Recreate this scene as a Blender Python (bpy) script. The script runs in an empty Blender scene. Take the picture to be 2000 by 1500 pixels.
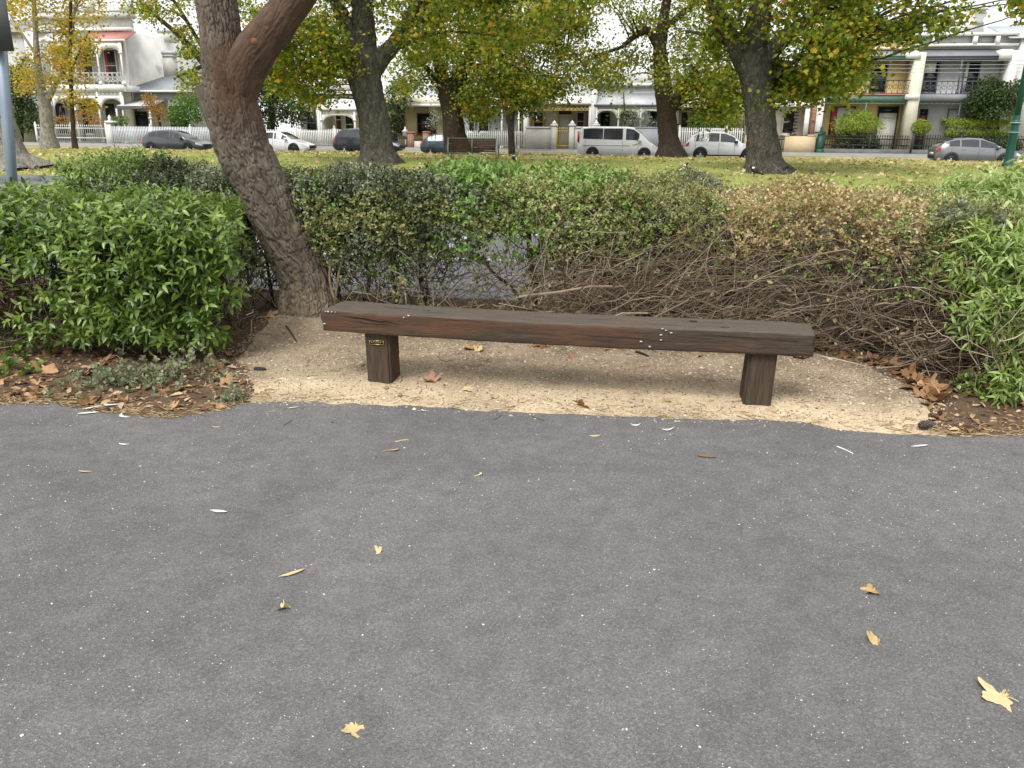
import bpy, bmesh, math, random
import numpy as np
from mathutils import Vector, Matrix

random.seed(7)
RNG = np.random.default_rng(7)
scene = bpy.context.scene
COL = scene.collection

# ------------------------------------------------------------------ camera
FPX, EYE = 1540.0, 1.5                      # focal length in photo pixels, eye height
PITCH = math.atan(490 / 1540); ROLL = math.radians(.56)
cd = bpy.data.cameras.new('camera'); cam = bpy.data.objects.new('camera', cd); COL.objects.link(cam)
cd.sensor_width = 36; cd.lens = 36 * FPX / 2000; cd.clip_start = .05; cd.clip_end = 2000
cam.matrix_world = Matrix.Translation((0, 0, EYE)) @ Matrix.Rotation(math.pi / 2 - PITCH, 4, 'X') @ Matrix.Rotation(ROLL, 4, 'Z')
scene.camera = cam

# ------------------------------------------------------------------ light: bright overcast
SUN_EL, SUN_AZ = math.radians(52), math.radians(205)     # azimuth clockwise from +Y
world = bpy.data.worlds.new('World'); scene.world = world; world.use_nodes = True
nt = world.node_tree; nt.nodes.clear()
out = nt.nodes.new('ShaderNodeOutputWorld'); bg = nt.nodes.new('ShaderNodeBackground')
sky = nt.nodes.new('ShaderNodeTexSky'); sky.sky_type = 'NISHITA'; sky.sun_disc = False
sky.sun_elevation = SUN_EL; sky.sun_rotation = SUN_AZ; sky.air_density = 1; sky.dust_density = 4; sky.ozone_density = 1
mixn = nt.nodes.new('ShaderNodeMix'); mixn.data_type = 'RGBA'; mixn.inputs['Factor'].default_value = .88
mixn.inputs['B'].default_value = (5.75, 5.75, 5.75, 1)      # the even cloud deck over the clear sky
nt.links.new(sky.outputs[0], mixn.inputs['A']); nt.links.new(mixn.outputs['Result'], bg.inputs[0])
bg.inputs[1].default_value = .1; nt.links.new(bg.outputs[0], out.inputs[0])
sl = bpy.data.lights.new('sun', 'SUN'); sl.energy = 1.5; sl.angle = math.radians(26); sl.color = (1, .98, .95)
sun = bpy.data.objects.new('sun', sl); COL.objects.link(sun)
sd = Vector((math.sin(SUN_AZ) * math.cos(SUN_EL), math.cos(SUN_AZ) * math.cos(SUN_EL), math.sin(SUN_EL)))
sun.rotation_euler = sd.to_track_quat('Z', 'Y').to_euler(); sun.location = (0, -8, 14)
vs = scene.view_settings; vs.view_transform = 'Standard'; vs.look = 'None'; vs.gamma = 1; vs.use_curve_mapping = False
vs.exposure = 1.2

# ------------------------------------------------------------------ frames and helpers
AY = math.radians(9.7)                       # bench, hedge and street all run at this yaw
CA, SA = math.cos(AY), math.sin(AY)
def W(u, v, z): return (u * CA + v * SA, -u * SA + v * CA, z)
def UV(x, y): return (x * CA - y * SA, x * SA + y * CA)
def ray(px, py):
    a = (px - 1000) / FPX; b = -(py - 750) / FPX
    x = a * math.cos(ROLL) - b * math.sin(ROLL); y = a * math.sin(ROLL) + b * math.cos(ROLL)
    return np.array([x, y * math.sin(PITCH) + math.cos(PITCH), y * math.cos(PITCH) - math.sin(PITCH)])
def G(px, py, z=0.0):                        # the point of the ground (height z) seen there
    d = ray(px, py); t = (z - EYE) / d[2]; return np.array([0, 0, EYE]) + d * t
def AT(px, py, Y):
    d = ray(px, py); return np.array([0, 0, EYE]) + d * (Y / d[1])
def PV(px, py, v):                           # street coordinates of a point on the plane v
    d = ray(px, py); t = v / (d[0] * SA + d[1] * CA); p = np.array([0, 0, EYE]) + d * t
    u, _ = UV(p[0], p[1]); return u, p[2]

def vnoise(x, y, s=1.0, seed=0):
    x = np.asarray(x, float) * s + seed * 17.13; y = np.asarray(y, float) * s + seed * 5.71
    xi = np.floor(x).astype(np.int64); yi = np.floor(y).astype(np.int64); fx = x - xi; fy = y - yi
    fx = fx * fx * (3 - 2 * fx); fy = fy * fy * (3 - 2 * fy)
    def h(a, b):
        n = (a * 374761393 + b * 668265263 + seed * 974711) & 0xffffffff
        n = ((n ^ (n >> 13)) * 1274126177) & 0xffffffff
        return ((n ^ (n >> 16)) & 0xffff) / 65535.0
    return (h(xi, yi) * (1 - fx) + h(xi + 1, yi) * fx) * (1 - fy) + (h(xi, yi + 1) * (1 - fx) + h(xi + 1, yi + 1) * fx) * fy
def fbm(x, y, s=1.0, seed=0, o=3):
    r = 0; a = .5
    for k in range(o): r = r + a * vnoise(x, y, s * 2 ** k, seed + k); a *= .5
    return r / (1 - .5 ** o)

def raw_mesh(name, V, F):
    """V (n,3) array, F (m,k) int array or list of tuples -> mesh"""
    me = bpy.data.meshes.new(name)
    V = np.asarray(V, np.float32)
    if isinstance(F, np.ndarray):
        m, k = F.shape; loops = F.reshape(-1).astype(np.int32); st = np.arange(m, dtype=np.int32) * k
    else:
        tot = np.array([len(f) for f in F], np.int32); st = np.concatenate([[0], np.cumsum(tot)[:-1]]).astype(np.int32)
        loops = np.concatenate([np.asarray(f, np.int32) for f in F])
    me.vertices.add(len(V)); me.vertices.foreach_set('co', V.reshape(-1))
    me.loops.add(len(loops)); me.loops.foreach_set('vertex_index', loops)
    me.polygons.add(len(st)); me.polygons.foreach_set('loop_start', st)
    me.update(calc_edges=True); me.validate()
    return me
def link(name, me, mat, parent=None, smooth=False, loc=None):
    o = bpy.data.objects.new(name, me); COL.objects.link(o)
    if mat is not None and not me.materials: me.materials.append(mat)
    if smooth: me.polygons.foreach_set('use_smooth', np.ones(len(me.polygons), bool))
    if parent is not None: o.parent = parent
    if loc is not None: o.location = loc
    return o
def tag(o, label, cat, group=None):
    o['label'] = label; o['category'] = cat
    if group: o['group'] = group
    return o
def struct(o): o['kind'] = 'structure'; return o
def stuff(o): o['kind'] = 'stuff'; return o
def empty(name, loc, rz=0.0, label=None, cat=None, group=None):
    o = bpy.data.objects.new(name, None); COL.objects.link(o); o.location = loc; o.rotation_euler = (0, 0, rz)
    o.empty_display_size = .2
    if label: tag(o, label, cat, group)
    return o

class MB:
    """collects shapes in local coordinates; build() makes ONE mesh object"""
    def __init__(s): s.v = []; s.f = []
    def add(s, v, f):
        n = len(s.v); s.v += [tuple(p) for p in v]; s.f += [tuple(i + n for i in q) for q in f]; return s
    def box(s, x0, x1, y0, y1, z0, z1):
        return s.add([(x0, y0, z0), (x1, y0, z0), (x1, y1, z0), (x0, y1, z0), (x0, y0, z1), (x1, y0, z1), (x1, y1, z1), (x0, y1, z1)],
                     [(0, 3, 2, 1), (4, 5, 6, 7), (0, 1, 5, 4), (1, 2, 6, 5), (2, 3, 7, 6), (3, 0, 4, 7)])
    def prism(s, poly, y0, y1):              # poly in (x,z), extruded along y
        n = len(poly); v = [(x, y0, z) for x, z in poly] + [(x, y1, z) for x, z in poly]
        f = [tuple(range(n)), tuple(range(2 * n - 1, n - 1, -1))] + [(i, i + n, (i + 1) % n + n, (i + 1) % n) for i in range(n)]
        return s.add(v, f)
    def tube(s, pts, rad, n=8, cap=True):
        pts = [Vector(p) for p in pts]; m = len(pts)
        if not hasattr(rad, '__len__'): rad = [rad] * m
        v = []; ref = None
        for i, p in enumerate(pts):
            t = (pts[min(i + 1, m - 1)] - pts[max(i - 1, 0)]).normalized()
            if ref is None: ref = Vector((1, 0, 0)) if abs(t.x) < .8 else Vector((0, 1, 0))
            a = t.cross(ref).normalized(); b = t.cross(a); ref = -b if False else a.cross(t)
            for k in range(n):
                q = 2 * math.pi * k / n; v.append(p + (a * math.cos(q) + b * math.sin(q)) * rad[i])
        f = [(i * n + k, i * n + (k + 1) % n, (i + 1) * n + (k + 1) % n, (i + 1) * n + k) for i in range(m - 1) for k in range(n)]
        if cap: f += [tuple(range(n - 1, -1, -1)), tuple((m - 1) * n + k for k in range(n))]
        return s.add(v, f)
    def lathe(s, prof, n=16, c=(0, 0, 0), axis='z'):   # prof: (r, h)
        v = []
        for r, h in prof:
            for k in range(n):
                q = 2 * math.pi * k / n; x, y = r * math.cos(q), r * math.sin(q)
                p = (x, y, h) if axis == 'z' else (x, h, y)
                v.append((p[0] + c[0], p[1] + c[1], p[2] + c[2]))
        m = len(prof)
        f = [(i * n + k, i * n + (k + 1) % n, (i + 1) * n + (k + 1) % n, (i + 1) * n + k) for i in range(m - 1) for k in range(n)]
        f += [tuple(range(n - 1, -1, -1)), tuple((m - 1) * n + k for k in range(n))]
        return s.add(v, f)
    def mesh(s, name): return raw_mesh(name, np.array(s.v), s.f)
    def build(s, name, mat, parent=None, smooth=False): return link(name, s.mesh(name), mat, parent, smooth)

def smooth_angle(o, deg=40):
    me = o.data; bm = bmesh.new(); bm.from_mesh(me)
    for e in bm.edges: e.smooth = len(e.link_faces) == 2 and e.calc_face_angle(0) < math.radians(deg)
    for f in bm.faces: f.smooth = True
    bmesh.ops.recalc_face_normals(bm, faces=bm.faces)
    bm.to_mesh(me); bm.free(); return o

# ------------------------------------------------------------------ materials
MATS = {}
def nodes(name, rough=.8, metal=0.0, spec=.3):
    m = bpy.data.materials.new(name); m.use_nodes = True; t = m.node_tree
    b = t.nodes['Principled BSDF']; b.inputs['Roughness'].default_value = rough; b.inputs['Metallic'].default_value = metal
    b.inputs['Specular IOR Level'].default_value = spec
    MATS[name] = m; return m, t, b
def coord(t, kind='Object', scale=(1, 1, 1), attr=None):
    mp = t.nodes.new('ShaderNodeMapping'); mp.inputs['Scale'].default_value = scale
    if attr:
        c = t.nodes.new('ShaderNodeAttribute'); c.attribute_name = attr; t.links.new(c.outputs['Vector'], mp.inputs[0])
    elif kind == 'Position':
        c = t.nodes.new('ShaderNodeNewGeometry'); t.links.new(c.outputs['Position'], mp.inputs[0])
    else:
        c = t.nodes.new('ShaderNodeTexCoord'); t.links.new(c.outputs[kind], mp.inputs[0])
    return mp.outputs[0]
def noise(t, vec, scale, detail=4, rough=.55, dist=0):
    n = t.nodes.new('ShaderNodeTexNoise'); n.inputs['Scale'].default_value = scale; n.inputs['Detail'].default_value = detail
    n.inputs['Roughness'].default_value = rough; n.inputs['Distortion'].default_value = dist
    t.links.new(vec, n.inputs['Vector']); return n.outputs[0]
def voro(t, vec, scale, feature='F1', rnd=1.0, out='Distance'):
    n = t.nodes.new('ShaderNodeTexVoronoi'); n.feature = feature; n.inputs['Scale'].default_value = scale; n.inputs['Randomness'].default_value = rnd
    t.links.new(vec, n.inputs['Vector']); return n.outputs[out]
def ramp(t, fac, stops, interp='LINEAR'):
    r = t.nodes.new('ShaderNodeValToRGB'); cr = r.color_ramp; cr.interpolation = interp
    while len(cr.elements) < len(stops): cr.elements.new(.5)
    for e, (p, c) in zip(cr.elements, stops):
        e.position = p; e.color = (*c, 1) if len(c) == 3 else c
    t.links.new(fac, r.inputs[0]); return r.outputs[0]
def g3(v): return (v, v, v)
def mixc(t, fac, a, b, mode='MIX'):
    m = t.nodes.new('ShaderNodeMix'); m.data_type = 'RGBA'; m.blend_type = mode
    for s, x in (('Factor', fac), ('A', a), ('B', b)):
        if hasattr(x, 'links') or hasattr(x, 'is_output'): t.links.new(x, m.inputs[s])
        else: m.inputs[s].default_value = x if s == 'Factor' else (*x, 1)
    return m.outputs['Result']
def math_(t, op, a, b=None):
    m = t.nodes.new('ShaderNodeMath'); m.operation = op
    for i, x in enumerate((a, b)):
        if x is None: continue
        if hasattr(x, 'is_output'): t.links.new(x, m.inputs[i])
        else: m.inputs[i].default_value = x
    return m.outputs[0]
def bump(t, b, h, strength=.4, dist=.01):
    n = t.nodes.new('ShaderNodeBump'); n.inputs['Strength'].default_value = strength; n.inputs['Distance'].default_value = dist
    t.links.new(h, n.inputs['Height']); t.links.new(n.outputs[0], b.inputs['Normal']); return n
def attr_fac(t, name):
    a = t.nodes.new('ShaderNodeAttribute'); a.attribute_name = name; return a.outputs['Fac']

def simple(name, c, rough=.7, metal=0.0, var=.12, sc=3.0, spec=.3, coat=0.0):
    """plain paint or stone with a little dirt and unevenness"""
    if name in MATS: return MATS[name]
    m, t, b = nodes(name, rough, metal, spec)
    n = noise(t, coord(t, 'Object'), sc, 5)
    col = ramp(t, n, [(.25, tuple(x * (1 - var) for x in c)), (.75, tuple(min(1, x * (1 + var)) for x in c))])
    t.links.new(col, b.inputs['Base Color'])
    if coat: b.inputs['Coat Weight'].default_value = coat; b.inputs['Coat Roughness'].default_value = .05
    return m
def boards(name, c, pitch=.14, axis=2, depth=.6):
    """painted weatherboards: lapped joints as fine relief"""
    m, t, b = nodes(name, .6)
    vec = coord(t, 'Object'); sp = t.nodes.new('ShaderNodeSeparateXYZ'); t.links.new(vec, sp.inputs[0])
    fr = math_(t, 'FRACT', math_(t, 'DIVIDE', sp.outputs[axis], pitch))
    n = noise(t, vec, 2.5, 4)
    t.links.new(ramp(t, n, [(.3, tuple(x * .88 for x in c)), (.7, c)]), b.inputs['Base Color'])
    bump(t, b, fr, depth, .03); return m
def leafmat(name, stops, trans=.35, rough=.5, spec=.35):
    m = bpy.data.materials.new(name); m.use_nodes = True; t = m.node_tree; MATS[name] = m
    b = t.nodes['Principled BSDF']; b.inputs['Roughness'].default_value = rough; b.inputs['Specular IOR Level'].default_value = spec
    ge = t.nodes.new('ShaderNodeNewGeometry'); oi = t.nodes.new('ShaderNodeObjectInfo')
    f = math_(t, 'FRACT', math_(t, 'ADD', ge.outputs['Random Per Island'], oi.outputs['Random']))
    n = noise(t, coord(t, 'Position'), 1.6, 2)
    f2 = math_(t, 'ADD', math_(t, 'MULTIPLY', f, .75), math_(t, 'MULTIPLY', math_(t, 'SUBTRACT', n, .5), .9))
    f2 = math_(t, 'ADD', f2, .12)
    col = ramp(t, f2, stops); t.links.new(col, b.inputs['Base Color'])
    tr = t.nodes.new('ShaderNodeBsdfTranslucent'); mx = t.nodes.new('ShaderNodeMixShader'); mx.inputs[0].default_value = trans
    t.links.new(mixc(t, .5, col, (1, .95, .35), 'SOFT_LIGHT'), tr.inputs[0])
    t.links.new(b.outputs[0], mx.inputs[1]); t.links.new(tr.outputs[0], mx.inputs[2])
    t.links.new(mx.outputs[0], t.nodes['Material Output'].inputs[0]); return m

def make_ground_mats():
    # asphalt path
    m, t, b = nodes('asphalt', .85, 0, .25); p = coord(t, 'Position')
    fine = noise(t, p, 330, 4, .75); grit = voro(t, p, 210); gcol = voro(t, p, 210, out='Color'); patch = noise(t, p, .7, 5, .62, .8); mid = noise(t, p, 9, 5, .65); stain = noise(t, p, 1.9, 6, .7, 1.5)
    base = ramp(t, patch, [(.26, (.108, .107, .108)), (.46, (.136, .134, .133)), (.6, (.157, .15, .147)), (.76, (.185, .172, .165))])
    base = mixc(t, ramp(t, stain, [(.56, g3(0)), (.74, g3(.5))]), base, (.085, .084, .085))
    base = mixc(t, ramp(t, noise(t, p, 1.1, 4, .6, .5), [(.55, g3(0)), (.75, g3(.45))]), base, (.155, .14, .136))
    sg = t.nodes.new('ShaderNodeSeparateColor'); t.links.new(gcol, sg.inputs[0])
    base = mixc(t, .5, base, ramp(t, sg.outputs[0], [(0, g3(.22)), (.5, g3(.46)), (.85, g3(.62)), (1, g3(.95))]), 'OVERLAY')
    base = mixc(t, .42, base, ramp(t, fine, [(.32, g3(.22)), (.68, g3(.8))]), 'OVERLAY')
    base = mixc(t, .45, base, ramp(t, mid, [(.3, g3(.34)), (.7, g3(.64))]), 'OVERLAY')
    t.links.new(base, b.inputs['Base Color'])
    bump(t, b, math_(t, 'ADD', grit, math_(t, 'MULTIPLY', fine, .7)), .6, .0035)
    # roads
    m, t, b = nodes('road_asphalt', .85, 0, .3); p = coord(t, 'Position')
    n = noise(t, p, 1.2, 4); n2 = noise(t, p, 60, 3)
    c = ramp(t, n, [(.3, (.13, .132, .136)), (.7, (.185, .187, .19))]); c = mixc(t, .4, c, ramp(t, n2, [(.3, g3(.35)), (.7, g3(.65))]), 'OVERLAY')
    t.links.new(c, b.inputs['Base Color']); bump(t, b, n2, .3, .005)
    # sand / crushed stone
    m, t, b = nodes('sand', .95, 0, .1); p = coord(t, 'Position')
    big = math_(t, 'ADD', math_(t, 'MULTIPLY', noise(t, p, 1.9, 5, .65, .6), .75), math_(t, 'MULTIPLY', attr_fac(t, 'fine'), .3)); gr = noise(t, p, 120, 3, .7); vc = voro(t, p, 75, out='Color'); vd = voro(t, p, 75)
    c = ramp(t, big, [(.3, (.25, .195, .135)), (.47, (.39, .31, .215)), (.62, (.53, .42, .28)), (.8, (.64, .515, .345))])
    sp = t.nodes.new('ShaderNodeSeparateColor'); t.links.new(vc, sp.inputs[0])
    c = mixc(t, .5, c, ramp(t, sp.outputs[0], [(0, g3(.34)), (.5, g3(.5)), (1, g3(.68))]), 'OVERLAY')
    c = mixc(t, .5, c, ramp(t, gr, [(.3, g3(.3)), (.7, g3(.7))]), 'OVERLAY')
    t.links.new(c, b.inputs['Base Color']); bump(t, b, math_(t, 'ADD', vd, gr), .7, .008)
    # soil under the hedges
    m, t, b = nodes('soil', .95, 0, .1); p = coord(t, 'Position')
    n = noise(t, p, 5, 5, .6); g = noise(t, p, 90, 3, .7)
    c = ramp(t, n, [(.3, (.075, .052, .035)), (.55, (.13, .09, .06)), (.75, (.2, .145, .095))])
    c = mixc(t, .6, c, ramp(t, g, [(.3, g3(.25)), (.7, g3(.75))]), 'OVERLAY')
    t.links.new(c, b.inputs['Base Color']); bump(t, b, g, .8, .012)
    # lawn
    m, t, b = nodes('lawn', .9, 0, .1); p = coord(t, 'Position')
    n = noise(t, p, .35, 4, .6, .5); g = noise(t, p, 14, 4, .7)
    c = ramp(t, n, [(.3, (.16, .22, .045)), (.5, (.27, .3, .085)), (.7, (.4, .36, .15))])
    c = mixc(t, .6, c, ramp(t, g, [(.3, g3(.28)), (.7, g3(.72))]), 'OVERLAY')
    t.links.new(c, b.inputs['Base Color']); bump(t, b, g, .6, .05)
    m, t, b = nodes('verge', .9, 0, .1); p = coord(t, 'Position')
    n = noise(t, p, .5, 4, .6); g = noise(t, p, 12, 3)
    c = ramp(t, n, [(.35, (.2, .21, .08)), (.55, (.33, .28, .14)), (.7, (.42, .36, .2))]); t.links.new(mixc(t, .4, c, ramp(t, g, [(.3, g3(.35)), (.7, g3(.65))]), 'OVERLAY'), b.inputs['Base Color'])
    simple('concrete', (.27, .265, .25), .85, var=.15, sc=2); simple('bluestone', (.13, .135, .14), .8, var=.3, sc=4)
    simple('line_paint', (.72, .72, .72), .6, var=.15, sc=8)
make_ground_mats()

def make_bark():
    # leaning tree: grey-brown furrowed plates, a red-brown smooth side, sand dust at the foot
    m, t, b = nodes('leaning_bark', .85, 0, .2); q = coord(t, attr='bark')
    n = noise(t, q, 9, 5, .6); n2 = noise(t, q, 45, 4, .6)
    c = ramp(t, n, [(.25, (.075, .06, .045)), (.5, (.125, .102, .078)), (.75, (.195, .165, .13))])
    red = ramp(t, noise(t, q, 14, 5, .65), [(.25, (.05, .03, .02)), (.5, (.088, .054, .036)), (.75, (.13, .085, .058))])
    c = mixc(t, attr_fac(t, 'red'), c, red); c = mixc(t, attr_fac(t, 'dust'), c, (.42, .34, .24))
    c = mixc(t, .3, c, ramp(t, n2, [(.3, g3(.35)), (.7, g3(.65))]), 'OVERLAY')
    t.links.new(c, b.inputs['Base Color']); bump(t, b, n2, .5, .006)
    # plane trees: grey trunk flecked olive and pale
    for nm, cs, fl in (('plane_bark', [(.32, (.04, .036, .03)), (.45, (.085, .076, .062)), (.57, (.125, .115, .093)), (.68, (.22, .205, .17))], .5),
                       ('dark_bark', [(.3, (.038, .027, .02)), (.55, (.07, .052, .038)), (.75, (.12, .092, .068))], .3),
                       ('pale_bark', [(.3, (.12, .105, .085)), (.48, (.3, .28, .24)), (.7, (.5, .48, .42))], .5)):
        m, t, b = nodes(nm, .85, 0, .2); q = coord(t, 'Object', (1, 1, .55))
        n = noise(t, q, 7, 6, .7, .9); n2 = noise(t, q, 26, 4)
        c = ramp(t, n, cs); c = mixc(t, .4, c, ramp(t, n2, [(.3, g3(.3)), (.7, g3(.7))]), 'OVERLAY')
        t.links.new(c, b.inputs['Base Color']); bump(t, b, math_(t, 'ADD', n, n2), 1, .12)
    m, t, b = nodes('twig', .85, 0, .15); ge = t.nodes.new('ShaderNodeNewGeometry')
    t.links.new(ramp(t, ge.outputs['Random Per Island'], [(0, (.075, .055, .038)), (.4, (.185, .138, .096)), (.75, (.33, .26, .185)), (1, (.5, .42, .32))]), b.inputs['Base Color'])
    m, t, b = nodes('dark_twig', .85, 0, .15); ge = t.nodes.new('ShaderNodeNewGeometry')
    t.links.new(ramp(t, ge.outputs['Random Per Island'], [(0, (.03, .022, .016)), (.6, (.075, .052, .038)), (1, (.14, .1, .07))]), b.inputs['Base Color'])
make_bark()

def make_timber():
    for nm, k in (('timber', (2.6, 46, 46)), ('post_timber', (46, 46, 2.6))):
        m, t, b = nodes(nm, .72, 0, .3); q = coord(t, 'Object', k)
        n = noise(t, q, 2.2, 8, .72, .8); pat = noise(t, coord(t, 'Object', (1.6, 4, 4)), 1.1, 4)
        c = ramp(t, n, [(.25, (.022, .016, .011)), (.5, (.056, .04, .028)), (.75, (.105, .078, .056))])
        red = ramp(t, n, [(.25, (.055, .026, .013)), (.75, (.15, .07, .036))])
        c = mixc(t, ramp(t, pat, [(.48, g3(0)), (.66, g3(.75))]), c, red)
        # weathered grey on the upward faces
        ge = t.nodes.new('ShaderNodeNewGeometry'); sp = t.nodes.new('ShaderNodeSeparateXYZ'); t.links.new(ge.outputs['Normal'], sp.inputs[0])
        grey = ramp(t, n, [(.25, (.055, .046, .037)), (.75, (.19, .16, .13))])
        c = mixc(t, ramp(t, sp.outputs[2], [(.5, g3(0)), (.9, g3(.62))]), c, grey)
        t.links.new(c, b.inputs['Base Color']); bump(t, b, n, .9, .008)
make_timber()
MATS['void'] = simple('void', (.008, .007, .006), .9, var=.1)

# ------------------------------------------------------------------ scatter of leaves and twigs
def leaf_lance(w=.17, fold=.05, droop=.16):
    z = lambda s: -droop * s * s
    v = [(0, 0, 0), (0, .35, z(.35)), (0, .7, z(.7)), (0, 1, z(1)), (w, .3, fold + z(.3)), (w * .72, .68, fold * .8 + z(.68)), (-w, .3, fold + z(.3)), (-w * .72, .68, fold * .8 + z(.68))]
    return np.array(v), [(0, 4, 1), (1, 4, 5, 2), (2, 5, 3), (0, 1, 6), (1, 2, 7, 6), (2, 3, 7)]
def leaf_oval(w=.32, fold=.08):
    v = [(0, 0, 0), (w, .35, fold), (w * .75, .75, fold), (0, 1, -.06), (-w * .75, .75, fold), (-w, .35, fold)]
    return np.array(v), [(0, 1, 2, 3), (0, 3, 4, 5)]
def leaf_plane():
    pts = [(0, 0), (.22, .06), (.5, .12), (.36, .32), (.58, .52), (.27, .58), (.18, .78), (0, 1.0), (-.18, .78), (-.27, .58), (-.58, .52), (-.36, .32), (-.5, .12), (-.22, .06)]
    v = [(x, y, .12 * abs(x) - .1 * (y - .4) ** 2) for x, y in pts] + [(0, .4, 0)]
    return np.array(v), [(i, (i + 1) % 14, 14) for i in range(14)]
def leaf_star():
    pts = [(0, 0), (.45, .12), (.34, .34), (.55, .55), (.22, .62), (0, 1.0), (-.22, .62), (-.55, .55), (-.34, .34), (-.45, .12)]
    v = [(x, y, .14 * abs(x) - .1 * (y - .4) ** 2) for x, y in pts]
    return np.array(v), [(0, 1, 2, 3, 4, 5), (0, 5, 6, 7, 8, 9)]
def norm(a): return a / np.maximum(np.linalg.norm(a, axis=-1, keepdims=True), 1e-9)
def basis(d, n):
    y = norm(d); z = norm(n - (n * y).sum(-1, keepdims=True) * y); x = np.cross(y, z)
    return np.stack([x, y, z], -1)
def scatter(name, tmpl, P, R, S, mat, parent=None):
    tv, tf = tmpl; n = len(P); k = len(tv); S = np.asarray(S)
    if S.ndim == 1: S = S[:, None]
    V = (np.einsum('nij,kj->nki', R, tv) * S[:, None, :] + P[:, None, :]).reshape(-1, 3)
    loops1 = np.concatenate([np.array(f) for f in tf]); tot1 = np.array([len(f) for f in tf])
    off = (np.arange(n) * k)[:, None]
    loops = (loops1[None, :] + off).reshape(-1).astype(np.int32); tot = np.tile(tot1, n)
    st = np.concatenate([[0], np.cumsum(tot)[:-1]]).astype(np.int32)
    me = bpy.data.meshes.new(name); me.vertices.add(len(V)); me.vertices.foreach_set('co', V.astype(np.float32).reshape(-1))
    me.loops.add(len(loops)); me.loops.foreach_set('vertex_index', loops); me.polygons.add(len(st)); me.polygons.foreach_set('loop_start', st)
    me.update(calc_edges=True)
    return link(name, me, mat, parent)
def twig_mesh(name, P, rad, mat, parent=None, sides=3):
    """P (N,M,3) curves, rad (N,M)"""
    N, M, _ = P.shape; T = np.empty_like(P); T[:, 1:-1] = P[:, 2:] - P[:, :-2]; T[:, 0] = P[:, 1] - P[:, 0]; T[:, -1] = P[:, -1] - P[:, -2]; T = norm(T)
    ref = norm(RNG.normal(size=(N, 1, 3))); A = norm(np.cross(T, ref)); B = np.cross(T, A)
    q = np.arange(sides) * 2 * math.pi / sides
    V = P[:, :, None, :] + (A[:, :, None, :] * np.cos(q)[None, None, :, None] + B[:, :, None, :] * np.sin(q)[None, None, :, None]) * rad[:, :, None, None]
    idx = np.arange(N * M * sides).reshape(N, M, sides)
    a = idx[:, :-1]; b = np.roll(a, -1, 2); d = idx[:, 1:]; c = np.roll(d, -1, 2)
    F = np.stack([a, b, c, d], -1).reshape(-1, 4)
    return link(name, raw_mesh(name, V.reshape(-1, 3), F), mat, parent, smooth=True)
def curves(p0, p1, bend, M=7, wob=.0):
    """p0,p1,bend (N,3): quadratic curves bulging by bend, with small wobble"""
    s = np.linspace(0, 1, M)[None, :, None]
    P = p0[:, None] * (1 - s) + p1[:, None] * s + bend[:, None] * (4 * s * (1 - s))
    if wob: P = P + RNG.normal(size=P.shape) * wob * np.minimum(1, 4 * s)
    return P

# ================================================================== GROUND
EDGE = np.array([G(*p)[:2] for p in [(-900, 770), (0, 790), (110, 787), (200, 806), (330, 816), (420, 803), (490, 783), (700, 787), (1000, 803), (1300, 815), (1560, 822), (1630, 838), (1750, 846), (1860, 852), (2000, 850), (2900, 880)]])
def yedge(x): return np.interp(x, EDGE[:, 0], EDGE[:, 1])
SANDP = np.array([G(*p)[:2] for p in [(470, 900), (470, 770), (435, 705), (515, 642), (590, 622), (700, 622), (1000, 640), (1500, 672), (1610, 692), (1720, 722), (1840, 775), (1850, 850), (1840, 930)]])
def sdf(x, y, P):
    x = np.asarray(x, float); y = np.asarray(y, float); d = np.full(x.shape, 1e9); ins = np.zeros(x.shape, bool)
    for i in range(len(P)):
        a = P[i]; b = P[(i + 1) % len(P)]; e = b - a
        h = np.clip(((x - a[0]) * e[0] + (y - a[1]) * e[1]) / (e @ e), 0, 1)
        d = np.minimum(d, np.hypot(x - a[0] - e[0] * h, y - a[1] - e[1] * h))
        c = ((a[1] > y) != (b[1] > y)); t = (b[0] - a[0]) * (y - a[1]) / (b[1] - a[1] + 1e-12) + a[0]
        ins ^= c & (x < t)
    return np.where(ins, d, -d)
TREE_XY = G(598, 632)[:2]
POSTS = [G(745, 740)[:2], G(1472, 786)[:2]]
def z_base(x, y):
    e = (y - yedge(x)) + (fbm(x, y, 9, 3) - .5) * .10
    z = np.clip(e * .10, -.03, .004) + np.clip(e - .5, 0, 1) * .012
    for q in POSTS: z = z + .016 * np.exp(-((x - q[0]) ** 2 + (y - q[1]) ** 2) / .02)
    z = z + .10 * np.exp(-((x - TREE_XY[0]) ** 2 + (y - TREE_XY[1]) ** 2) / .22)
    return z
def z_soil(x, y):
    e = np.clip((y - yedge(x)) / .3, 0, 1)
    return z_base(x, y) - .05 * np.clip(sdf(x, y, SANDP) / .12 - .6, 0, 1) + e * (.022 * (fbm(x, y, 5, 11) - .45) + .012 * (fbm(x, y, 22, 12) - .5)) + e * .012
def z_sand(x, y):
    d = sdf(x, y, SANDP) + (fbm(x, y, 5, 21) - .5) * .22
    return z_base(x, y) + np.clip(d * .25, -.05, .006) * np.clip((y - yedge(x)) / .12 + .2, 0, 1) - .03 * (y < yedge(x) - .06) + (.016 * (fbm(x, y, 3, 22) - .5) + .012 * (fbm(x, y, 8, 24) - .5)) * np.clip((y - yedge(x)) / .1, 0, 1) + .005 * (fbm(x, y, 26, 23) - .5) * np.clip((y - yedge(x)) / .1, 0, 1)
def zg(x, y): return np.maximum(np.maximum(z_soil(x, y), z_sand(x, y)), 0.0)

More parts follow.
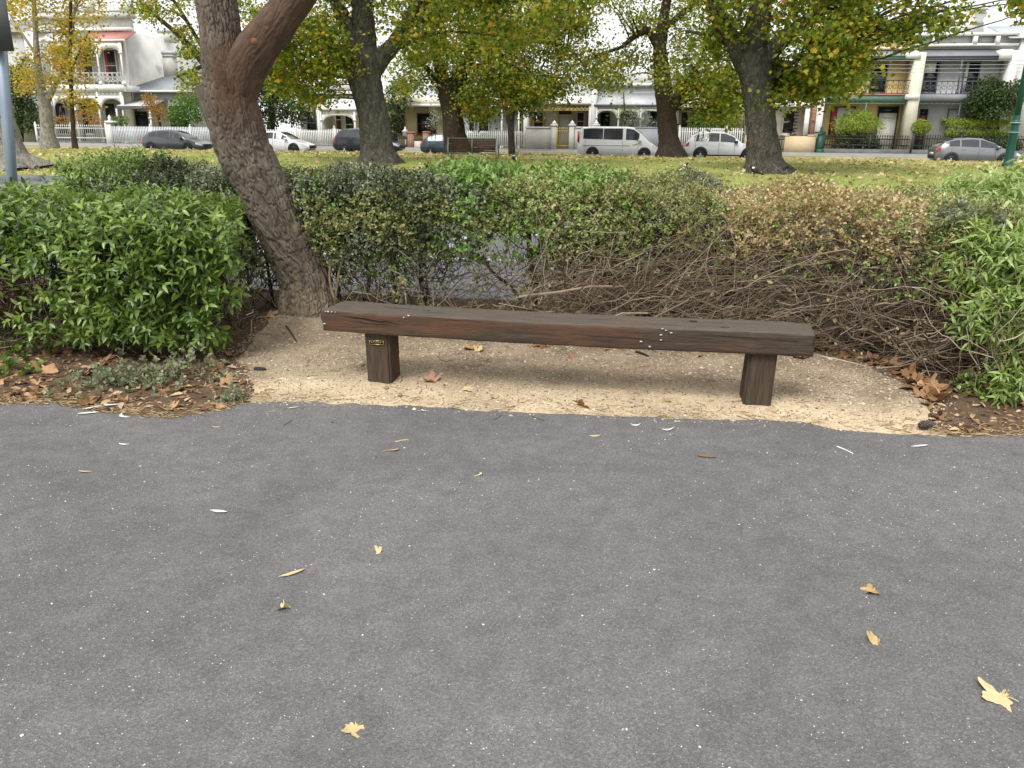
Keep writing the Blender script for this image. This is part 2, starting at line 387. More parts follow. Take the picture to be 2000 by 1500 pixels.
def sheet(name, x0, x1, y0, y1, nx, ny, fz, mat, frame='xy', clip=None):
    xs = np.linspace(x0, x1, nx); ys = np.linspace(y0, y1, ny); X, Y = np.meshgrid(xs, ys)
    Z = fz(X, Y) if callable(fz) else np.full(X.shape, fz)
    if frame == 'uv': XX = X * CA + Y * SA; YY = -X * SA + Y * CA
    else: XX, YY = X, Y
    V = np.stack([XX, YY, Z], -1).reshape(-1, 3)
    i = np.arange(nx * ny).reshape(ny, nx); F = np.stack([i[:-1, :-1], i[:-1, 1:], i[1:, 1:], i[1:, :-1]], -1).reshape(-1, 4)
    if clip is not None:
        keep = clip(X, Y).reshape(-1)[F].any(1); F = F[keep]
    return struct(link(name, raw_mesh(name, V, F), mat, smooth=True))
HEDGE_BACK = 7.05                                        # far edge of the planted strip
sheet('ground', -500, 500, -60, 700, 2, 2, -.08, MATS['verge'])
sheet('path', -14, 14, -6, 4.9, 8, 8, 0.0, MATS['asphalt'])
sheet('planting_bed', -7, 7, 3.55, 8.6, 320, 120, z_soil, MATS['soil'], clip=lambda x, y: UV(x, y)[1] < HEDGE_BACK)
sheet('sand_bed', -2.4, 3.3, 3.6, 6.8, 260, 150, z_sand, MATS['sand'], clip=lambda x, y: sdf(x, y, SANDP) > -.2)
_sb = bpy.data.objects['sand_bed']; _co = np.zeros(len(_sb.data.vertices) * 3, np.float32); _sb.data.vertices.foreach_get('co', _co); _co = _co.reshape(-1, 3)
_at = _sb.data.attributes.new('fine', 'FLOAT', 'POINT'); _d = _co[:, 1] - yedge(_co[:, 0]); _at.data.foreach_set('value', np.clip(np.exp(-((_d - .22) / .3) ** 2) + .25 * (fbm(_co[:, 0], _co[:, 1], 2.5, 88) - .5), 0, 1).astype(np.float32))
# near road, kerb, lawn, far street
def z_lawn(u, v):
    s = np.clip((v - 22.3) / 11, 0, 1); s = s * s * (3 - 2 * s)
    d = np.clip((v - 43.6) / 1.6, 0, 1); d = d * d * (3 - 2 * d)
    return .10 + .30 * s - .36 * d + .05 * (fbm(u, v, .22, 31) - .5) + .03 * (fbm(u, v, 1.3, 32) - .5)
struct(sheet('road', -70, 70, HEDGE_BACK - .05, 22.4, 4, 4, -.045, MATS['road_asphalt'], 'uv'))
sheet('lawn', -75, 75, 22.25, 45.3, 200, 90, z_lawn, MATS['lawn'], 'uv')
sheet('street', -120, 120, 44.9, 52.75, 4, 4, .03, MATS['road_asphalt'], 'uv')
def z_verge(u, v): return .10 + np.clip((v - 52.7) / 2.4, 0, 1) * .38
sheet('nature_strip', -120, 120, 52.6, 54.0, 4, 5, z_verge, MATS['verge'], 'uv')
sheet('footpath', -120, 120, 53.9, 55.9, 4, 6, lambda u, v: z_verge(u, v) + .006, MATS['concrete'], 'uv')
sheet('front_yards', -120, 120, 55.8, 90, 4, 4, .47, MATS['verge'], 'uv')
# painted lines of the parking bays on the near road
mb = MB()
for v in (9.9, 12.6): mb.box(-9, 9, v - .06, v + .06, -.044, -.041)
for u in np.arange(-8.4, 9, 2.8): mb.box(u - .05, u + .05, 9.97, 12.53, -.044, -.041)
o = mb.build('road_marking', MATS['line_paint']); o.rotation_euler = (0, 0, -AY); struct(o)
# bluestone kerb of the median: single stones where they can be told apart
kerb = empty('kerb', W(0, 22.2, 0), -AY); struct(kerb)
km = []
for k in range(4):
    m = MB(); L = .92; m.box(0, L, -.16, .16, -.2, .125); me = m.mesh('kerb_stone'); bm = bmesh.new(); bm.from_mesh(me)
    bmesh.ops.bevel(bm, geom=bm.edges[:], offset=.025, segments=2, affect='EDGES')
    for q in bm.verts: q.co += Vector((random.uniform(-.008, .008), random.uniform(-.012, .012), random.uniform(-.012, .012)))
    bm.to_mesh(me); bm.free(); me.materials.append(MATS['bluestone']); km.append(me)
u = -26.0
while u < -8:
    o = link('kerb_stone', random.choice(km), None, kerb); o.location = (u, random.uniform(-.015, .015), random.uniform(-.015, .01)); u += .945
for a, b in ((-75, -26.03), (u, 75)):
    mb = MB().box(a, b, -.16, .16, -.2, .12); mb.build('kerb_run', MATS['bluestone'], kerb)
MB().box(-120, 120, 52.45, 52.7, -.2, .11).build('far_kerb', MATS['bluestone']).rotation_euler = (0, 0, -AY)
struct(bpy.data.objects['far_kerb'])

# ================================================================== BENCH
bench = empty('timber_bench', W(*UV(*G(735, 753)[:2]), 0), -AY, 'dark weathered timber beam bench on two square posts over pale sand', 'bench')
bu, bv = UV(*G(735, 753)[:2])                            # origin: front of the left post's foot
ul, zt = PV(633, 606, bv - .02); ur, zt2 = PV(1597, 656, bv - .02); _, zb = PV(633, 641, bv - .02)
uleg0 = PV(716, 740, bv)[0]; uleg0b = PV(750, 753, bv)[0]; uleg1 = PV(1450, 799, bv)[0]; uleg1b = PV(1495, 800, bv)[0]
BT = .468; BH = .132; BD = .305                           # seat height, beam height and depth
def beam_mesh():
    L = ur - ul; nx = 150; sec = []
    ny, nz = 9, 6; c = .014
    # rounded rectangle section, walked round
    pts = []
    for k in range(ny): pts.append((-BD / 2 + c + (BD - 2 * c) * k / (ny - 1), BH))
    pts.append((BD / 2 - .004, BH - .004))
    for k in range(nz): pts.append((BD / 2, BH - c - (BH - 2 * c) * k / (nz - 1)))
    pts.append((BD / 2 - .004, .004))
    for k in range(ny): pts.append((BD / 2 - c - (BD - 2 * c) * k / (ny - 1), 0))
    pts.append((-BD / 2 + .004, .004))
    for k in range(nz): pts.append((-BD / 2, c + (BH - 2 * c) * k / (nz - 1)))
    pts.append((-BD / 2 + .004, BH - .004))
    V = []; n = len(pts)
    for i in range(nx):
        x = L * i / (nx - 1); e = min(i, nx - 1 - i); sh = {0: .965, 1: .992}.get(e, 1)
        for j, (y, z) in enumerate(pts):
            w = .004 * (float(vnoise(x * 3, j * .45, 1, 5)) - .5) + .0035 * (float(vnoise(x * 14, j * 1.3, 1, 6)) - .5)
            edge = 1.0 if (abs(y) > BD / 2 - .02 and z > BH - .02) else 1
            yy = y * sh * (1 + w * 4 * edge); zz = BH / 2 + (z - BH / 2) * sh + w * edge - .012 * math.sin(math.pi * x / L)
            if x > L - .26: yy -= .008 * (x - L + .26) / .26; zz -= .007 * ((x - L + .26) / .26) ** 2 if z > .1 else 0
            xx = x + (.02 * (float(vnoise(y * 30, z * 30, 1, 8)) - .5) if e < 2 else 0) + (.03 * (y / BD) if e == 0 else 0)
            V.append((xx, yy, zz))
    F = [(i * n + j, i * n + (j + 1) % n, (i + 1) * n + (j + 1) % n, (i + 1) * n + j) for i in range(nx - 1) for j in range(n)]
    F += [tuple(range(n - 1, -1, -1)), tuple((nx - 1) * n + j for j in range(n))]
    return raw_mesh('beam', np.array(V), F)
beam = link('beam', beam_mesh(), MATS['timber'], bench, True, (ul - bu, BD / 2 - .03, BT - BH)); smooth_angle(beam, 50)
def post(u0, u1, dep, lean):
    m = MB(); n = 12; ws = u1 - u0; H_ = BT - BH + .004
    prof = [(0, 0), (ws, 0), (ws, dep), (0, dep)]
    V = []; F = []
    bm = bmesh.new(); bmesh.ops.create_cube(bm, size=1)
    for v in bm.verts: v.co = Vector(((v.co.x + .5) * ws, (v.co.y + .5) * dep, (v.co.z + .5) * (H_ + .12) - .12))
    bmesh.ops.bevel(bm, geom=bm.edges[:], offset=.012, segments=2, affect='EDGES')
    bmesh.ops.subdivide_edges(bm, edges=[e for e in bm.edges if abs(e.verts[0].co.z - e.verts[1].co.z) > .1], cuts=9)
    for v in bm.verts:
        v.co.x += .006 * (float(vnoise(v.co.z * 9, v.co.y * 9, 1, 41)) - .5) + lean * v.co.z
        v.co.y += .006 * (float(vnoise(v.co.z * 8, v.co.x * 8, 1, 42)) - .5)
    me = bpy.data.meshes.new('post'); bm.to_mesh(me); bm.free()
    o = link('post', me, MATS['post_timber'], bench, True, (u0 - bu, .01, 0)); smooth_angle(o, 50); return o
p1 = post(uleg0, uleg0 + .155, .2, -.015); p1['label'] = 'square post carrying a small brass plaque'
p2 = post(uleg1, uleg1 + .155, .2, .03)
# plaque, worn letters on it cannot be read
simple('plaque_dark', (.02, .018, .012), .4, .3); simple('brass', (.5, .4, .16), .35, .9)
pl = MB(); pl.box(.033, .123, .003, .009, .262, .289); plo = pl.build('plaque', MATS['plaque_dark'], bench); plo.location = (uleg0 - bu - .004, 0, 0)
fr = MB(); x0, x1, y0, y1, z0, z1 = .033, .123, .001, .004, .262, .289
fr.box(x0, x1, y0, y1, z0, z0 + .003).box(x0, x1, y0, y1, z1 - .003, z1).box(x0, x0 + .003, y0, y1, z0 + .003, z1 - .003).box(x1 - .003, x1, y0, y1, z0 + .003, z1 - .003)
fr.build('plaque_rim', MATS['brass'], plo)
fr = MB()
for k, hgt in enumerate((.010, .011, .010, .011, .010, .009)):
    xx = .044 + k * .0115; fr.box(xx, xx + .0025, .0012, .004, .271, .271 + hgt)
    if k % 2: fr.box(xx + .003, xx + .007, .0014, .004, .279, .2815)
    else: fr.box(xx + .003, xx + .0065, .0014, .004, .2715, .274)
fr.build('worn_lettering', MATS['brass'], plo)
# bolt sinkings on the top, cracks in the grain
for (px, py) in ((785, 594), (832, 606), (1354, 626), (1416, 639)):
    for _ in range(1):
        d = ray(px, py); t = (BT - .004 - EYE) / d[2]; P = np.array([0, 0, EYE]) + d * t; a, b_ = UV(P[0], P[1])
        h = MB(); h.lathe([(.019, 0), (.019, .0025), (.013, .003), (.012, -.0)], 10); o = h.build('bolt_hole', MATS['void'], bench); o.location = (a - bu, b_ - bv, BT - .0012 - .012 * math.sin(math.pi * (a - ul) / (ur - ul))); o.scale = (1.25, .8, 1)
def crack(pts, wdt):
    m = MB(); V = []; n = len(pts)
    for i, (x, y, z) in enumerate(pts):
        w = wdt * math.sin(math.pi * (i + .3) / (n - .4)); 
        V += [(x, y, z - w), (x, y, z + w)] if wdt > 0 else [(x, y + w, z), (x, y - w, z)]
    F = [(2 * i, 2 * i + 2, 2 * i + 3, 2 * i + 1) for i in range(n - 1)]
    return raw_mesh('crack', np.array(V), F)
rc = random.Random(3)
for (x0, L, zz, w) in ((.1, .38, .105, .004), (.16, .3, .07, .002), (.55, .5, .12, .0016), (1.5, .6, .06, .0014), (2.2, .5, .1, .0015), (2.62, .32, .085, .002)):
    pts = [(ul - bu + x0 + L * k / 9, -.0345 - .001, BT - BH + zz + rc.uniform(-.004, .004) - .03 * k / 9 * (1 if w > .003 else .3)) for k in range(10)]
    link('crack', crack(pts, w), MATS['void'], bench)
for (x0, L, yy, w) in ((.16, .42, .14, .004), (.5, .35, .08, .002), (1.1, .8, .12, .0016), (1.7, .7, .05, .0018), (2.1, .6, .15, .002)):
    pts = [(ul - bu + x0 + L * k / 9, yy + rc.uniform(-.004, .004), BT + .0012 - .012 * math.sin(math.pi * (x0 + L * k / 9) / (ur - ul))) for k in range(10)]
    link('crack', crack(pts, -w), MATS['void'], bench)
# pale chips on the front of the beam and scuffed left corner
simple('pale_chip', (.62, .58, .52), .8)
for k, (px, py) in enumerate(((1294, 642), (1301, 645), (1291, 654), (1291, 664), (1311, 650), (1252, 667), (1269, 677), (789, 620), (798, 616), (634, 632), (636, 604), (641, 605), (648, 607), (655, 609))):
    a, z_ = PV(px, py, bv - .035); c = MB(); r = .006
    c.lathe([(r, -.0015), (r * .7, .001)], 6, axis='y'); o = c.build('paint_chip', MATS['pale_chip'], bench); o.location = (a - bu, -.0365, z_ if z_ < BT - .006 else BT - .006); o.scale = (random.uniform(.8, 1.6), 1, random.uniform(.5, .9))

# ================================================================== LEANING TREE
TY = float(TREE_XY[1]); TREEM = MATS['leaning_bark']
def interp_path(pts, n):
    pts = np.array(pts, float); d = np.r_[0, np.cumsum(np.linalg.norm(np.diff(pts[:, :3], axis=0), axis=1))]
    s = np.linspace(0, d[-1], n); out = np.stack([np.interp(s, d, pts[:, k]) for k in range(pts.shape[1])], -1)
    for _ in range(max(2, n // 20)):
        out[1:-1] = out[1:-1] * .5 + (out[2:] + out[:-2]) * .25
    return out, s
def worley(u, v, cu, cv, nu, seed):
    """F2-F1 on a jittered lattice, periodic in u with nu cells"""
    x = u / cu; y = v / cv; xi = np.floor(x).astype(int); yi = np.floor(y).astype(int); f1 = np.full(x.shape, 9.); f2 = np.full(x.shape, 9.)
    def h(a, b, k):
        n = (a * 374761393 + b * 668265263 + (seed + k) * 974711) & 0xffffffff; n = ((n ^ (n >> 13)) * 1274126177) & 0xffffffff
        return ((n ^ (n >> 16)) & 0xffff) / 65535.
    for i in (-1, 0, 1):
        for j in (-1, 0, 1):
            a = (xi + i); b = yi + j; am = a % nu
            d = np.hypot(a + .15 + .7 * h(am, b, 1) - x, b + .15 + .7 * h(am, b, 2) - y)
            f2 = np.minimum(f2, np.maximum(f1, d)); f1 = np.minimum(f1, d)
    return f2 - f1
def bark_tube(name, pts, n_len, n_round, parent, furrow=.011, redfn=None, flare=None, seed=1, cap=True):
    path, s = interp_path(pts, n_len); P = path[:, :3]; R = path[:, 3]
    T = np.gradient(P, axis=0); T = norm(T); ref = np.array([0, 1., 0]); A = norm(np.cross(T, ref)); B = np.cross(T, A)
    q = np.arange(n_round) * 2 * math.pi / n_round
    rm = R.mean(); nu = max(8, int(round(2 * math.pi * rm / .027)))
    Uq, Sv = np.meshgrid(q / (2 * math.pi) * nu, s); shear = Sv * 2.0
    wob = 1.6 * (fbm(np.cos(q)[None] * 2 + 0 * Sv, Sv * 3 + np.sin(q)[None] * 2, 1.2, seed + 7) - .5)
    n1 = fbm(Uq * .62 + wob * .5, Sv * 3.8 + .15 * Uq, 1, seed + 11, 3) - .5; n2_ = fbm(Uq * 1.25 + wob * .6, Sv * 7, 1, seed + 15, 3) - .5
    cr = worley(Uq * .8 + wob + 1.5 * n2_, Sv + .05 * n1, 1.0, .10, max(4, int(nu * .8)), seed)
    val = np.maximum(np.exp(-(n1 / .055) ** 2), .75 * np.exp(-(n2_ / .05) ** 2)); val = np.maximum(val, .55 * np.clip(1 - cr * 5, 0, 1))
    f = 1 - val + .35 * (fbm(Uq * 2.4, Sv * 40, 1, seed + 19) - .5)
    lump = fbm(np.cos(q)[None] * 1.2 + 0 * Sv, Sv * 1.5 + np.sin(q)[None] * 1.2, 1.4, seed + 5) - .5
    cosq, sinq = np.cos(q), np.sin(q)
    dirs = A[:, None, :] * cosq[None, :, None] + B[:, None, :] * sinq[None, :, None]
    C = P[:, None, :] + dirs * R[:, None, None]
    red = redfn(C, dirs) if redfn else np.zeros(f.shape)
    r = R[:, None] * (1 + .10 * lump) + furrow * (f - .7) * (1 - .6 * red)
    if flare is not None: r = r * flare(C, q[None, :])
    C = P[:, None, :] + dirs * r[..., None]
    i = np.arange(n_len * n_round).reshape(n_len, n_round); a = i[:-1]; b = np.roll(a, -1, 1); d = i[1:]; c = np.roll(d, -1, 1)
    F = [tuple(x) for x in np.stack([a, d, c, b], -1).reshape(-1, 4)]
    if cap: F += [tuple(i[-1])]
    me = raw_mesh(name, C.reshape(-1, 3), F)
    at = me.attributes.new('bark', 'FLOAT_VECTOR', 'POINT'); br = np.stack([np.cos(q)[None] * rm + 0 * Sv, np.sin(q)[None] * rm + 0 * Sv, Sv * .45 + seed], -1)
    at.data.foreach_set('vector', br.astype(np.float32).reshape(-1))
    at = me.attributes.new('red', 'FLOAT', 'POINT'); at.data.foreach_set('value', red.astype(np.float32).reshape(-1))
    nz = fbm(Uq, Sv * 8, .6, seed + 9)
    dust = np.clip((.42 - C[..., 2] + (nz - .5) * .35) / .3, 0, 1) * .55
    dust[C[..., 2] < .13] *= .6
    at = me.attributes.new('dust', 'FLOAT', 'POINT'); at.data.foreach_set('value', dust.astype(np.float32).reshape(-1))
    return link(name, me, TREEM, parent, True)
ltree = empty('leaning_tree', (TREE_XY[0], TY, 0), 0, 'leaning tree with furrowed brown bark and a forked trunk behind the bench', 'tree')
def tp(px, py, w, Y): p = AT(px, py, Y); dist = np.linalg.norm(p - np.array([0, 0, EYE])); return (p[0] - TREE_XY[0], Y - TY, p[2], w / 2 / FPX * Y * 1.0)
def redfn(C, dirs):
    x = C[..., 0] + TREE_XY[0]; z = C[..., 2]
    side = np.clip((dirs[..., 0] * .75 - dirs[..., 1] * .55 - .12) * 2.6, 0, 1)
    zz = np.clip((z - 1.42) / .3, 0, 1) * np.clip((2.12 - z) / .12 + dirs[..., 0], 0, 1) * np.clip((2.3 - z) / .1, 0, 1)
    n = fbm(dirs[..., 0] * 2, z * 3, 1.5, 77)
    return np.clip(side * zz * 1.25 + (n - .5) * .5 * side * zz, 0, 1)
def flare(C, q):
    z = C[..., 2]; k = np.clip(1 - z / .35, 0, 1) ** 2
    return 1 + k * (.22 + .16 * np.sin(3 * q + .7) + .08 * np.sin(5 * q))
trunk_pts = [tp(618, 700, 110, TY - .02), tp(610, 640, 104, TY), tp(597, 546, 100, TY), tp(572, 490, 97, TY), tp(543, 432, 94, TY - .02), tp(507, 356, 94, TY - .03), tp(470, 282, 97, TY - .05), tp(453, 208, 92, TY - .06), tp(446, 155, 86, TY - .06), tp(437, 110, 76, TY - .05), tp(430, 60, 68, TY - .03), tp(422, 0, 70, TY), tp(412, -120, 68, TY + .05), tp(390, -330, 62, TY + .15), tp(400, -560, 50, TY + .3)]
trunk = bark_tube('trunk', trunk_pts, 720, 280, ltree, .026, redfn, flare, 1)
limb_pts = [tp(466, 270, 52, TY - .05), tp(461, 225, 66, TY - .06), tp(464, 180, 72, TY - .07), tp(477, 136, 74, TY - .085), tp(500, 96, 72, TY - .1), tp(532, 56, 67, TY - .12), tp(571, 4, 62, TY - .15), tp(615, -60, 62, TY - .2), tp(710, -200, 58, TY - .3), tp(790, -420, 48, TY - .4)]
limb = bark_tube('limb', limb_pts, 300, 160, ltree, .016, lambda C, d: np.clip(.95 - .35 * (d[..., 0] < -.5), 0, 1) * np.ones(C.shape[:2]), None, 5)
stub_pts = [tp(436, 240, 60, TY - .05), tp(416, 210, 44, TY - .07), tp(401, 186, 34, TY - .08), tp(393, 168, 27, TY - .08)]
stub = bark_tube('broken_stub', stub_pts, 40, 40, ltree, .006, None, None, 9)
# old burr on the limb
m = MB(); m.lathe([(.0, -.01), (.022, -.004), (.026, .008), (.018, .018), (.0, .02)], 12); o = m.build('knot', simple('knot_orange', (.16, .07, .03), .8, var=.4, sc=40), ltree, True)
k = AT(497, 82, TY - .33); o.location = (k[0] - TREE_XY[0], k[1] - TY, k[2]); o.rotation_euler = (1.3, 0, .3)

leafmat('street_leaf', [(0, (.05, .08, .018)), (.6, (.10, .15, .03)), (1, (.19, .2, .05))], .35)
# crown of the leaning tree: all of it above the picture
rg = np.random.default_rng(12)
cen = []; br = []
tops = [np.array(trunk_pts[-1][:3]), np.array(limb_pts[-1][:3])]
for tpt in tops:
    for k in range(7):
        e = tpt + rg.normal(size=3) * np.array([1.5, 1.5, .7]) + np.array([0, 0, 1.3]); br.append((tpt, e)); cen.append(e)
        for j in range(2): e2 = e + rg.normal(size=3) * .8 + np.array([0, 0, .3]); br.append((e, e2)); cen.append(e2)
p0 = np.array([b[0] for b in br]); p1_ = np.array([b[1] for b in br])
twig_mesh('branches', curves(p0, p1_, rg.normal(size=p0.shape) * .12, 8), np.linspace(.06, .015, 8)[None].repeat(len(br), 0), MATS['dark_bark'], ltree, 6)
P = np.concatenate([c + rg.normal(size=(230, 3)) * .42 for c in cen]); n_ = len(P)
d = norm(rg.normal(size=(n_, 3)) + np.array([0, 0, -.5])); nn = rg.normal(size=(n_, 3)) + np.array([0, 0, 1.2])
scatter('crown', leaf_lance(), P, basis(d, nn), rg.uniform(.07, .12, n_), MATS['street_leaf'], ltree)

# ================================================================== HEDGES
leafmat('glossy_leaf', [(0, (0.04, 0.07, 0.014)), (0.35, (0.095, 0.165, 0.028)), (0.7, (0.18, 0.28, 0.05)), (1, (0.34, 0.44, 0.13))], .25, .36, .5)
leafmat('grey_leaf', [(0, (0.07, 0.088, 0.05)), (0.4, (0.155, 0.185, 0.105)), (0.75, (0.28, 0.31, 0.2)), (1, (0.5, 0.52, 0.4))], .22, .5)
leafmat('bright_leaf', [(0, (0.06, 0.12, 0.02)), (0.5, (0.16, 0.29, 0.05)), (1, (0.34, 0.46, 0.12))], .25, .36, .5)
leafmat('olive_leaf', [(0, (0.09, 0.115, 0.04)), (0.5, (0.25, 0.27, 0.1)), (1, (0.48, 0.46, 0.23))], .22, .55)
leafmat('dry_leaf', [(0, (0.19, 0.145, 0.07)), (0.4, (0.42, 0.33, 0.16)), (0.75, (0.6, 0.5, 0.3)), (1, (0.74, 0.66, 0.5))], .25, .7)
leafmat('dark_leaf', [(0, (0.018, 0.028, 0.012)), (0.6, (0.045, 0.065, 0.024)), (1, (0.1, 0.125, 0.05))], .2, .55)  # dark shrub leaves; on inner leaves the tone is painted-in interior shade
leafmat('lime_leaf', [(0, (0.09, 0.155, 0.03)), (0.4, (0.2, 0.305, 0.065)), (0.8, (0.35, 0.45, 0.14)), (1, (0.5, 0.57, 0.3))], .25, .35, .5)
def ug(px, py, v): return PV(px, py, v)[0]
def to_world(U, V, Z): return np.stack([U * CA + V * SA, -U * SA + V * CA, Z], -1)
def dir_world(D): return np.stack([D[..., 0] * CA + D[..., 1] * SA, -D[..., 0] * SA + D[..., 1] * CA, D[..., 2]], -1)
def shoots(P, N, K, L, size, rng, spread=.9, up=.3, droop=0.0):
    """leaves set along short shoots that start at P and run along N (both in world)"""
    n = len(P); d = norm(N + rng.normal(size=(n, 3)) * .55 + np.array([0, 0, up]))
    a = norm(np.cross(d, rng.normal(size=(n, 3)))); b = np.cross(d, a)
    k = np.arange(K)[None]; s = (k + rng.uniform(0, .6, (n, K))) / K; ang = k * 2.4 + rng.uniform(0, 6.28, (n, 1))
    side = a[:, None] * np.cos(ang)[..., None] + b[:, None] * np.sin(ang)[..., None]
    LL = L * rng.uniform(.6, 1.3, (n, 1))
    PP = P[:, None] + d[:, None] * ((s - .6) * LL)[..., None]; PP[..., 2] -= droop * s * LL
    dl = norm(side * spread + d[:, None] * .7 + np.array([0, 0, -droop]))
    nl = d[:, None] * .9 + np.array([0, 0, .6]) + rng.normal(size=PP.shape) * .25
    S = size * rng.uniform(.6, 1.25, (n, K)) * (1 - .35 * s)
    return PP.reshape(-1, 3), basis(dl.reshape(-1, 3), nl.reshape(-1, 3)), S.reshape(-1)
def section(th, vc, a, zc, b, e=.55):
    c, s = np.cos(th), np.sin(th)
    return vc - a * np.sign(c) * np.abs(c) ** e, zc + b * np.sign(s) * np.abs(s) ** e
def hedge_points(n, u0, u1, front, back, height, zlow, rng, amp=.12, seed=0, inward=.10, topbias=.5):
    """points and outward directions on the top and front of a hedge run"""
    U = rng.uniform(u0, u1, n); f = front(U); bk = back(U); h = height(U)
    vc = (f + bk) / 2; a = (bk - f) / 2; zc = (h + zlow) / 2; b = (h - zlow) / 2; e = .5
    top = rng.random(n) < topbias; sv = rng.uniform(-.97, .9, n); sz = rng.uniform(-.98, .93, n)
    V = np.where(top, vc + a * sv, vc - a * (1 - np.abs(sz) ** (2 / e)) ** (e / 2)); Z = np.where(top, zc + b * (1 - np.abs(sv) ** (2 / e)) ** (e / 2), zc + b * sz)
    nv = np.where(top, .9 * np.sign(sv) * np.abs(sv) ** 3, -1.0); nz = np.where(top, 1.0, np.where(sz > 0, .25 + sz ** 3, .15 - .6 * np.abs(sz) ** 3))
    N = norm(np.stack([rng.normal(size=n) * .25, nv, nz], -1))
    lump = (fbm(U * 2.2 + V, Z * 2.2 + V * 2, 1.1, seed) - .5) * 2 * amp - rng.exponential(inward, n)
    P = np.stack([U, V, Z], -1) + N * lump[:, None]; P[:, 2] = np.maximum(P[:, 2], .02)
    return P, N
def add_foliage(root, name, pts, nrm, tmpl, K, L, size, mat, rng, **kw):
    k = clear_trunk(pts); pts, nrm = pts[k], nrm[k]
    if len(pts) == 0: return None
    Pw = to_world(pts[:, 0], pts[:, 1], pts[:, 2]) - np.array(root.location); Nw = dir_world(nrm)
    P, R, S = shoots(Pw, Nw, K, L, size, rng, **kw)
    return stuff(scatter(name, tmpl, P, R, S, mat, root))
def add_twigs(root, name, P0, P1, bend, r0, mat, rng, M=7, wob=.012, forks=0):
    k = clear_trunk(P0, .22) & clear_trunk(P1, .22) & clear_trunk((P0 + P1) / 2 + bend, .22); P0, P1, bend = P0[k], P1[k], bend[k]
    o = np.array(root.location); n = len(P0)
    c = curves(to_world(*P0.T) - o, to_world(*P1.T) - o, dir_world(bend), M, wob)
    r = .78 * r0 * np.linspace(1, .35, M)[None] * np.exp(rng.normal(size=(n, 1)) * .45)
    if forks:
        cc = []; rr2 = []
        for _ in range(forks):
            i = rng.integers(2, M - 1, n); st = c[np.arange(n), i]; tg = norm(c[np.arange(n), i + 0] - c[np.arange(n), i - 1]); Lp = np.linalg.norm(c[:, -1] - c[:, 0], axis=1, keepdims=True)
            en = st + norm(tg + rng.normal(size=(n, 3)) * .55) * Lp * rng.uniform(.2, .6, (n, 1)); en[:, 2] = np.maximum(en[:, 2], .03)
            cc.append(curves(st, en, rng.normal(size=(n, 3)) * .03 * Lp, M, wob * .5)); rr2.append(r[np.arange(n), i][:, None] * np.linspace(.7, .25, M)[None])
        c = np.concatenate([c] + cc); r = np.concatenate([r] + rr2)
    return stuff(twig_mesh(name, c, r, mat, root))


TAX = np.array(trunk_pts)[:, :3] + np.array([TREE_XY[0], TY, 0]); TU, TV_ = UV(TAX[:, 0], TAX[:, 1])
def clear_trunk(p, m=.27):                                # nothing grows through or right in front of the leaning trunk
    tu = np.interp(p[:, 2], TAX[:, 2], TU); tv = np.interp(p[:, 2], TAX[:, 2], TV_)
    return ~((np.abs(p[:, 0] - tu - .03 * (tv - p[:, 1])) < m) & (p[:, 1] < tv + .25))

# ---- left bush: glossy pointed leaves, box-clipped, close to the path
rb = np.random.default_rng(21)
LB_R = ug(478, 470, 4.95); LB_L = -6.6
lb = empty('hedge_bush', to_world(np.array(-3.4), np.array(5.0), np.array(0.)), 0, 'glossy bright green leafy bush beside the path, left of the leaning trunk', 'bush')
fr_l = lambda U: 4.34 + .35 * np.clip((U - LB_R + .55) / .55, 0, 1) ** 2 + .05 * np.sin(U * 3)
bk_l = lambda U: 5.75 - .25 * np.clip((U - LB_R + .5) / .5, 0, 1)
ht_l = lambda U: 1.06 + .03 * np.sin(U * 5) - .10 * np.clip((U - LB_R + .3) / .3, 0, 1)
pts, nr = hedge_points(2700, LB_L, LB_R, fr_l, bk_l, ht_l, .10, rb, .09, 51, .07, .45)
def lb_keep(p):                                           # thin, twiggy corner near the left picture edge
    uu, z = p[:, 0], p[:, 2]; uL = ug(120, 600, 4.4)
    thin = np.clip((uL - uu) / .5 + .2, 0, 1) * np.clip((.78 - z) / .25, 0, 1)
    low = np.clip((.20 - z) / .15, 0, 1) * .7
    right = np.clip((uu - (LB_R - .25)) / .2, 0, 1) * np.clip((.45 - z) / .2, 0, 1)
    return rb.random(len(p)) > np.maximum(np.maximum(thin * .93, low), right)
k = lb_keep(pts); pts, nr = pts[k], nr[k]
# right end face of the bush
n = 260; ue = LB_R - np.abs(rb.normal(size=n)) * .07 + .04; ve = rb.uniform(4.65, 5.6, n); ze = rb.uniform(.42, 1.0, n)
pts = np.concatenate([pts, np.stack([ue, ve, ze], -1)]); nr = np.concatenate([nr, norm(np.stack([np.ones(n), -.5 * np.ones(n), .2 * np.ones(n)], -1))])
k = pts[:, 0] < LB_R - .01 - np.maximum(0, pts[:, 1] - 4.75) * .42 + .04 * rb.normal(size=len(pts)); pts, nr = pts[k], nr[k]
Pw = to_world(*pts.T) - np.array(lb.location); P, R, S = shoots(Pw, dir_world(nr), 9, .16, .083, rb, spread=1.0, up=.25, droop=.12)
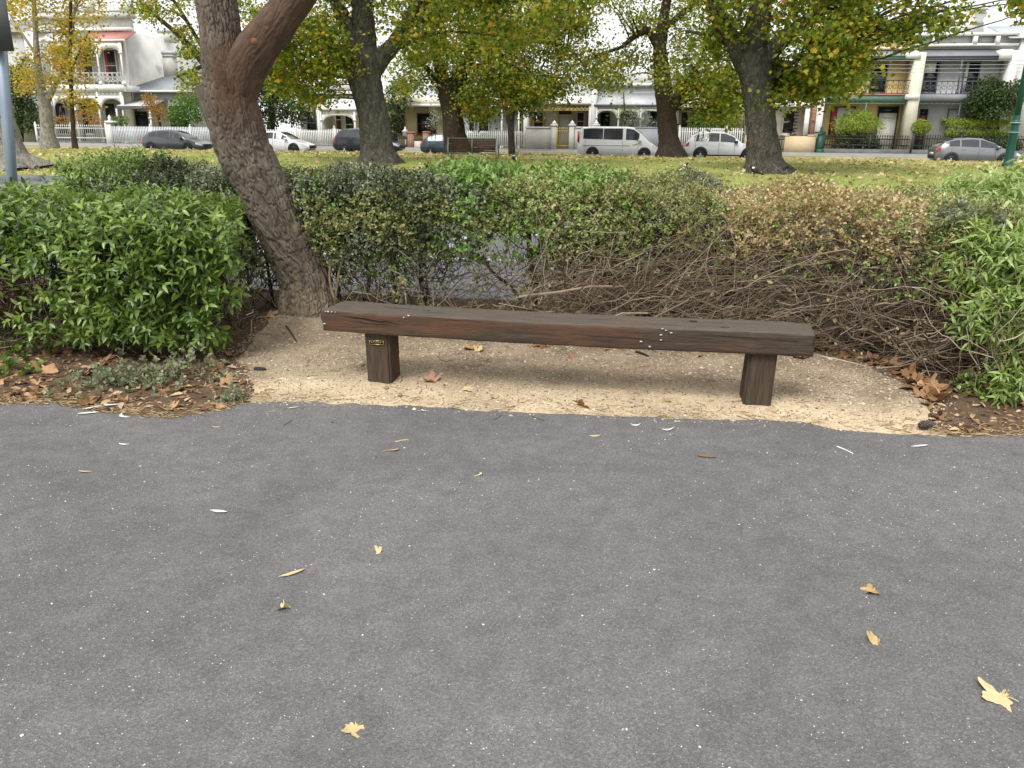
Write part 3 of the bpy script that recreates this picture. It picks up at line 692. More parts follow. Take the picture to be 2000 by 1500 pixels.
# the 300 leaves that show largest stand as leaves of their own
camv = np.array([0, 0, EYE]) - np.array(lb.location); dist = np.linalg.norm(P - camv, axis=1)
face = (R[:, :, 2] * norm(camv - P)).sum(1); vis = np.abs(face) * S / dist
inframe = (P[:, 0] + lb.location[0]) > -3.0
front = pts[:, 1].repeat(9) < fr_l(pts[:, 0].repeat(9)) - .0
score = np.where(inframe & front, vis, -1); big = np.argsort(-score)[:300]; rest = np.setdiff1d(np.arange(len(P)), big)
stuff(scatter('foliage', leaf_lance(.19), P[rest], R[rest], S[rest], MATS['glossy_leaf'], lb))
lm = raw_mesh('leaf', leaf_lance(.19)[0], leaf_lance(.19)[1]); lm.materials.append(MATS['glossy_leaf'])
for i in big:
    o = bpy.data.objects.new('leaf', lm); COL.objects.link(o); o.parent = lb
    M4 = Matrix(R[i].tolist()).to_4x4() @ Matrix.Scale(float(S[i]), 4); M4.translation = Vector(P[i]); o.matrix_local = M4
n = 2600; pin = np.stack([rb.uniform(LB_L, LB_R - .12, n), rb.uniform(4.6, 5.6, n), rb.uniform(.3, .92, n)], -1); pin = pin[lb_keep(pin)]; pin = pin[pin[:, 0] < LB_R - .2 - np.maximum(0, pin[:, 1] - 4.75) * .42]
add_foliage(lb, 'inner_shade_foliage', pin, norm(rb.normal(size=pin.shape)), leaf_lance(.22), 5, .15, .085, MATS['dark_leaf'], rb)  # bush interior: shade put into the colour of its inner leaves
n = 900
p0 = np.stack([rb.uniform(LB_L, LB_R - .1, n), rb.uniform(4.6, 5.6, n), rb.uniform(.02, .3, n)], -1)
p1 = p0 + np.stack([rb.normal(size=n) * .3, rb.normal(size=n) * .25 - .1, rb.uniform(.1, .7, n)], -1); p1[:, 2] = np.minimum(p1[:, 2], .98); p1[:, 1] = np.clip(p1[:, 1], 4.45, 5.7)
add_twigs(lb, 'twigs', p0, p1, rb.normal(size=(n, 3)) * .08, .0045, MATS['dark_twig'], rb)
n = 420; uL = ug(150, 600, 4.4)
p0 = np.stack([rb.uniform(LB_L + 1.5, uL + .1, n), rb.uniform(4.5, 4.9, n), rb.uniform(.05, .7, n)], -1)
p1 = p0 + np.stack([rb.normal(size=n) * .3, rb.normal(size=n) * .1 - .02, rb.normal(size=n) * .14], -1); p1[:, 2] = np.maximum(p1[:, 2], .03)
add_twigs(lb, 'bare_twigs', p0, p1, rb.normal(size=(n, 3)) * .06, .003, MATS['twig'], rb)
n = 330                                                   # bare tangle between the bush and the trunk
p0 = np.stack([rb.uniform(LB_R - .55, LB_R - .1, n), rb.uniform(4.9, 5.6, n), rb.uniform(.05, .5, n)], -1)
p1 = p0 + np.stack([rb.normal(size=n) * .25, rb.normal(size=n) * .15, rb.normal(size=n) * .16], -1); p1[:, 2] = np.maximum(p1[:, 2], .04)
add_twigs(lb, 'bare_twigs', p0, p1, rb.normal(size=(n, 3)) * .07, .003, MATS['twig'], rb)

# ---- the long hedge behind the bench
HB = HEDGE_BACK - .15
front_m = lambda U: np.interp(U, [-4.5, -2.6, 0, 1.2, 1.75, 2.4, 4], [5.95, 5.75, 5.72, 5.72, 5.2, 5.2, 5.3])
back_m = lambda U: np.full(np.shape(U), HB + .12)
UA = ug(165, 345, 6.7); UB0 = ug(430, 330, 6.5); UC0 = ug(860, 340, 6.5); UC1 = ug(1230, 350, 6.5); UD1 = ug(1830, 400, 6.2)
ht_m = lambda U: np.interp(U, [UA, UA + .5, UB0, UC0, UC1, UC1 + .8, UD1, 4], [1.24, 1.25, 1.17, 1.19, 1.18, 1.14, 1.10, 1.06]) + .025 * np.sin(np.asarray(U) * 7)
SMALL = leaf_oval(.33); MID = leaf_lance(.2)
def hedge_root(u, label, name='hedge_shrub'): return empty(name, to_world(np.array(u), np.array(6.3), np.array(0.)), 0, label, 'shrub', 'shrubs of the long hedge behind the bench')
def upper(pts, z0, z1, rng, p=1.0):                       # foliage thins out downwards on the front
    t = np.clip((z1 - pts[:, 2]) / (z1 - z0), 0, 1) * p * (pts[:, 1] < 6.25)
    return rng.random(len(pts)) > t

rh = np.random.default_rng(31)
# A: back left, loose dark shrub with upright tips
ra = hedge_root((UA + UB0) / 2, 'loose dark green shrub with upright tips between the glossy left bush and the road')
fa = lambda U: front_m(U) + .25
pts, nr = hedge_points(1500, UA, UB0 + .25, fa, back_m, ht_m, .35, rh, .13, 61, .08, .6)
loose = pts[:, 0] < UA + .85
add_foliage(ra, 'foliage', pts[loose], nr[loose], MID, 8, .2, .062, MATS['glossy_leaf'], rh, up=.6)
add_foliage(ra, 'foliage', pts[~loose], nr[~loose], SMALL, 10, .13, .036, MATS['dark_leaf'], rh)
pts, nr = hedge_points(900, UA + .5, UB0 + .3, fa, back_m, ht_m, .35, rh, .12, 62, .05, .6)
add_foliage(ra, 'pale_foliage', pts, nr, SMALL, 9, .12, .034, MATS['grey_leaf'], rh)
n = 500; p0 = np.stack([rh.uniform(UA, UB0, n), rh.uniform(6.1, 6.7, n), rh.uniform(.0, .5, n)], -1)
p1 = p0 + np.stack([rh.normal(size=n) * .22, rh.normal(size=n) * .15, rh.uniform(.2, .7, n)], -1); p1[:, 2] = np.minimum(p1[:, 2], 1.22)
add_twigs(ra, 'twigs', p0, p1, rh.normal(size=(n, 3)) * .06, .004, MATS['dark_twig'], rh)
# B: grey-green run between trunk and the green patch
rB = hedge_root((UB0 + UC0) / 2, 'dense grey-green small-leaved shrub just right of the leaning trunk, bare twigs below')
pts, nr = hedge_points(5200, UB0, UC0 + .12, front_m, back_m, ht_m, .32, rh, .12, 71, .06, .5)
k = upper(pts, .42, .74, rh); pts, nr = pts[k], nr[k]; w = fbm(pts[:, 0], pts[:, 2] + pts[:, 1], 2.4, 72)
g = w > .47
add_foliage(rB, 'foliage', pts[g], nr[g], SMALL, 10, .13, .036, MATS['grey_leaf'], rh)
add_foliage(rB, 'green_foliage', pts[~g], nr[~g], SMALL, 9, .13, .038, MATS['olive_leaf'], rh)
pts, nr = hedge_points(2300, UB0, UC0 + .1, front_m, back_m, ht_m, .58, rh, .08, 73, .22, .5)
add_foliage(rB, 'inner_shade_foliage', pts, nr, SMALL, 8, .13, .04, MATS['dark_leaf'], rh)  # dark leaf colour deepens the shade inside the hedge
pts, nr = hedge_points(260, UB0 + .4, UC0, front_m, back_m, ht_m, .3, rh, .1, 74, .05, .15)
add_foliage(rB, 'sprigs', pts, nr, SMALL, 7, .16, .036, MATS['bright_leaf'], rh)
# C: bright green glossy patch on top
rC = hedge_root((UC0 + UC1) / 2, 'bright green glossy shrub topping the middle of the hedge, open gap of stems beneath')
pts, nr = hedge_points(1100, UC0 - .1, UC1, lambda U: front_m(U) + .12, lambda U: back_m(U) + .03, lambda U: ht_m(U) + .02, .6, rh, .1, 81, .06, .85)
k = upper(pts, .78, .98, rh); add_foliage(rC, 'foliage', pts[k], nr[k], MID, 8, .16, .075, MATS['bright_leaf'], rh, up=.4)
pts, nr = hedge_points(2900, UC0 - .05, UC1 + .1, front_m, back_m, ht_m, .4, rh, .12, 82, .06, .35)
gapu = ug(1010, 500, 6.0); k = upper(pts, .5, .82, rh) & ~((np.abs(pts[:, 0] - gapu) < .2) & (pts[:, 2] < .8) & (rh.random(len(pts)) < .85)); pts, nr = pts[k], nr[k]
wc_ = fbm(pts[:, 0] * 2.2, pts[:, 1] * 2 + pts[:, 2] * 2, 1, 84) + .25 * (pts[:, 0] - UC0) / (UC1 - UC0); gc_ = wc_ < .6
add_foliage(rC, 'grey_foliage', pts[gc_], nr[gc_], SMALL, 10, .13, .036, MATS['grey_leaf'], rh)
add_foliage(rC, 'olive_foliage', pts[~gc_], nr[~gc_], SMALL, 10, .13, .036, MATS['olive_leaf'], rh)
pts, nr = hedge_points(420, UC0, UC1 + .2, front_m, back_m, ht_m, .55, rh, .1, 83, .05, .2)
add_foliage(rC, 'sprigs', pts, nr, SMALL, 8, .15, .037, MATS['bright_leaf'], rh)
# D: drying shrub, olive on top, tan and golden on its face
rD = hedge_root((UC1 + UD1) / 2, 'half-dead straw and olive shrub in the right half of the hedge, brown twig tangle below')
pts, nr = hedge_points(5200, UC1 - .15, UD1 + .35, front_m, back_m, ht_m, .42, rh, .13, 91, .05, .62)
k = upper(pts, .64, .96, rh); pts, nr = pts[k], nr[k]
dry_u = ug(1560, 450, 6.0); dry = np.exp(-((pts[:, 0] - dry_u) / .8) ** 2) * np.clip((6.75 - pts[:, 1]) / .6, 0, 1) + .35 * (fbm(pts[:, 0] * 3, pts[:, 1] * 3 + pts[:, 2] * 3, 1, 92) - .5) * 2
w = fbm(pts[:, 0] * 2.6, pts[:, 1] * 2.6 + pts[:, 2], 1, 93)
d_ = dry > .55; g_ = ~d_ & (w > .57); ol = ~d_ & ~g_
add_foliage(rD, 'dry_foliage', pts[d_], nr[d_], SMALL, 7, .13, .034, MATS['dry_leaf'], rh)
add_foliage(rD, 'grey_foliage', pts[g_], nr[g_], SMALL, 10, .12, .034, MATS['grey_leaf'], rh)
add_foliage(rD, 'olive_foliage', pts[ol], nr[ol], leaf_oval(.24), 10, .13, .036, MATS['olive_leaf'], rh)
pts, nr = hedge_points(300, UC1, UD1 + .2, front_m, back_m, ht_m, .45, rh, .1, 94, .05, .1)
add_foliage(rD, 'sprigs', pts, nr, SMALL, 7, .15, .035, MATS['lime_leaf'], rh)
n = 1700                                                  # golden bare shoots standing through the dry face
U = rh.normal(dry_u, .55, n); V = front_m(U) + rh.uniform(-.05, .75, n); Z = ht_m(U) * rh.uniform(.62, 1.0, n)
p0 = np.stack([U, V, Z - .05], -1); p1 = p0 + np.stack([rh.normal(size=n) * .11, rh.normal(size=n) * .08 - .05, rh.uniform(.0, .15, n)], -1)
simple('straw', (.42, .32, .13), .8, var=.4, sc=6); add_twigs(rD, 'straw_shoots', p0, p1, rh.normal(size=(n, 3)) * .02, .0024, MATS['straw'], rh, 4, .004)
# twig tangle under the foliage
def tangle(root, n, u0, u1, zl, zh, dirs, rad, mat, rng, vf=-.06, vb=.7, L=.4, bend=.08, loose=1.0):
    U = rng.uniform(u0, u1, n); V = front_m(U) + rng.uniform(vf, vb, n); Z = rng.uniform(zl, zh, n)
    p0 = np.stack([U, V, Z], -1); D = norm(np.array(dirs)[None] + rng.normal(size=(n, 3)) * np.array([.8, .45, .5])[None] * loose)
    p1 = p0 + D * (L * rng.uniform(.5, 1.6, (n, 1))); p1[:, 2] = np.clip(p1[:, 2], .03, 1.0); p1[:, 1] = np.minimum(p1[:, 1], HB + .1)
    add_twigs(root, 'twigs', p0, p1, rng.normal(size=(n, 3)) * bend + np.array([0, 0, bend * .3]), rad, mat, rng, forks=2)
rt = np.random.default_rng(33)
tangle(rB, 420, UB0, UC0 + .15, .02, .6, (.1, 0, .5), .0035, MATS['twig'], rt)
tangle(rB, 420, UB0, UC0 + .15, .02, .65, (.1, 0, .8), .0045, MATS['dark_twig'], rt, .1, .9)
tangle(rC, 190, UC0, UC1, .02, .6, (.4, 0, .4), .0035, MATS['twig'], rt)
tangle(rC, 160, UC0 + .5, UC1, .02, .5, (1.2, -.1, .2), .004, MATS['twig'], rt, -.08, .3, .6)
GAP_U = ug(1045, 500, 6.2)
tangle(rD, 1100, GAP_U + .05, UD1 + .2, .03, .7, (1.3, -.08, .3), .0027, MATS['twig'], rt, -.10, .45, .55, .05, .6)
tangle(rD, 500, GAP_U + .1, UD1 + .6, .03, .66, (.5, -.05, .4), .0028, MATS['twig'], rt, -.10, .5, .45)
tangle(rD, 620, GAP_U + .1, UD1 + .7, .02, .55, (.1, -.05, .9), .0042, MATS['twig'], rt, -.05, .5, .45, .1)
tangle(rD, 1100, GAP_U + .15, UD1 + .8, .02, .7, (.2, .1, .4), .0042, MATS['dark_twig'], rt, .15, 1.2, .5, .1)
tangle(rD, 110, GAP_U - .05, UC1 + .3, .04, .42, (1.5, -.1, .25), .0055, MATS['twig'], rt, -.12, .1, .7, .06)
pts, nr = hedge_points(2200, UC1 - .25, UD1 + .8, lambda U: front_m(U) + .45, back_m, lambda U: ht_m(U) * .78, .1, rh, .1, 95, .15, .3)
add_foliage(rD, 'inner_shade_foliage', pts, nr, SMALL, 8, .15, .045, MATS['dark_leaf'], rh)  # shade of the tangle's interior painted as darker leaves
for rt_, a_, b_, cnt in ((rD, GAP_U, UD1 + .5, 420), (rB, UB0 + .3, UC0, 200), (rC, UC0, UC1, 120)):
    U = rt.uniform(a_, b_, cnt); pz = np.stack([U, front_m(U) + rt.uniform(-.08, .5, cnt), rt.uniform(.05, .6, cnt)], -1)
    add_foliage(rt_, 'dead_leaves', pz, norm(rt.normal(size=pz.shape)), leaf_oval(.36), 3, .1, .04, MATS['dry_leaf'] if rt_ is rD else MATS['olive_leaf'], rt)
# stems one can tell apart
def stem(root, pts, r0, r1, mat=None, n=7):
    m = MB(); P, _ = interp_path([(*W(*p), 1) for p in pts], 14); o = np.array(root.location)
    m.tube([tuple(p[:3] - o) for p in P], list(np.linspace(r0, r1, 14)), n); return m.build('stem', mat or MATS['dark_twig'], root, True)
for (px, py, v) in ((1020, 470, 6.25),):
    u0 = ug(px + 20, 600, 6.3); stem(rC, [(u0, 6.3, -.02), (u0 + .03, 6.25, .3), (u0 - .02, 6.25, .55), (u0 - .05, 6.3, .9)], .03, .018)
    stem(rC, [(u0, 6.28, .05), (u0 - .15, 6.25, .3), (u0 - .35, 6.2, .45), (u0 - .45, 6.2, .7)], .018, .009)
    stem(rC, [(u0 + .02, 6.26, .3), (u0 + .12, 6.25, .5), (u0 + .15, 6.2, .85)], .014, .007)
for k, u in enumerate(np.linspace(UB0 + .3, UC0 - .05, 7)):
    u += rt.uniform(-.08, .08); stem(rB, [(u, 6.2, -.02), (u + rt.normal() * .06, 6.15, .4), (u + rt.normal() * .12, 6.2, .9)], .017, .009)
for k, u in enumerate(np.linspace(UC1 - .2, UD1, 8)):
    u += rt.uniform(-.08, .08); v = float(front_m(u)) + .5; stem(rD, [(u, v, -.02), (u + rt.normal() * .1, v - .05, .35), (u + rt.normal() * .2, v, .85)], .018, .008)
# pale dead branch lying along the face of the tangle
stem(rD, [(ug(1075, 590, 5.7), 5.66, .13), (ug(1180, 578, 5.65), 5.6, .16), (ug(1240, 580, 5.6), 5.58, .17), (ug(1290, 545, 5.6), 5.57, .28), (ug(1350, 515, 5.6), 5.56, .4)], .013, .005, MATS['twig'])
# suckers at the foot of the leaning trunk
for pp in ([(655, 590), (640, 540), (650, 500), (630, 430)], [(655, 590), (662, 520), (690, 470), (705, 430)]):
    q = [AT(px, py, TY - .18) for px, py in pp]; m = MB(); P_, _ = interp_path([(*p, 1) for p in q], 12)
    m.tube([tuple(p[:3] - np.array([TREE_XY[0], TY, 0])) for p in P_], list(np.linspace(.011, .005, 12)), 6); m.build('sucker', MATS['twig'], ltree, True)

# ---- right bush: long drooping light green leaves
rr = np.random.default_rng(41)
rbsh = empty('willow_leaved_bush', to_world(np.array(2.5), np.array(5.2), np.array(0.)), 0, 'bush with long drooping light green leaves at the right edge, beside the path', 'bush')
LUMPS = [(1973, 530, 4.75, 0.34, 210), (2088, 490, 4.9, 0.43, 170), (1888, 470, 5.0, 0.23, 120), (1928, 590, 4.65, 0.21, 90), (2038, 640, 4.6, 0.27, 90), (1993, 710, 4.5, 0.18, 22), (1953, 745, 4.42, 0.11, 14), (2058, 740, 4.45, 0.21, 30), (1953, 410, 5.3, 0.25, 110), (2098, 420, 5.4, 0.38, 110), (1858, 425, 5.4, 0.17, 60), (1878, 385, 6.0, 0.19, 60), (1978, 380, 6.2, 0.29, 80)]
PP = []; NN = []
for (px, py, Y, r, cnt) in LUMPS:
    c = AT(px, py, Y); dd = norm(rr.normal(size=(cnt, 3)) + np.array([-.15, -.7, .35])); PP.append(c + dd * r * rr.uniform(.55, 1.08, (cnt, 1))); NN.append(dd)
PP = np.concatenate(PP) - np.array(rbsh.location); NN = np.concatenate(NN); k = PP[:, 2] > .05; PP, NN = PP[k], NN[k]
P, R, S = shoots(PP, NN, 10, .2, .09, rr, spread=.8, up=.1, droop=.4)
vis = np.abs((R[:, :, 2] * norm(np.array([0, 0, EYE]) - np.array(rbsh.location) - P)).sum(1)) * S / np.linalg.norm(P + np.array(rbsh.location), axis=1)
xw = P[:, 0] + rbsh.location[0]; yw = P[:, 1] + rbsh.location[1]; okf = (xw / yw < .66) & (yw < 5.2)
big = np.argsort(-np.where(okf, vis, -1))[:220]; rest = np.setdiff1d(np.arange(len(P)), big)
stuff(scatter('foliage', leaf_lance(.12, .03, .28), P[rest], R[rest], S[rest], MATS['lime_leaf'], rbsh))
lm2 = raw_mesh('leaf', leaf_lance(.12, .03, .28)[0], leaf_lance(.12, .03, .28)[1]); lm2.materials.append(MATS['lime_leaf'])
for i in big:
    o = bpy.data.objects.new('leaf', lm2); COL.objects.link(o); o.parent = rbsh
    M4 = Matrix(R[i].tolist()).to_4x4() @ Matrix.Scale(float(S[i]), 4); M4.translation = Vector(P[i]); o.matrix_local = M4
n = 700; c0 = to_world(np.array(2.7), np.array(5.4), np.array(0.)) - np.array(rbsh.location)
p0 = np.stack([rr.uniform(1.95, 3.6, n), rr.uniform(4.8, 5.6, n), rr.uniform(.02, .5, n)], -1)
p1 = p0 + np.stack([rr.normal(size=n) * .22 - .05, rr.normal(size=n) * .15 - .08, rr.uniform(-.05, .5, n)], -1); p1[:, 2] = np.clip(p1[:, 2], .02, .95)
add_twigs(rbsh, 'twigs', p0, p1, rr.normal(size=(n, 3)) * .08, .0038, MATS['twig'], rr)
n = 400; p0 = np.stack([rr.uniform(2.0, 3.8, n), rr.uniform(5.1, 6.0, n), rr.uniform(.02, .7, n)], -1); p1 = p0 + rr.normal(size=(n, 3)) * .25; p1[:, 2] = np.clip(p1[:, 2], .02, 1)
add_twigs(rbsh, 'inner_twigs', p0, p1, rr.normal(size=(n, 3)) * .08, .006, MATS['dark_twig'], rr)

# ---- groundcover at the foot of the left bush and small plants
leafmat('cover_leaf', [(0, (.08, .10, .05)), (.5, (.19, .23, .13)), (1, (.38, .42, .26))], .25, .6)
def cover(name, label, spots, n, r, size, mat, seed, h=.09):
    rg = np.random.default_rng(seed); c0 = G(*spots[0]); root = empty(name, (c0[0], c0[1], float(zg(c0[0], c0[1]))), 0, label, 'plant')
    P = []
    for s in spots:
        c = G(*s); q = rg.normal(size=(n, 2)) * r; x = c[0] + q[:, 0]; y = c[1] + q[:, 1] * .8
        P.append(np.stack([x, y, zg(x, y) + np.abs(rg.normal(size=n)) * h * np.exp(-(q ** 2).sum(1) / (2 * r * r)) + .012], -1))
    P = np.concatenate(P) - np.array(root.location); N = norm(rg.normal(size=P.shape) * .5 + np.array([0, -.3, 1]))
    A, R, S = shoots(P, N, 5, .05, size, rg); k = A[:, 2] > -.03; stuff(scatter('foliage', leaf_oval(.42, .05), A[k], R[k], S[k], mat, root))
    p0 = P - np.array([0, 0, .02]); p1 = P + N * .03; stuff(twig_mesh('stems', curves(p0, p1, rg.normal(size=P.shape) * .01, 4), np.full((len(P), 4), .0015), MATS['twig'], root)); return root
cover('groundcover_plant', 'grey-green round-leaved groundcover sprawling under the glossy left bush', [(290, 745), (230, 748), (330, 758), (180, 765), (380, 735)], 45, .13, .032, MATS['cover_leaf'], 5)
cover('weed_tuft', 'small green weed where sand and asphalt meet near the left bush', [(455, 786)], 40, .05, .022, MATS['cover_leaf'], 6, .05)
cover('weed_tuft', 'bright green seedling clump at the left edge under the bush', [(20, 690), (60, 700), (30, 730)], 22, .09, .045, MATS['glossy_leaf'], 7)
cover('weed_tuft', 'round-leaved light green weed below the drooping right bush', [(1905, 775), (1930, 785), (1885, 765)], 14, .05, .035, MATS['lime_leaf'], 8)

# ================================================================== FALLEN LEAVES AND SMALL THINGS ON THE GROUND
def deadmat(name, a, b):
    m, t, bs = nodes(name, .75, 0, .25); oi = t.nodes.new('ShaderNodeObjectInfo'); p = coord(t, 'Object')
    n = noise(t, p, 7, 4, .6); f = math_(t, 'ADD', math_(t, 'MULTIPLY', oi.outputs['Random'], .7), math_(t, 'MULTIPLY', n, .45))
    t.links.new(ramp(t, f, [(.15, a), (.6, tuple((x + y) / 2 for x, y in zip(a, b))), (1, b)]), bs.inputs['Base Color']); bump(t, bs, n, .3, .02); return m
deadmat('brown_leaf', (.15, .075, .035), (.44, .27, .14)); deadmat('yellow_leaf', (.34, .21, .07), (.7, .58, .34)); deadmat('white_leaf', (.55, .53, .48), (.78, .76, .72)); deadmat('pink_leaf', (.38, .2, .13), (.5, .33, .22))
def plane_leaf(seed, curl):
    r_ = random.Random(seed); N = 40; rad = []
    for k in range(N):
        a = 2 * math.pi * k / N; lobe = max(0, math.cos(2.5 * (a - math.pi / 2))) if True else 0
        r = .30 + .22 * abs(math.cos(2.5 * (a - math.pi / 2))) ** 1.4 + .035 * math.cos(13 * a) + r_.uniform(-.02, .02)
        if math.sin(a) < -.8: r *= .62
        rad.append(r)
    V = [(0, 0, 0)]; F = []; ca = r_.uniform(0, 3.14); cb = r_.uniform(-.6, .6)
    for j, s in enumerate((.5, 1.0)):
        for k in range(N):
            a = 2 * math.pi * k / N; x = rad[k] * s * math.cos(a); y = rad[k] * s * math.sin(a)
            w = x * math.cos(ca) + y * math.sin(ca); z = curl * (w * w * 1.6 + cb * x * y * 2) + .03 * s * math.sin(4 * a + seed) * curl
            V.append((x, y, z))
    F += [(0, 1 + k, 1 + (k + 1) % N) for k in range(N)] + [(1 + k, 1 + N + k, 1 + N + (k + 1) % N, 1 + (k + 1) % N) for k in range(N)]
    n = len(V); st = [(0, -.1, .01), (.012, -.42, .04), (.03, -.72, .02)]
    for (x, y, z) in st: V += [(x - .012, y, z), (x + .012, y, z), (x, y, z + .02)]
    for i in range(2):
        b = n + 3 * i; F += [(b, b + 1, b + 4, b + 3), (b + 1, b + 2, b + 5, b + 4), (b + 2, b, b + 3, b + 5)]
    V = np.array(V); V[:, 2] -= V[1:, 2].min(); return raw_mesh('fallen_leaf', V, F)
def torn_leaf(seed, curl):
    me = plane_leaf(seed, curl); r_ = random.Random(seed); n = len(me.vertices) - 9; a0 = r_.uniform(0, 6.28); wd = r_.uniform(.8, 1.3)
    for i in range(1, n):
        v = me.vertices[i]; a = math.atan2(v.co.y, v.co.x); dd = abs((a - a0 + math.pi) % (2 * math.pi) - math.pi)
        if dd < wd: k = .30 + .3 * (dd / wd) ** 2 + .1 * math.sin(9 * a); v.co.x *= k; v.co.y *= k
        v.co.z += .12 * max(0, v.co.x * math.cos(a0 + 2) + v.co.y * math.sin(a0 + 2) - .12) * abs(curl)
    for i in range(n, n + 9): me.vertices[i].co.y *= .45
    return me
TLM = [torn_leaf(20 + i, c) for i, c in enumerate((.5, .8, .65, 1.0))]
PLM = [plane_leaf(i, c) for i, c in enumerate((.5, .9, 1.3, -.7, .7, -.5, 1.5))]
def long_leaf(curl):
    V = []; n = 7
    for k in range(n):
        s = k / (n - 1); w = .11 * math.sin(math.pi * min(1, s * .95 + .05)) ** .8; x = s - .5; yb = curl * .35 * (s - .5) ** 2 * 4
        z = .03 + .05 * math.sin(3 * s) * abs(curl); V += [(x, yb - w, z + .04), (x, yb, z), (x, yb + w, z + .05)]
    F = [(3 * k + j, 3 * k + 3 + j, 3 * k + 4 + j, 3 * k + 1 + j) for k in range(n - 1) for j in range(2)]
    V = np.array(V); V[:, 2] -= V[:, 2].min(); return raw_mesh('gum_leaf', V, F)
LLM = [long_leaf(c) for c in (.1, .8, 2.0)]
def put(me, mat, x, y, size, rz, tilt, label, cat, group=None, name='fallen_leaf', lift=.002):
    me = me.copy() if not me.materials or me.materials[0] != MATS[mat] else me
    me.materials.clear(); me.materials.append(MATS[mat]); o = bpy.data.objects.new(name, me); COL.objects.link(o)
    vs_ = np.array([v.co for v in me.vertices]) * size; Rm = Matrix.Rotation(rz, 3, 'Z') @ Matrix.Rotation(tilt[0], 3, 'X') @ Matrix.Rotation(tilt[1], 3, 'Y')
    q = vs_ @ np.array(Rm).T; zz = zg(q[:, 0] + x, q[:, 1] + y); 
    o.location = (x, y, float(np.percentile(zz - q[:, 2], 70)) + lift); o.rotation_euler = Rm.to_euler(); o.scale = (size,) * 3
    return tag(o, label, cat, group)
CACHE = {}
def meshof(kind, i, mat):
    k = (kind, i, mat)
    if k not in CACHE:
        me = {'p': PLM, 'l': LLM, 't': TLM}[kind][i].copy(); me.materials.append(MATS[mat]); CACHE[k] = me
    return CACHE[k]
rl = random.Random(5)
# the drift of brown plane leaves along the right foot of the hedge
gl = 'brown leaf in the drift along the foot of the hedge, right of the bench'
line = [G(*p)[:2] for p in ((1510, 688), (1610, 696), (1690, 712), (1760, 735), (1810, 765), (1840, 800))]
LL = np.r_[0, np.cumsum([np.linalg.norm(line[i + 1] - line[i]) for i in range(5)])]
for k in range(50):
    q = rl.random() * LL[-1]; i = int(np.searchsorted(LL, q)) - 1; i = max(0, min(4, i)); a, b = line[i], line[i + 1]; c = a + (b - a) * (q - LL[i]) / (LL[i + 1] - LL[i])
    x = c[0] + rl.gauss(0, .07); y = c[1] + rl.gauss(.01, .05)
    put(meshof('p', rl.randrange(7), 'brown_leaf'), 'brown_leaf', x, y, rl.uniform(.085, .15), rl.uniform(0, 6.3), (rl.gauss(0, .22) + .1, rl.gauss(0, .2)), gl, 'leaf', 'leaf drift right of the bench', lift=.002 + .02 * rl.random())
gl = 'dead brown leaf lying on the soil under the left bush'
for k in range(60):
    px = rl.uniform(0, 470); py = rl.uniform(690, 800) - (px > 330) * rl.uniform(0, 60)
    c = G(px, py)
    if c[1] < yedge(c[0]) + .02: continue
    put(meshof('p', rl.randrange(7), 'brown_leaf'), 'brown_leaf', c[0], c[1], rl.uniform(.06, .13), rl.uniform(0, 6.3), (rl.gauss(0, .35), rl.gauss(0, .35)), gl, 'leaf', 'leaves under the left bush')
for (px, py, s, lab) in ((330, 803, .14, 'pair of pale brown dead leaf at the asphalt edge below the left bush'), (425, 795, .12, 'orange-tan dead leaf at the asphalt edge beside the small weed'), (180, 790, .13, 'ginger dead leaf near the asphalt edge, left of the white gum leaves'), (52, 755, .12, 'tan dead leaf on the soil close to the left picture edge'), (530, 640, .16, 'brown leaf at the left foot of the leaning trunk')):
    c = G(px, py) if py > 600 else AT(px, py, 5.6)
    o = put(meshof('p', rl.randrange(7), 'brown_leaf'), 'brown_leaf', c[0], c[1], s, rl.uniform(0, 6.3), (rl.gauss(0, .2), rl.gauss(0, .2)), lab, 'leaf')
    if py < 600: o.location.z = c[2] - .03; o.rotation_euler = (1.1, .3, .4)
# leaves lying on the sand
for (px, py, s, mat, tl, lab) in ((918, 684, .15, 'brown_leaf', .5, 'crumpled brown leaf on the sand behind the bench, left of its middle'), (935, 690, .09, 'yellow_leaf', .4, 'curled golden leaf beside the crumpled brown leaf under the bench'),
        (1056, 680, .17, 'brown_leaf', .4, 'broad brown leaf half hidden behind the middle of the beam'), (840, 746, .13, 'pink_leaf', .08, 'flat pinkish-tan leaf on the sand right of the plaque post'), (912, 762, .12, 'yellow_leaf', .15, 'yellowed leaf on the sand in front of the bench middle'),
        (1118, 700, .10, 'brown_leaf', .6, 'upright curled brown leaf on the sand beneath the bench'), (1136, 798, .12, 'brown_leaf', .3, 'tan leaf on the sand edge just behind the asphalt'), (1365, 702, .07, 'brown_leaf', .2, 'small brown leaf on the sand near the right post'), (1185, 690, .06, 'brown_leaf', .2, 'tiny brown leaf on the sand under the beam'),
        (1303, 787, .06, 'yellow_leaf', .1, 'small golden leaf on the sand left of the right post'), (1812, 795, .10, 'brown_leaf', .25, 'large curled brown leaf at the right end of the sand'), (1832, 824, .095, 'brown_leaf', .2, 'brown leaf above the pine cone')):
    c = G(px, py); put(meshof('p', rl.randrange(7), mat), mat, c[0], c[1], s, rl.uniform(0, 6.3), (rl.gauss(0, tl * .7), rl.gauss(0, tl * .7)), lab, 'leaf')
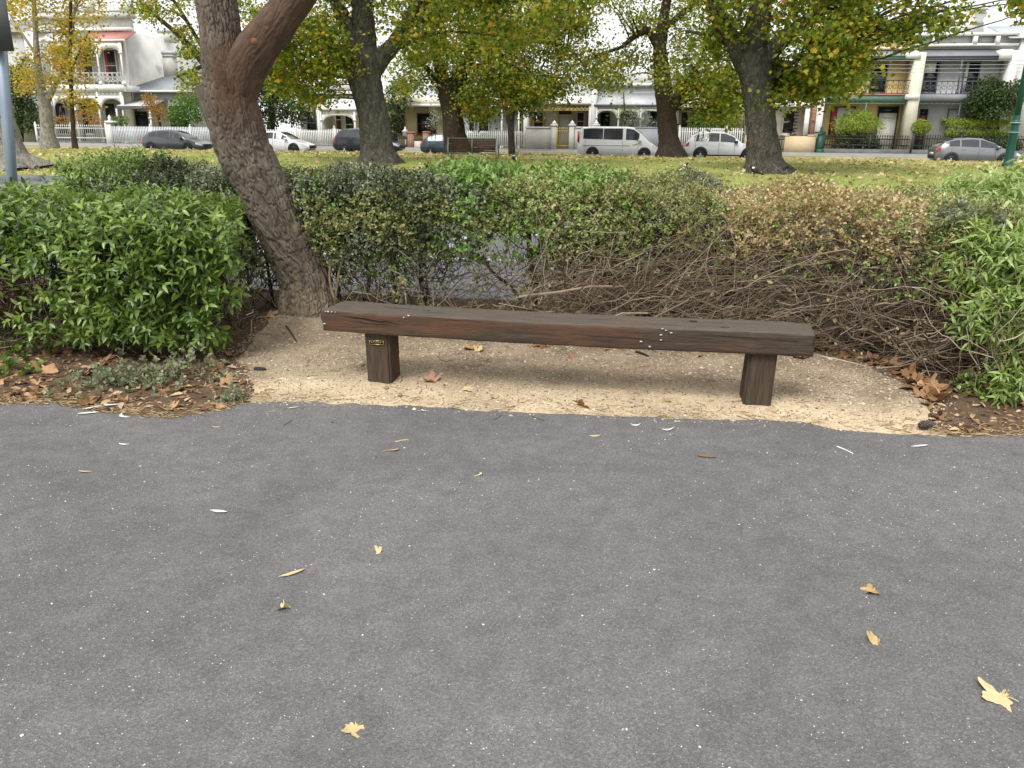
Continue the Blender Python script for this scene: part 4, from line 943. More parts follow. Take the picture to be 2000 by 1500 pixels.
# leaves lying on the path
for (px, py, s, kind, mat, rz, lab) in ((1957, 1360, .13, 'p', 'yellow_leaf', .6, 'broad cream torn leaf near the right edge of the path'), (694, 1421, .075, 'p', 'yellow_leaf', 2.2, 'yellow leaf lying nearest the bottom edge of the path'), (1704, 1155, .075, 'p', 'yellow_leaf', 1.2, 'curled cream and brown leaf upper of two on the right path'),
        (1712, 1253, .07, 'p', 'yellow_leaf', .2, 'small cream leaf lower of two on the right path'), (570, 1122, .095, 'l', 'yellow_leaf', .5, 'slender yellow leaf on the left half of the path'), (555, 1187, .06, 'p', 'yellow_leaf', 2.6, 'small pale leaf below the slender yellow leaf'), (743, 1078, .045, 'p', 'yellow_leaf', .1, 'tiny golden leaf fragment on the middle of the path'),
        (775, 881, .075, 'l', 'yellow_leaf', .9, 'pale yellow leaf on the path in front of the left post'), (165, 923, .07, 'l', 'yellow_leaf', .1, 'tan leaf on the path near the left picture edge'), (940, 928, .05, 'l', 'yellow_leaf', 1.3, 'tiny ochre leaf on the path below the bench middle'), (1380, 893, .09, 'l', 'brown_leaf', -.2, 'reddish narrow leaf on the path below the right post'),
        (1163, 853, .06, 'l', 'yellow_leaf', 0, 'small tan leaf on the path near the sand edge'), (240, 869, .055, 'l', 'white_leaf', 0, 'small white leaf on the path below the left bush'), (426, 1000, .085, 'l', 'white_leaf', -.3, 'curled white leaf on the left of the path'), (1797, 872, .09, 'l', 'white_leaf', .1, 'long white gum leaf on the path below the pine cone'),
        (1305, 842, .08, 'l', 'white_leaf', -.1, 'slim white gum leaf on the path left of the right post'), (1243, 832, .06, 'l', 'white_leaf', 0, 'short white gum leaf at the edge of the path'), (573, 797, .07, 'l', 'yellow_leaf', .2, 'straw-coloured leaf at the path edge in front of the trunk'), (824, 803, .05, 'l', 'white_leaf', -.8, 'white leaf at the path edge below the plaque post'), (423, 835, .05, 'l', 'yellow_leaf', .3, 'cream leaf on the path below the small weed'),
        (176, 800, .12, 'l', 'white_leaf', .3, 'upper of the white gum leaves at the path edge below the left bush'), (172, 808, .11, 'l', 'white_leaf', .2, 'lower of the white gum leaves at the path edge below the left bush'), (210, 799, .12, 'l', 'white_leaf', 0, 'widest white gum leaf at the path edge below the left bush'), (236, 815, .09, 'l', 'white_leaf', -.6, 'bent white gum leaf at the path edge below the left bush'), (88, 790, .06, 'l', 'white_leaf', -.5, 'white gum leaf fragment near the left picture edge')):
    c = G(px, py); kind = 't' if kind == 'p' else kind; put(meshof(kind, rl.randrange(3) if kind == 'l' else rl.randrange(4), mat), mat, c[0], c[1], s, rz, (rl.gauss(0, .1), rl.gauss(0, .1)), lab, 'leaf', name='gum_leaf' if kind == 'l' else 'fallen_leaf')
# twigs, cone, stub
def stick(name, a, b, r, mat, label, bend=.01):
    A = G(*a); B = G(*b); m = MB(); c = (A + B) / 2; n = 8; pts = []
    for k in range(n):
        s = k / (n - 1); p = A * (1 - s) + B * s + np.array([0, 1, 0]) * bend * math.sin(math.pi * s); pts.append((p[0] - c[0], p[1] - c[1], float(zg(p[0], p[1])) + r * .8 - 0))
    m.tube(pts, [r * (1 - .4 * k / (n - 1)) for k in range(n)], 6); o = m.build(name, mat, None, True); o.location = (c[0], c[1], 0); return tag(o, label, 'twig')
simple('pale_twig', (.5, .44, .36), .8); simple('char', (.03, .026, .022), .8)
stick('fallen_twig', (1634, 873), (1666, 887), .004, MATS['white_leaf'], 'thin white stick on the path below the right post')
stick('fallen_twig', (772, 864), (798, 860), .003, MATS['yellow_leaf'], 'short tan twig on the path above the pale yellow leaf')
stick('fallen_twig', (560, 655), (580, 675), .007, MATS['dark_twig'], 'short dark root twig on the sand left of the trunk foot')
stick('fallen_twig', (1242, 695), (1266, 703), .011, MATS['char'], 'short charred black stick on the sand under the beam')
stick('fallen_twig', (1085, 672), (1118, 706), .006, MATS['twig'], 'brown twig on the sand behind the beam middle')
stick('fallen_twig', (1600, 702), (1690, 722), .006, MATS['pale_twig'], 'pale bent twig lying along the leaf drift')
stick('fallen_twig', (355, 765), (395, 778), .008, MATS['brown_leaf'], 'red-brown curled bark stick under the left bush')
def pine_cone(px, py, label):
    c = G(px, py); root = empty('pine_cone', (c[0], c[1], float(zg(c[0], c[1]))), .3, label, 'cone'); m = MB(); L = .085; R_ = .026
    m.lathe([(.002, -L / 2), (R_ * .7, -L * .35), (R_ * .8, 0), (R_ * .5, L * .35), (.003, L / 2)], 10); core = m.build('core', MATS['char'], root); core.rotation_euler = (0, math.pi / 2, 0); core.location = (0, 0, R_)
    m = MB()
    for k in range(70):
        s = k / 69; h = (s - .5) * L; rr_ = R_ * math.sin(math.pi * (.12 + .8 * s)) ** .7; a = k * 2.4
        x, y = math.cos(a), math.sin(a); px_, py_ = -y, x; w = .006
        m.add([(x * rr_ * .7 + px_ * w, y * rr_ * .7 + py_ * w, h - .003), (x * rr_ * .7 - px_ * w, y * rr_ * .7 - py_ * w, h - .003), (x * rr_ * 1.15, y * rr_ * 1.15, h + .007), (x * rr_ * .75, y * rr_ * .75, h + .006)], [(0, 1, 2), (0, 2, 3), (1, 3, 2)])
    o = m.build('scales', simple('cone_scale', (.09, .075, .06), .8, var=.5, sc=60), root); o.rotation_euler = (0, math.pi / 2, 0); o.location = (0, 0, R_); stuff(o)
pine_cone(1805, 841, 'dark pine cone lying at the edge of the asphalt on the right')
m = MB(); m.lathe([(.002, -.045), (.016, -.035), (.02, 0), (.015, .035), (.002, .045)], 9); o = m.build('bark_chip', MATS['char'], None, True); c = G(508, 726); o.location = (c[0], c[1], float(zg(c[0], c[1])) + .008); o.rotation_euler = (0, math.pi / 2, -.2); o.scale = (.55, 1, 1); tag(o, 'dark oval piece of bark on the sand left of the bench', 'bark')
for i, (px, py, lab) in enumerate(((755, 763, 'small brown gum nut in front of the plaque post'), (780, 776, 'tan gum nut nearest the asphalt by the plaque post'), (708, 720, 'dark gum nut on the sand left of the plaque post'))):
    m = MB(); m.lathe([(.003, 0), (.012, .004), (.014, .012), (.009, .02), (.006, .018)], 8); o = m.build('gum_nut', MATS['twig'], None, True); c = G(px, py); o.location = (c[0], c[1], float(zg(c[0], c[1]))); o.rotation_euler = (.4, .2, i); tag(o, lab, 'nut')
# stone chips and bark crumbs on the sand, straw and crumbs along the asphalt edge
rs = np.random.default_rng(51)
def chips(name, n, box, keep, size, mat, flat=.5):
    x = rs.uniform(box[0], box[1], n); y = rs.uniform(box[2], box[3], n); k = keep(x, y); x, y = x[k], y[k]; n = len(x)
    V = np.array([(1, 0, 0), (-1, 0, 0), (0, 1, 0), (0, -1, 0), (0, 0, 1)], float); F = [(0, 2, 4), (2, 1, 4), (1, 3, 4), (3, 0, 4)]
    S = np.stack([rs.uniform(.5, 1.6, n), rs.uniform(.4, 1.1, n), rs.uniform(.3, .9, n)], -1) * size * rs.uniform(.5, 1.3, (n, 1)); a = rs.uniform(0, 6.28, n)
    R = np.zeros((n, 3, 3)); R[:, 0, 0] = np.cos(a); R[:, 0, 1] = -np.sin(a); R[:, 1, 0] = np.sin(a); R[:, 1, 1] = np.cos(a); R[:, 2, 2] = 1; S = S * np.exp(rs.normal(size=(n, 1)) * .28)
    Vv = np.einsum('nij,nkj->nki', R, V[None] * S[:, None]) + np.stack([x, y, zg(x, y)], -1)[:, None]
    Fv = (np.array(F)[None] + (np.arange(n) * 5)[:, None, None]).reshape(-1, 3); o = link(name, raw_mesh(name, Vv.reshape(-1, 3), Fv), mat); return stuff(o)
def islandmat(name, stops, rough=.9):
    m, t, b = nodes(name, rough, 0, .15); ge = t.nodes.new('ShaderNodeNewGeometry'); t.links.new(ramp(t, ge.outputs['Random Per Island'], stops), b.inputs['Base Color']); return m
islandmat('chip_mat', [(0, (.10, .07, .045)), (.3, (.27, .2, .13)), (.8, (.5, .41, .29)), (1, (.66, .58, .45))])
islandmat('crumb_mat', [(0, (.05, .035, .022)), (.5, (.14, .085, .045)), (.85, (.3, .19, .1)), (1, (.45, .36, .25))]); islandmat('straw_mat', [(0, (.16, .10, .05)), (.5, (.36, .25, .12)), (1, (.6, .5, .33))])
islandmat('speck_mat', [(0, (.35, .33, .3)), (1, (.75, .73, .7))])
tag(chips('gravel', 42000, (-2.2, 3.1, 3.95, 6.4), lambda x, y: (sdf(x, y, SANDP) > .02 - .1 * rs.random(len(x))) & (y > yedge(x) - rs.exponential(.035, len(x))) & (rs.random(len(x)) < .35 + .9 * fbm(x, y, 1.6, 25)), .0058, MATS['chip_mat']), 'fine pale stone chips strewn over the sand', 'gravel')
tag(chips('bark_crumbs', 9000, (-3.6, 3.9, 3.8, 6.2), lambda x, y: (sdf(x, y, SANDP) < .08 * rs.random(len(x))) & (y > yedge(x) + .03), .012, MATS['crumb_mat']), 'dark bark crumbs and broken leaf on the planting soil', 'litter')
tag(chips('path_grit', 21000, (-3.4, 3.4, 1.3, 4.3), lambda x, y: (y < yedge(x) - .01) & (rs.random(len(x)) < .1 + .75 * np.clip(fbm(x, y, 1.3, 27) - .25, 0, 1) + .4 * np.exp(-(yedge(x) - y) / .12)), .0021, MATS['speck_mat']), 'tiny pale grit scattered on the asphalt path', 'grit')
n = 2600; x = rs.uniform(-3.4, 3.6, n); y = yedge(x) + np.abs(rs.normal(size=n)) * .10 - .015
k = (rs.random(n) < np.where(x < -1.45, 1, np.where(x > 2.0, .7, .22))); x, y = x[k], y[k]; n = len(x)
a = rs.uniform(-.9, .9, n); L = rs.uniform(.02, .075, n); z = zg(x, y) + .004; p0 = np.stack([x, y, z], -1); x1, y1 = x + np.cos(a) * L, y + np.sin(a) * L; p1 = np.stack([x1, y1, zg(x1, y1) + .006], -1)
tag(stuff(twig_mesh('straw', curves(p0, p1, rs.normal(size=(n, 3)) * .004, 4), np.full((n, 4), .0016), MATS['straw_mat'])), 'dry straw and needles along the edge of the asphalt', 'litter')
n = 380; x = rs.uniform(-2.0, 3.0, n); y = rs.uniform(4.0, 6, n); k = sdf(x, y, SANDP) > 0; x, y = x[k], y[k]; n = len(x); a = rs.uniform(0, 6.28, n); L = rs.uniform(.02, .09, n)
x1, y1 = x + np.cos(a) * L, y + np.sin(a) * L; p0 = np.stack([x, y, zg(x, y) + .003], -1); p1 = np.stack([x1, y1, zg(x1, y1) + .003], -1)
tag(stuff(twig_mesh('twig_bits', curves(p0, p1, rs.normal(size=(n, 3)) * .003, 4), np.full((n, 4), .0017), MATS['twig'])), 'short bits of twig scattered on the sand', 'litter')
n = 650; P = np.stack([rs.uniform(-3.4, -1.2, n), rs.uniform(4.1, 5.2, n), np.zeros(n)], -1); k = (P[:, 1] > yedge(P[:, 0]) + .01) & (sdf(P[:, 0], P[:, 1], SANDP) < .1); P = P[k]; P[:, 2] = zg(P[:, 0], P[:, 1]) + .008; n = len(P)
d = norm(np.stack([rs.normal(size=n), rs.normal(size=n), rs.normal(size=n) * .25], -1)); nn = np.stack([rs.normal(size=n) * .35, rs.normal(size=n) * .35, np.ones(n)], -1)
islandmat('litter_leaf', [(0, (.11, .06, .03)), (.5, (.26, .15, .075)), (1, (.5, .38, .24))]); tag(stuff(scatter('leaf_litter', leaf_lance(.22), P, basis(d, nn), rs.uniform(.03, .075, n), MATS['litter_leaf'])), 'small dry leaf litter under the left bush', 'litter')
P = np.stack([rs.uniform(2.2, 3.8, n), rs.uniform(3.9, 5.3, n), np.zeros(n)], -1); k = (P[:, 1] > yedge(P[:, 0]) + .01) & (sdf(P[:, 0], P[:, 1], SANDP) < .1); P = P[k]; P[:, 2] = zg(P[:, 0], P[:, 1]) + .008; n = len(P)
tag(stuff(scatter('leaf_litter', leaf_lance(.22), P, basis(d[:n], nn[:n]), rs.uniform(.03, .075, n), MATS['litter_leaf'])), 'small dry leaf litter under the right bush', 'litter')

# ================================================================== PARK TREES
FWD = np.array([0, math.cos(PITCH), -math.sin(PITCH)])
def PW(px, py, v): u, z = PV(px, py, v); return np.array(W(u, v, z))
def msize(P, wpx): return wpx / FPX * float((P - np.array([0, 0, EYE])) @ FWD)
leafmat('autumn_leaf', [(0, (0.05, 0.08, 0.015)), (0.28, (0.11, 0.17, 0.025)), (0.55, (0.22, 0.275, 0.035)), (0.8, (0.45, 0.41, 0.05)), (0.9, (0.55, 0.32, 0.045)), (1, (0.42, 0.15, 0.04))], .5, .5)
leafmat('yellow_autumn_leaf', [(0, (0.138, 0.149, 0.023)), (.4, (0.368, 0.310, 0.040)), (.75, (0.575, 0.414, 0.069)), (1, (0.517, 0.230, 0.057))], .45, .5)
STAR = leaf_star()
rt5 = np.random.default_rng(61)
def limb_mesh(name, pts, root, mat, n=14, seed=0, flare=False):
    """pts: (px,py,width_px,v)"""
    Q = []
    for (px, py, w, v) in pts: P = PW(px, py, v); Q.append((*(P - np.array(root.location)), msize(P, w) / 2))
    path, s = interp_path(Q, max(10, int(len(Q) * 10))); P = path[:, :3]; R = path[:, 3]; m = len(P)
    T = norm(np.gradient(P, axis=0)); A = norm(np.cross(T, np.array([0, 1., .01]))); B = np.cross(T, A); q = np.arange(n) * 2 * math.pi / n
    lump = fbm(np.cos(q)[None] * 1.5 + s[:, None] * .3, np.sin(q)[None] * 1.5 + s[:, None] * 1.2, 1.3, seed + 3) - .5
    lump2 = fbm(np.cos(q)[None] * 3 + 0 * s[:, None], np.sin(q)[None] * 3 + s[:, None] * 2.2, 1.6, seed + 8) - .5; r = R[:, None] * (1 + .28 * lump + .16 * lump2)
    if flare: r = r * (1 + np.clip(1 - s / .8, 0, 1)[:, None] ** 2 * (.18 + .22 * np.sin(5 * q + seed)[None]))
    V = P[:, None] + (A[:, None] * np.cos(q)[None, :, None] + B[:, None] * np.sin(q)[None, :, None]) * r[..., None]
    i = np.arange(m * n).reshape(m, n); a = i[:-1]; b = np.roll(a, -1, 1); d = i[1:]; c = np.roll(d, -1, 1)
    F = [tuple(x) for x in np.stack([a, d, c, b], -1).reshape(-1, 4)] + [tuple(i[-1])]
    return link(name, raw_mesh(name, V.reshape(-1, 3), F), mat, root, True), path
def inpoly(x, y, P):
    ins = False; j = len(P) - 1
    for i in range(len(P)):
        if ((P[i][1] > y) != (P[j][1] > y)) and (x < (P[j][0] - P[i][0]) * (y - P[i][1]) / (P[j][1] - P[i][1] + 1e-9) + P[i][0]): ins = not ins
        j = i
    return ins
def crown(root, limbs, regions, leaf, barkm, top=(0, 0, 0, 0)):
    rng = rt5; cen = []
    for (poly, n, v0, v1, rad, cnt) in regions:
        xs = [p[0] for p in poly]; ys = [p[1] for p in poly]; k = 0; tries = 0
        while k < n and tries < 5000:
            tries += 1; x = rng.uniform(min(xs), max(xs)); y = rng.uniform(min(ys), max(ys))
            if inpoly(x, y, poly): cen.append((PW(x, y, rng.uniform(v0, v1)), rad * rng.uniform(.7, 1.3), int(cnt * 1.55 * rng.uniform(.5, 1.4)), 1)); k += 1
    n, px, v, sp = top
    for _ in range(int(n)):
        P = PW(px, -150, v); P = P + np.array([rng.normal() * sp, rng.normal() * sp * .8, rng.uniform(.0, 5.5)]); cen.append((P, 1.0, 90, 1.7))
    LP = np.concatenate([l[:, :3] for l in limbs]) + np.array(root.location)
    P0 = []; P1 = []; PP = []; SS = []
    for (c, r, k, sc) in cen:
        d = np.linalg.norm(LP - c, axis=1) + np.maximum(0, LP[:, 2] - c[2]) * .5; a = LP[np.argmin(d)]
        if np.linalg.norm(a - c) < 5.5: P0.append(a); P1.append(c)
        q = rng.normal(size=(k, 3)) * r * np.array([.55, .55, .4]); PP.append(c + q); SS.append(rng.uniform(.09, .175, k) * sc)
    PP = np.concatenate(PP); SS = np.concatenate(SS); n = len(PP); o = np.array(root.location)
    d = norm(rng.normal(size=(n, 3)) * np.array([1, 1, .7]) + np.array([0, 0, -.5])); nn = rng.normal(size=(n, 3)) * .7 + np.array([0, 0, 1.0])
    stuff(scatter('crown', STAR, PP - o, basis(d, nn), SS, leaf, root))
    if P0:
        P0 = np.array(P0) - o; P1 = np.array(P1) - o; L = np.linalg.norm(P1 - P0, axis=1)
        stuff(twig_mesh('branches', curves(P0, P1, rng.normal(size=P0.shape) * .12 * L[:, None] * .5 + np.array([0, 0, .08]) * L[:, None], 9, .02), np.linspace(1, .25, 9)[None] * np.clip(L * .016, .012, .05)[:, None], barkm, root, 5))
def park_tree(name, label, base, v, trunk, limbs, regions, leaf, bark, top=(0, 0, 0, 0), group='plane trees on the lawn', seed=0, n=30):
    P = PW(*base, v); u_, v_ = UV(P[0], P[1]); zl = float(z_lawn(np.array(u_), np.array(v_))) if v_ < 45 else .4
    root = empty(name, (P[0], P[1], zl), 0, label, 'tree', group); bm_ = MATS[bark]
    tr, path = limb_mesh('trunk', [(trunk[0][0] + (trunk[0][0] - trunk[1][0]) * .5, trunk[0][1] + 10, trunk[0][2], v)] + [(*t, v) for t in trunk], root, bm_, n, seed, True); L = [path]
    for k, lb_ in enumerate(limbs):
        q = []
        for i, t in enumerate(lb_): q.append((t[0], t[1], t[2], v + (t[3] if len(t) > 3 else 0)))
        o, p = limb_mesh('limb', q, root, bm_, 10, seed + k + 1); L.append(p)
    crown(root, L, regions, MATS[leaf], bm_, top); return root
t1 = park_tree('plane_tree', 'thick mottled grey plane tree with pruned scars, right of the leaning trunk', (738, 314), 30, [(741, 318, 82), (738, 296, 66), (733, 250, 60), (723, 200, 58), (713, 155, 64), (706, 115, 72), (702, 95, 66)],
    [[(700, 140, 40), (680, 118, 34), (650, 90, 24), (612, 60, 20), (588, 42, 17), (556, 0, 14, -1), (500, -90, 10, -2)], [(700, 120, 44), (688, 80, 40), (672, 40, 30), (655, 0, 26), (630, -90, 20)], [(710, 110, 50), (712, 60, 44), (705, 0, 40), (700, -140, 28)],
     [(722, 140, 44), (745, 112, 36), (772, 85, 30), (800, 38, 25), (816, 0, 21), (850, -100, 16)], [(790, 55, 14), (850, 26, 11), (930, 10, 9), (1010, 0, 6, -1)], [(765, 98, 11), (830, 70, 7), (870, 62, 4)]],
    [([(490, 70), (540, 30), (640, -70), (680, -70), (670, 90), (655, 150), (600, 180), (545, 170), (505, 130)], 55, 27.5, 32, .75, 120), ([(680, -70), (930, -70), (920, 60), (850, 110), (800, 120), (760, 60)], 36, 28, 33, .8, 110), ([(850, -70), (1180, -70), (1160, 40), (1000, 110), (900, 90)], 40, 27, 33, .8, 120), ([(590, 120), (660, 130), (650, 190), (600, 200)], 6, 29, 31, .6, 90)],
    'autumn_leaf', 'plane_bark', (30, 720, 30, 3.5), seed=3)
for (px, py, w, h) in ((690, 142, 26, 30), (712, 136, 17, 26)):
    P = PW(px, py, 30); sz = msize(P, w) / 2; m = MB(); m.lathe([(sz * 1.05, 0), (sz, .06), (sz * .8, .07), (sz * .72, .035)], 16, axis='y'); o = m.build('pruning_scar', MATS['plane_bark'], t1, True); tr = np.array(t1.location)
    o.location = tuple(P - tr + np.array([0, -msize(P, 62) / 2 - .0, 0])); o.scale = (1, -1, h / w); o.rotation_euler = (0, 0, -.25 if px < 700 else .1)
park_tree('plane_tree', 'dark brown forked plane tree behind the slatted park bench', (888, 294), 43, [(893, 300, 52), (889, 272, 43), (884, 225, 41), (880, 185, 46), (878, 160, 50)],
    [[(872, 175, 30), (860, 140, 23), (850, 100, 18), (842, 40, 14), (830, -60, 10)], [(888, 175, 32), (905, 132, 26), (925, 90, 20), (950, 30, 15), (970, -60, 10)], [(915, 110, 14), (980, 90, 10), (1050, 80, 7), (1110, 95, 4)], [(868, 170, 14), (830, 130, 9), (790, 110, 6)]],
    [([(755, 90), (830, 40), (900, 100), (890, 170), (850, 175), (800, 190), (760, 165)], 26, 41, 46, .95, 130), ([(880, 60), (1000, 20), (1160, 30), (1160, 150), (1110, 190), (1070, 215), (1010, 190), (965, 210), (935, 235), (900, 180)], 85, 40, 46, .95, 150), ([(930, 130), (1100, 120), (1080, 190), (960, 210)], 22, 40, 45, .9, 160), ([(760, -70), (1180, -70), (1150, 60), (800, 60)], 50, 41, 47, 1.0, 110)],
    'autumn_leaf', 'dark_bark', (30, 930, 43, 4.5), seed=11)
park_tree('plane_tree', 'brown-grey plane tree between the white van and the white four-wheel drive', (1308, 300), 43, [(1309, 303, 56), (1307, 275, 39), (1303, 235, 36), (1299, 195, 36), (1294, 150, 31), (1288, 95, 26), (1295, 40, 20), (1310, -40, 14)],
    [[(1310, 215, 22), (1325, 185, 17), (1340, 160, 11), (1370, 120, 8)], [(1290, 100, 17), (1266, 58, 14), (1243, 68, 11), (1215, 92, 8), (1160, 110, 5)], [(1292, 60, 14), (1340, 20, 11), (1400, -30, 8)], [(1286, 155, 14), (1280, 148, 11)]],
    [([(1140, 130), (1170, 100), (1260, 110), (1330, 100), (1420, 110), (1440, 200), (1400, 235), (1360, 195), (1300, 160), (1250, 130), (1180, 185)], 46, 41, 46, .85, 105), ([(1160, 40), (1200, -70), (1430, -70), (1430, 110), (1330, 110), (1260, 100), (1190, 70)], 52, 41, 47, .9, 90), ([(1340, 150), (1440, 150), (1440, 230), (1395, 235)], 14, 41, 45, .8, 140)],
    'autumn_leaf', 'dark_bark', (28, 1320, 43, 4.5), seed=17)
park_tree('plane_tree', 'largest grey plane tree with flaring roots and spreading limbs, on the right lawn', (1494, 330), 29, [(1493, 336, 90), (1491, 314, 68), (1489, 270, 60), (1485, 220, 57), (1479, 170, 60), (1472, 125, 66), (1468, 100, 62)],
    [[(1458, 130, 46), (1442, 96, 42), (1415, 60, 34), (1396, 20, 28), (1382, -20, 25), (1350, -130, 18)], [(1466, 115, 54), (1476, 65, 48), (1486, 10, 42), (1492, -120, 30)], [(1482, 140, 40), (1503, 104, 37), (1532, 74, 32), (1572, 45, 27), (1622, 8, 22), (1700, -60, 15)], [(1500, 160, 8), (1545, 122, 6), (1585, 100, 5), (1640, 85, 4)], [(1540, 70, 9), (1600, 100, 7), (1650, 130, 5), (1590, 185, 4)], [(1500, 318, 30), (1518, 322, 22), (1536, 332, 14, -.8)], [(1410, 55, 9), (1390, 70, 7), (1340, 60, 5)]],
    [([(1340, -70), (1480, -70), (1460, 60), (1440, 90), (1380, 60)], 24, 27, 32, .7, 90), ([(1500, -70), (1735, -70), (1750, 0), (1700, 80), (1660, 140), (1600, 130), (1540, 100), (1510, 60)], 58, 26, 32, .72, 120), ([(1510, 110), (1600, 120), (1680, 110), (1665, 160), (1610, 185), (1560, 190), (1530, 215), (1505, 190)], 34, 27.5, 32, .62, 120), ([(1600, 60), (1690, 60), (1660, 160), (1620, 175)], 14, 26.5, 30, .6, 130), ([(1780, -70), (1890, -70), (1868, 40), (1840, 60), (1790, 60)], 13, 26, 30, .5, 80), ([(1745, 30), (1790, 40), (1775, 90), (1755, 85)], 5, 27, 29, .35, 70), ([(1950, -70), (2080, -70), (2080, 20), (1990, 45), (1960, 15)], 10, 26, 29, .5, 60), ([(1380, 60), (1440, 100), (1440, 200), (1400, 210)], 10, 29, 33, .6, 100)],
    'autumn_leaf', 'plane_bark', (30, 1520, 29, 3.5), seed=23)
park_tree('plane_tree', 'slender white-barked plane tree with sparse yellow leaves, far left lawn', (95, 284), 43, [(97, 288, 36), (94, 262, 26), (90, 220, 24), (85, 188, 20)], [[(88, 200, 18), (78, 160, 14), (71, 100, 11), (68, 30, 9), (62, -60, 7)], [(90, 200, 15), (102, 176, 11), (118, 148, 9), (135, 105, 7), (146, 20, 5)], [(72, 110, 6), (40, 60, 4), (20, 30, 3)]],
    [([(30, 0), (60, -60), (240, -60), (200, 20), (175, 60), (110, 60), (60, 90), (30, 70)], 30, 41, 45, .7, 62), ([(20, 100), (110, 90), (115, 180), (60, 190), (25, 190)], 15, 42, 45, .7, 60), ([(100, 40), (180, 40), (170, 100), (150, 150), (115, 130)], 15, 41, 45, .6, 60)], 'yellow_autumn_leaf', 'pale_bark', (14, 90, 43, 3.5), seed=31, n=12)
park_tree('young_tree', 'thin dark-stemmed young tree with orange-yellow leaves beside the white-barked tree', (145, 286), 42, [(147, 288, 12), (143, 260, 9), (140, 200, 8), (137, 120, 7), (138, 40, 6), (138, -40, 5)], [[(138, 140, 5), (160, 90, 4), (175, 60, 3)], [(139, 170, 4), (120, 130, 3)]],
    [([(100, 100), (175, 60), (185, 150), (165, 200), (130, 190), (105, 160)], 15, 41, 43, .5, 55), ([(140, 200), (190, 205), (180, 235), (150, 230)], 4, 41.5, 43, .4, 55)], 'yellow_autumn_leaf', 'dark_bark', seed=35, n=8, group='saplings on the lawn')
park_tree('plane_tree', 'broad pale-footed plane tree behind the blue-grey pole at the left edge', (8, 326), 25.2, [(16, 332, 120), (8, 314, 92), (-2, 280, 76), (-12, 220, 66), (-24, 150, 62), (-45, 40, 60), (-70, -90, 52)], [[(-40, 60, 36), (-10, -20, 26), (40, -120, 16)], [(30, 312, 26), (52, 320, 18), (72, 328, 10, -.4)]],
    [([(-60, -70), (60, -70), (50, 10), (0, 60), (-50, 60)], 14, 24, 28, .6, 60)], 'yellow_autumn_leaf', 'pale_bark', (10, -40, 25, 2.5), seed=41)
park_tree('plane_tree', 'plane tree mostly hidden behind the leaning trunk, its sparse left boughs showing', (446, 296), 42, [(446, 298, 46), (444, 270, 36), (440, 200, 34), (430, 140, 34)], [[(432, 170, 24), (405, 130, 17), (380, 100, 13), (340, 60, 9), (290, 20, 6)], [(405, 125, 9), (370, 140, 6), (345, 150, 4)], [(435, 150, 26), (440, 60, 20), (445, -60, 14)], [(400, 100, 9), (340, 0, 6), (280, -20, 4)]],
    [([(260, -60), (400, -60), (395, 60), (340, 40), (290, 35), (250, 20)], 26, 39, 44, .7, 62), ([(345, 50), (398, 50), (398, 170), (360, 180), (350, 120)], 13, 39, 44, .55, 62), ([(340, 145), (395, 140), (390, 180), (350, 185)], 5, 40, 43, .4, 50), ([(400, -60), (520, -60), (500, 30), (400, 40)], 10, 40, 44, .7, 90)], 'autumn_leaf', 'dark_bark', (16, 430, 42, 3.5), seed=47)

# leaf carpet and grass of the lawn
rg = np.random.default_rng(71)
n = 26000; U = rg.uniform(-34, 36, n); V = 22.6 + 21.5 * rg.random(n) ** 1.0
k = rg.random(n) < .10 + 1.3 * np.clip(fbm(U, V, .16, 33) - .42, 0, 1) + .2 * np.exp(-((V - 40) / 4) ** 2); U, V = U[k], V[k]; n = len(U)
P = to_world(U, V, z_lawn(U, V) + .025); d = norm(np.stack([rg.normal(size=n), rg.normal(size=n), rg.normal(size=n) * .3], -1)); nn = np.stack([rg.normal(size=n) * .55, rg.normal(size=n) * .55, np.ones(n)], -1)
leafmat('carpet_leaf', [(0, (.2, .12, .055)), (.35, (.38, .26, .125)), (.7, (.56, .44, .26)), (1, (.7, .61, .43))], .2, .7)
tag(stuff(scatter('leaf_carpet', STAR, P, basis(d, nn), rg.uniform(.10, .19, n), MATS['carpet_leaf'])), 'fallen autumn leaves strewn over the lawn', 'leaves')
n = 60000; U = rg.uniform(-34, 36, n); V = 22.5 + 21.5 * rg.random(n) ** 1.4; P = to_world(U, V, z_lawn(U, V)); d = norm(np.stack([rg.normal(size=n) * .5, rg.normal(size=n) * .5, np.ones(n)], -1)); nn = rg.normal(size=(n, 3))
islandmat('grass_mat', [(0, (.17, .23, .05)), (.5, (.32, .36, .1)), (1, (.5, .48, .2))]); BL = (np.array([(-.12, 0, 0), (.12, 0, 0), (.02, 1, .15)]), [(0, 1, 2)])
tag(stuff(scatter('grass', BL, P, basis(d, nn), rg.uniform(.05, .11, n), MATS['grass_mat'])), 'short uneven grass on the median lawn', 'grass')

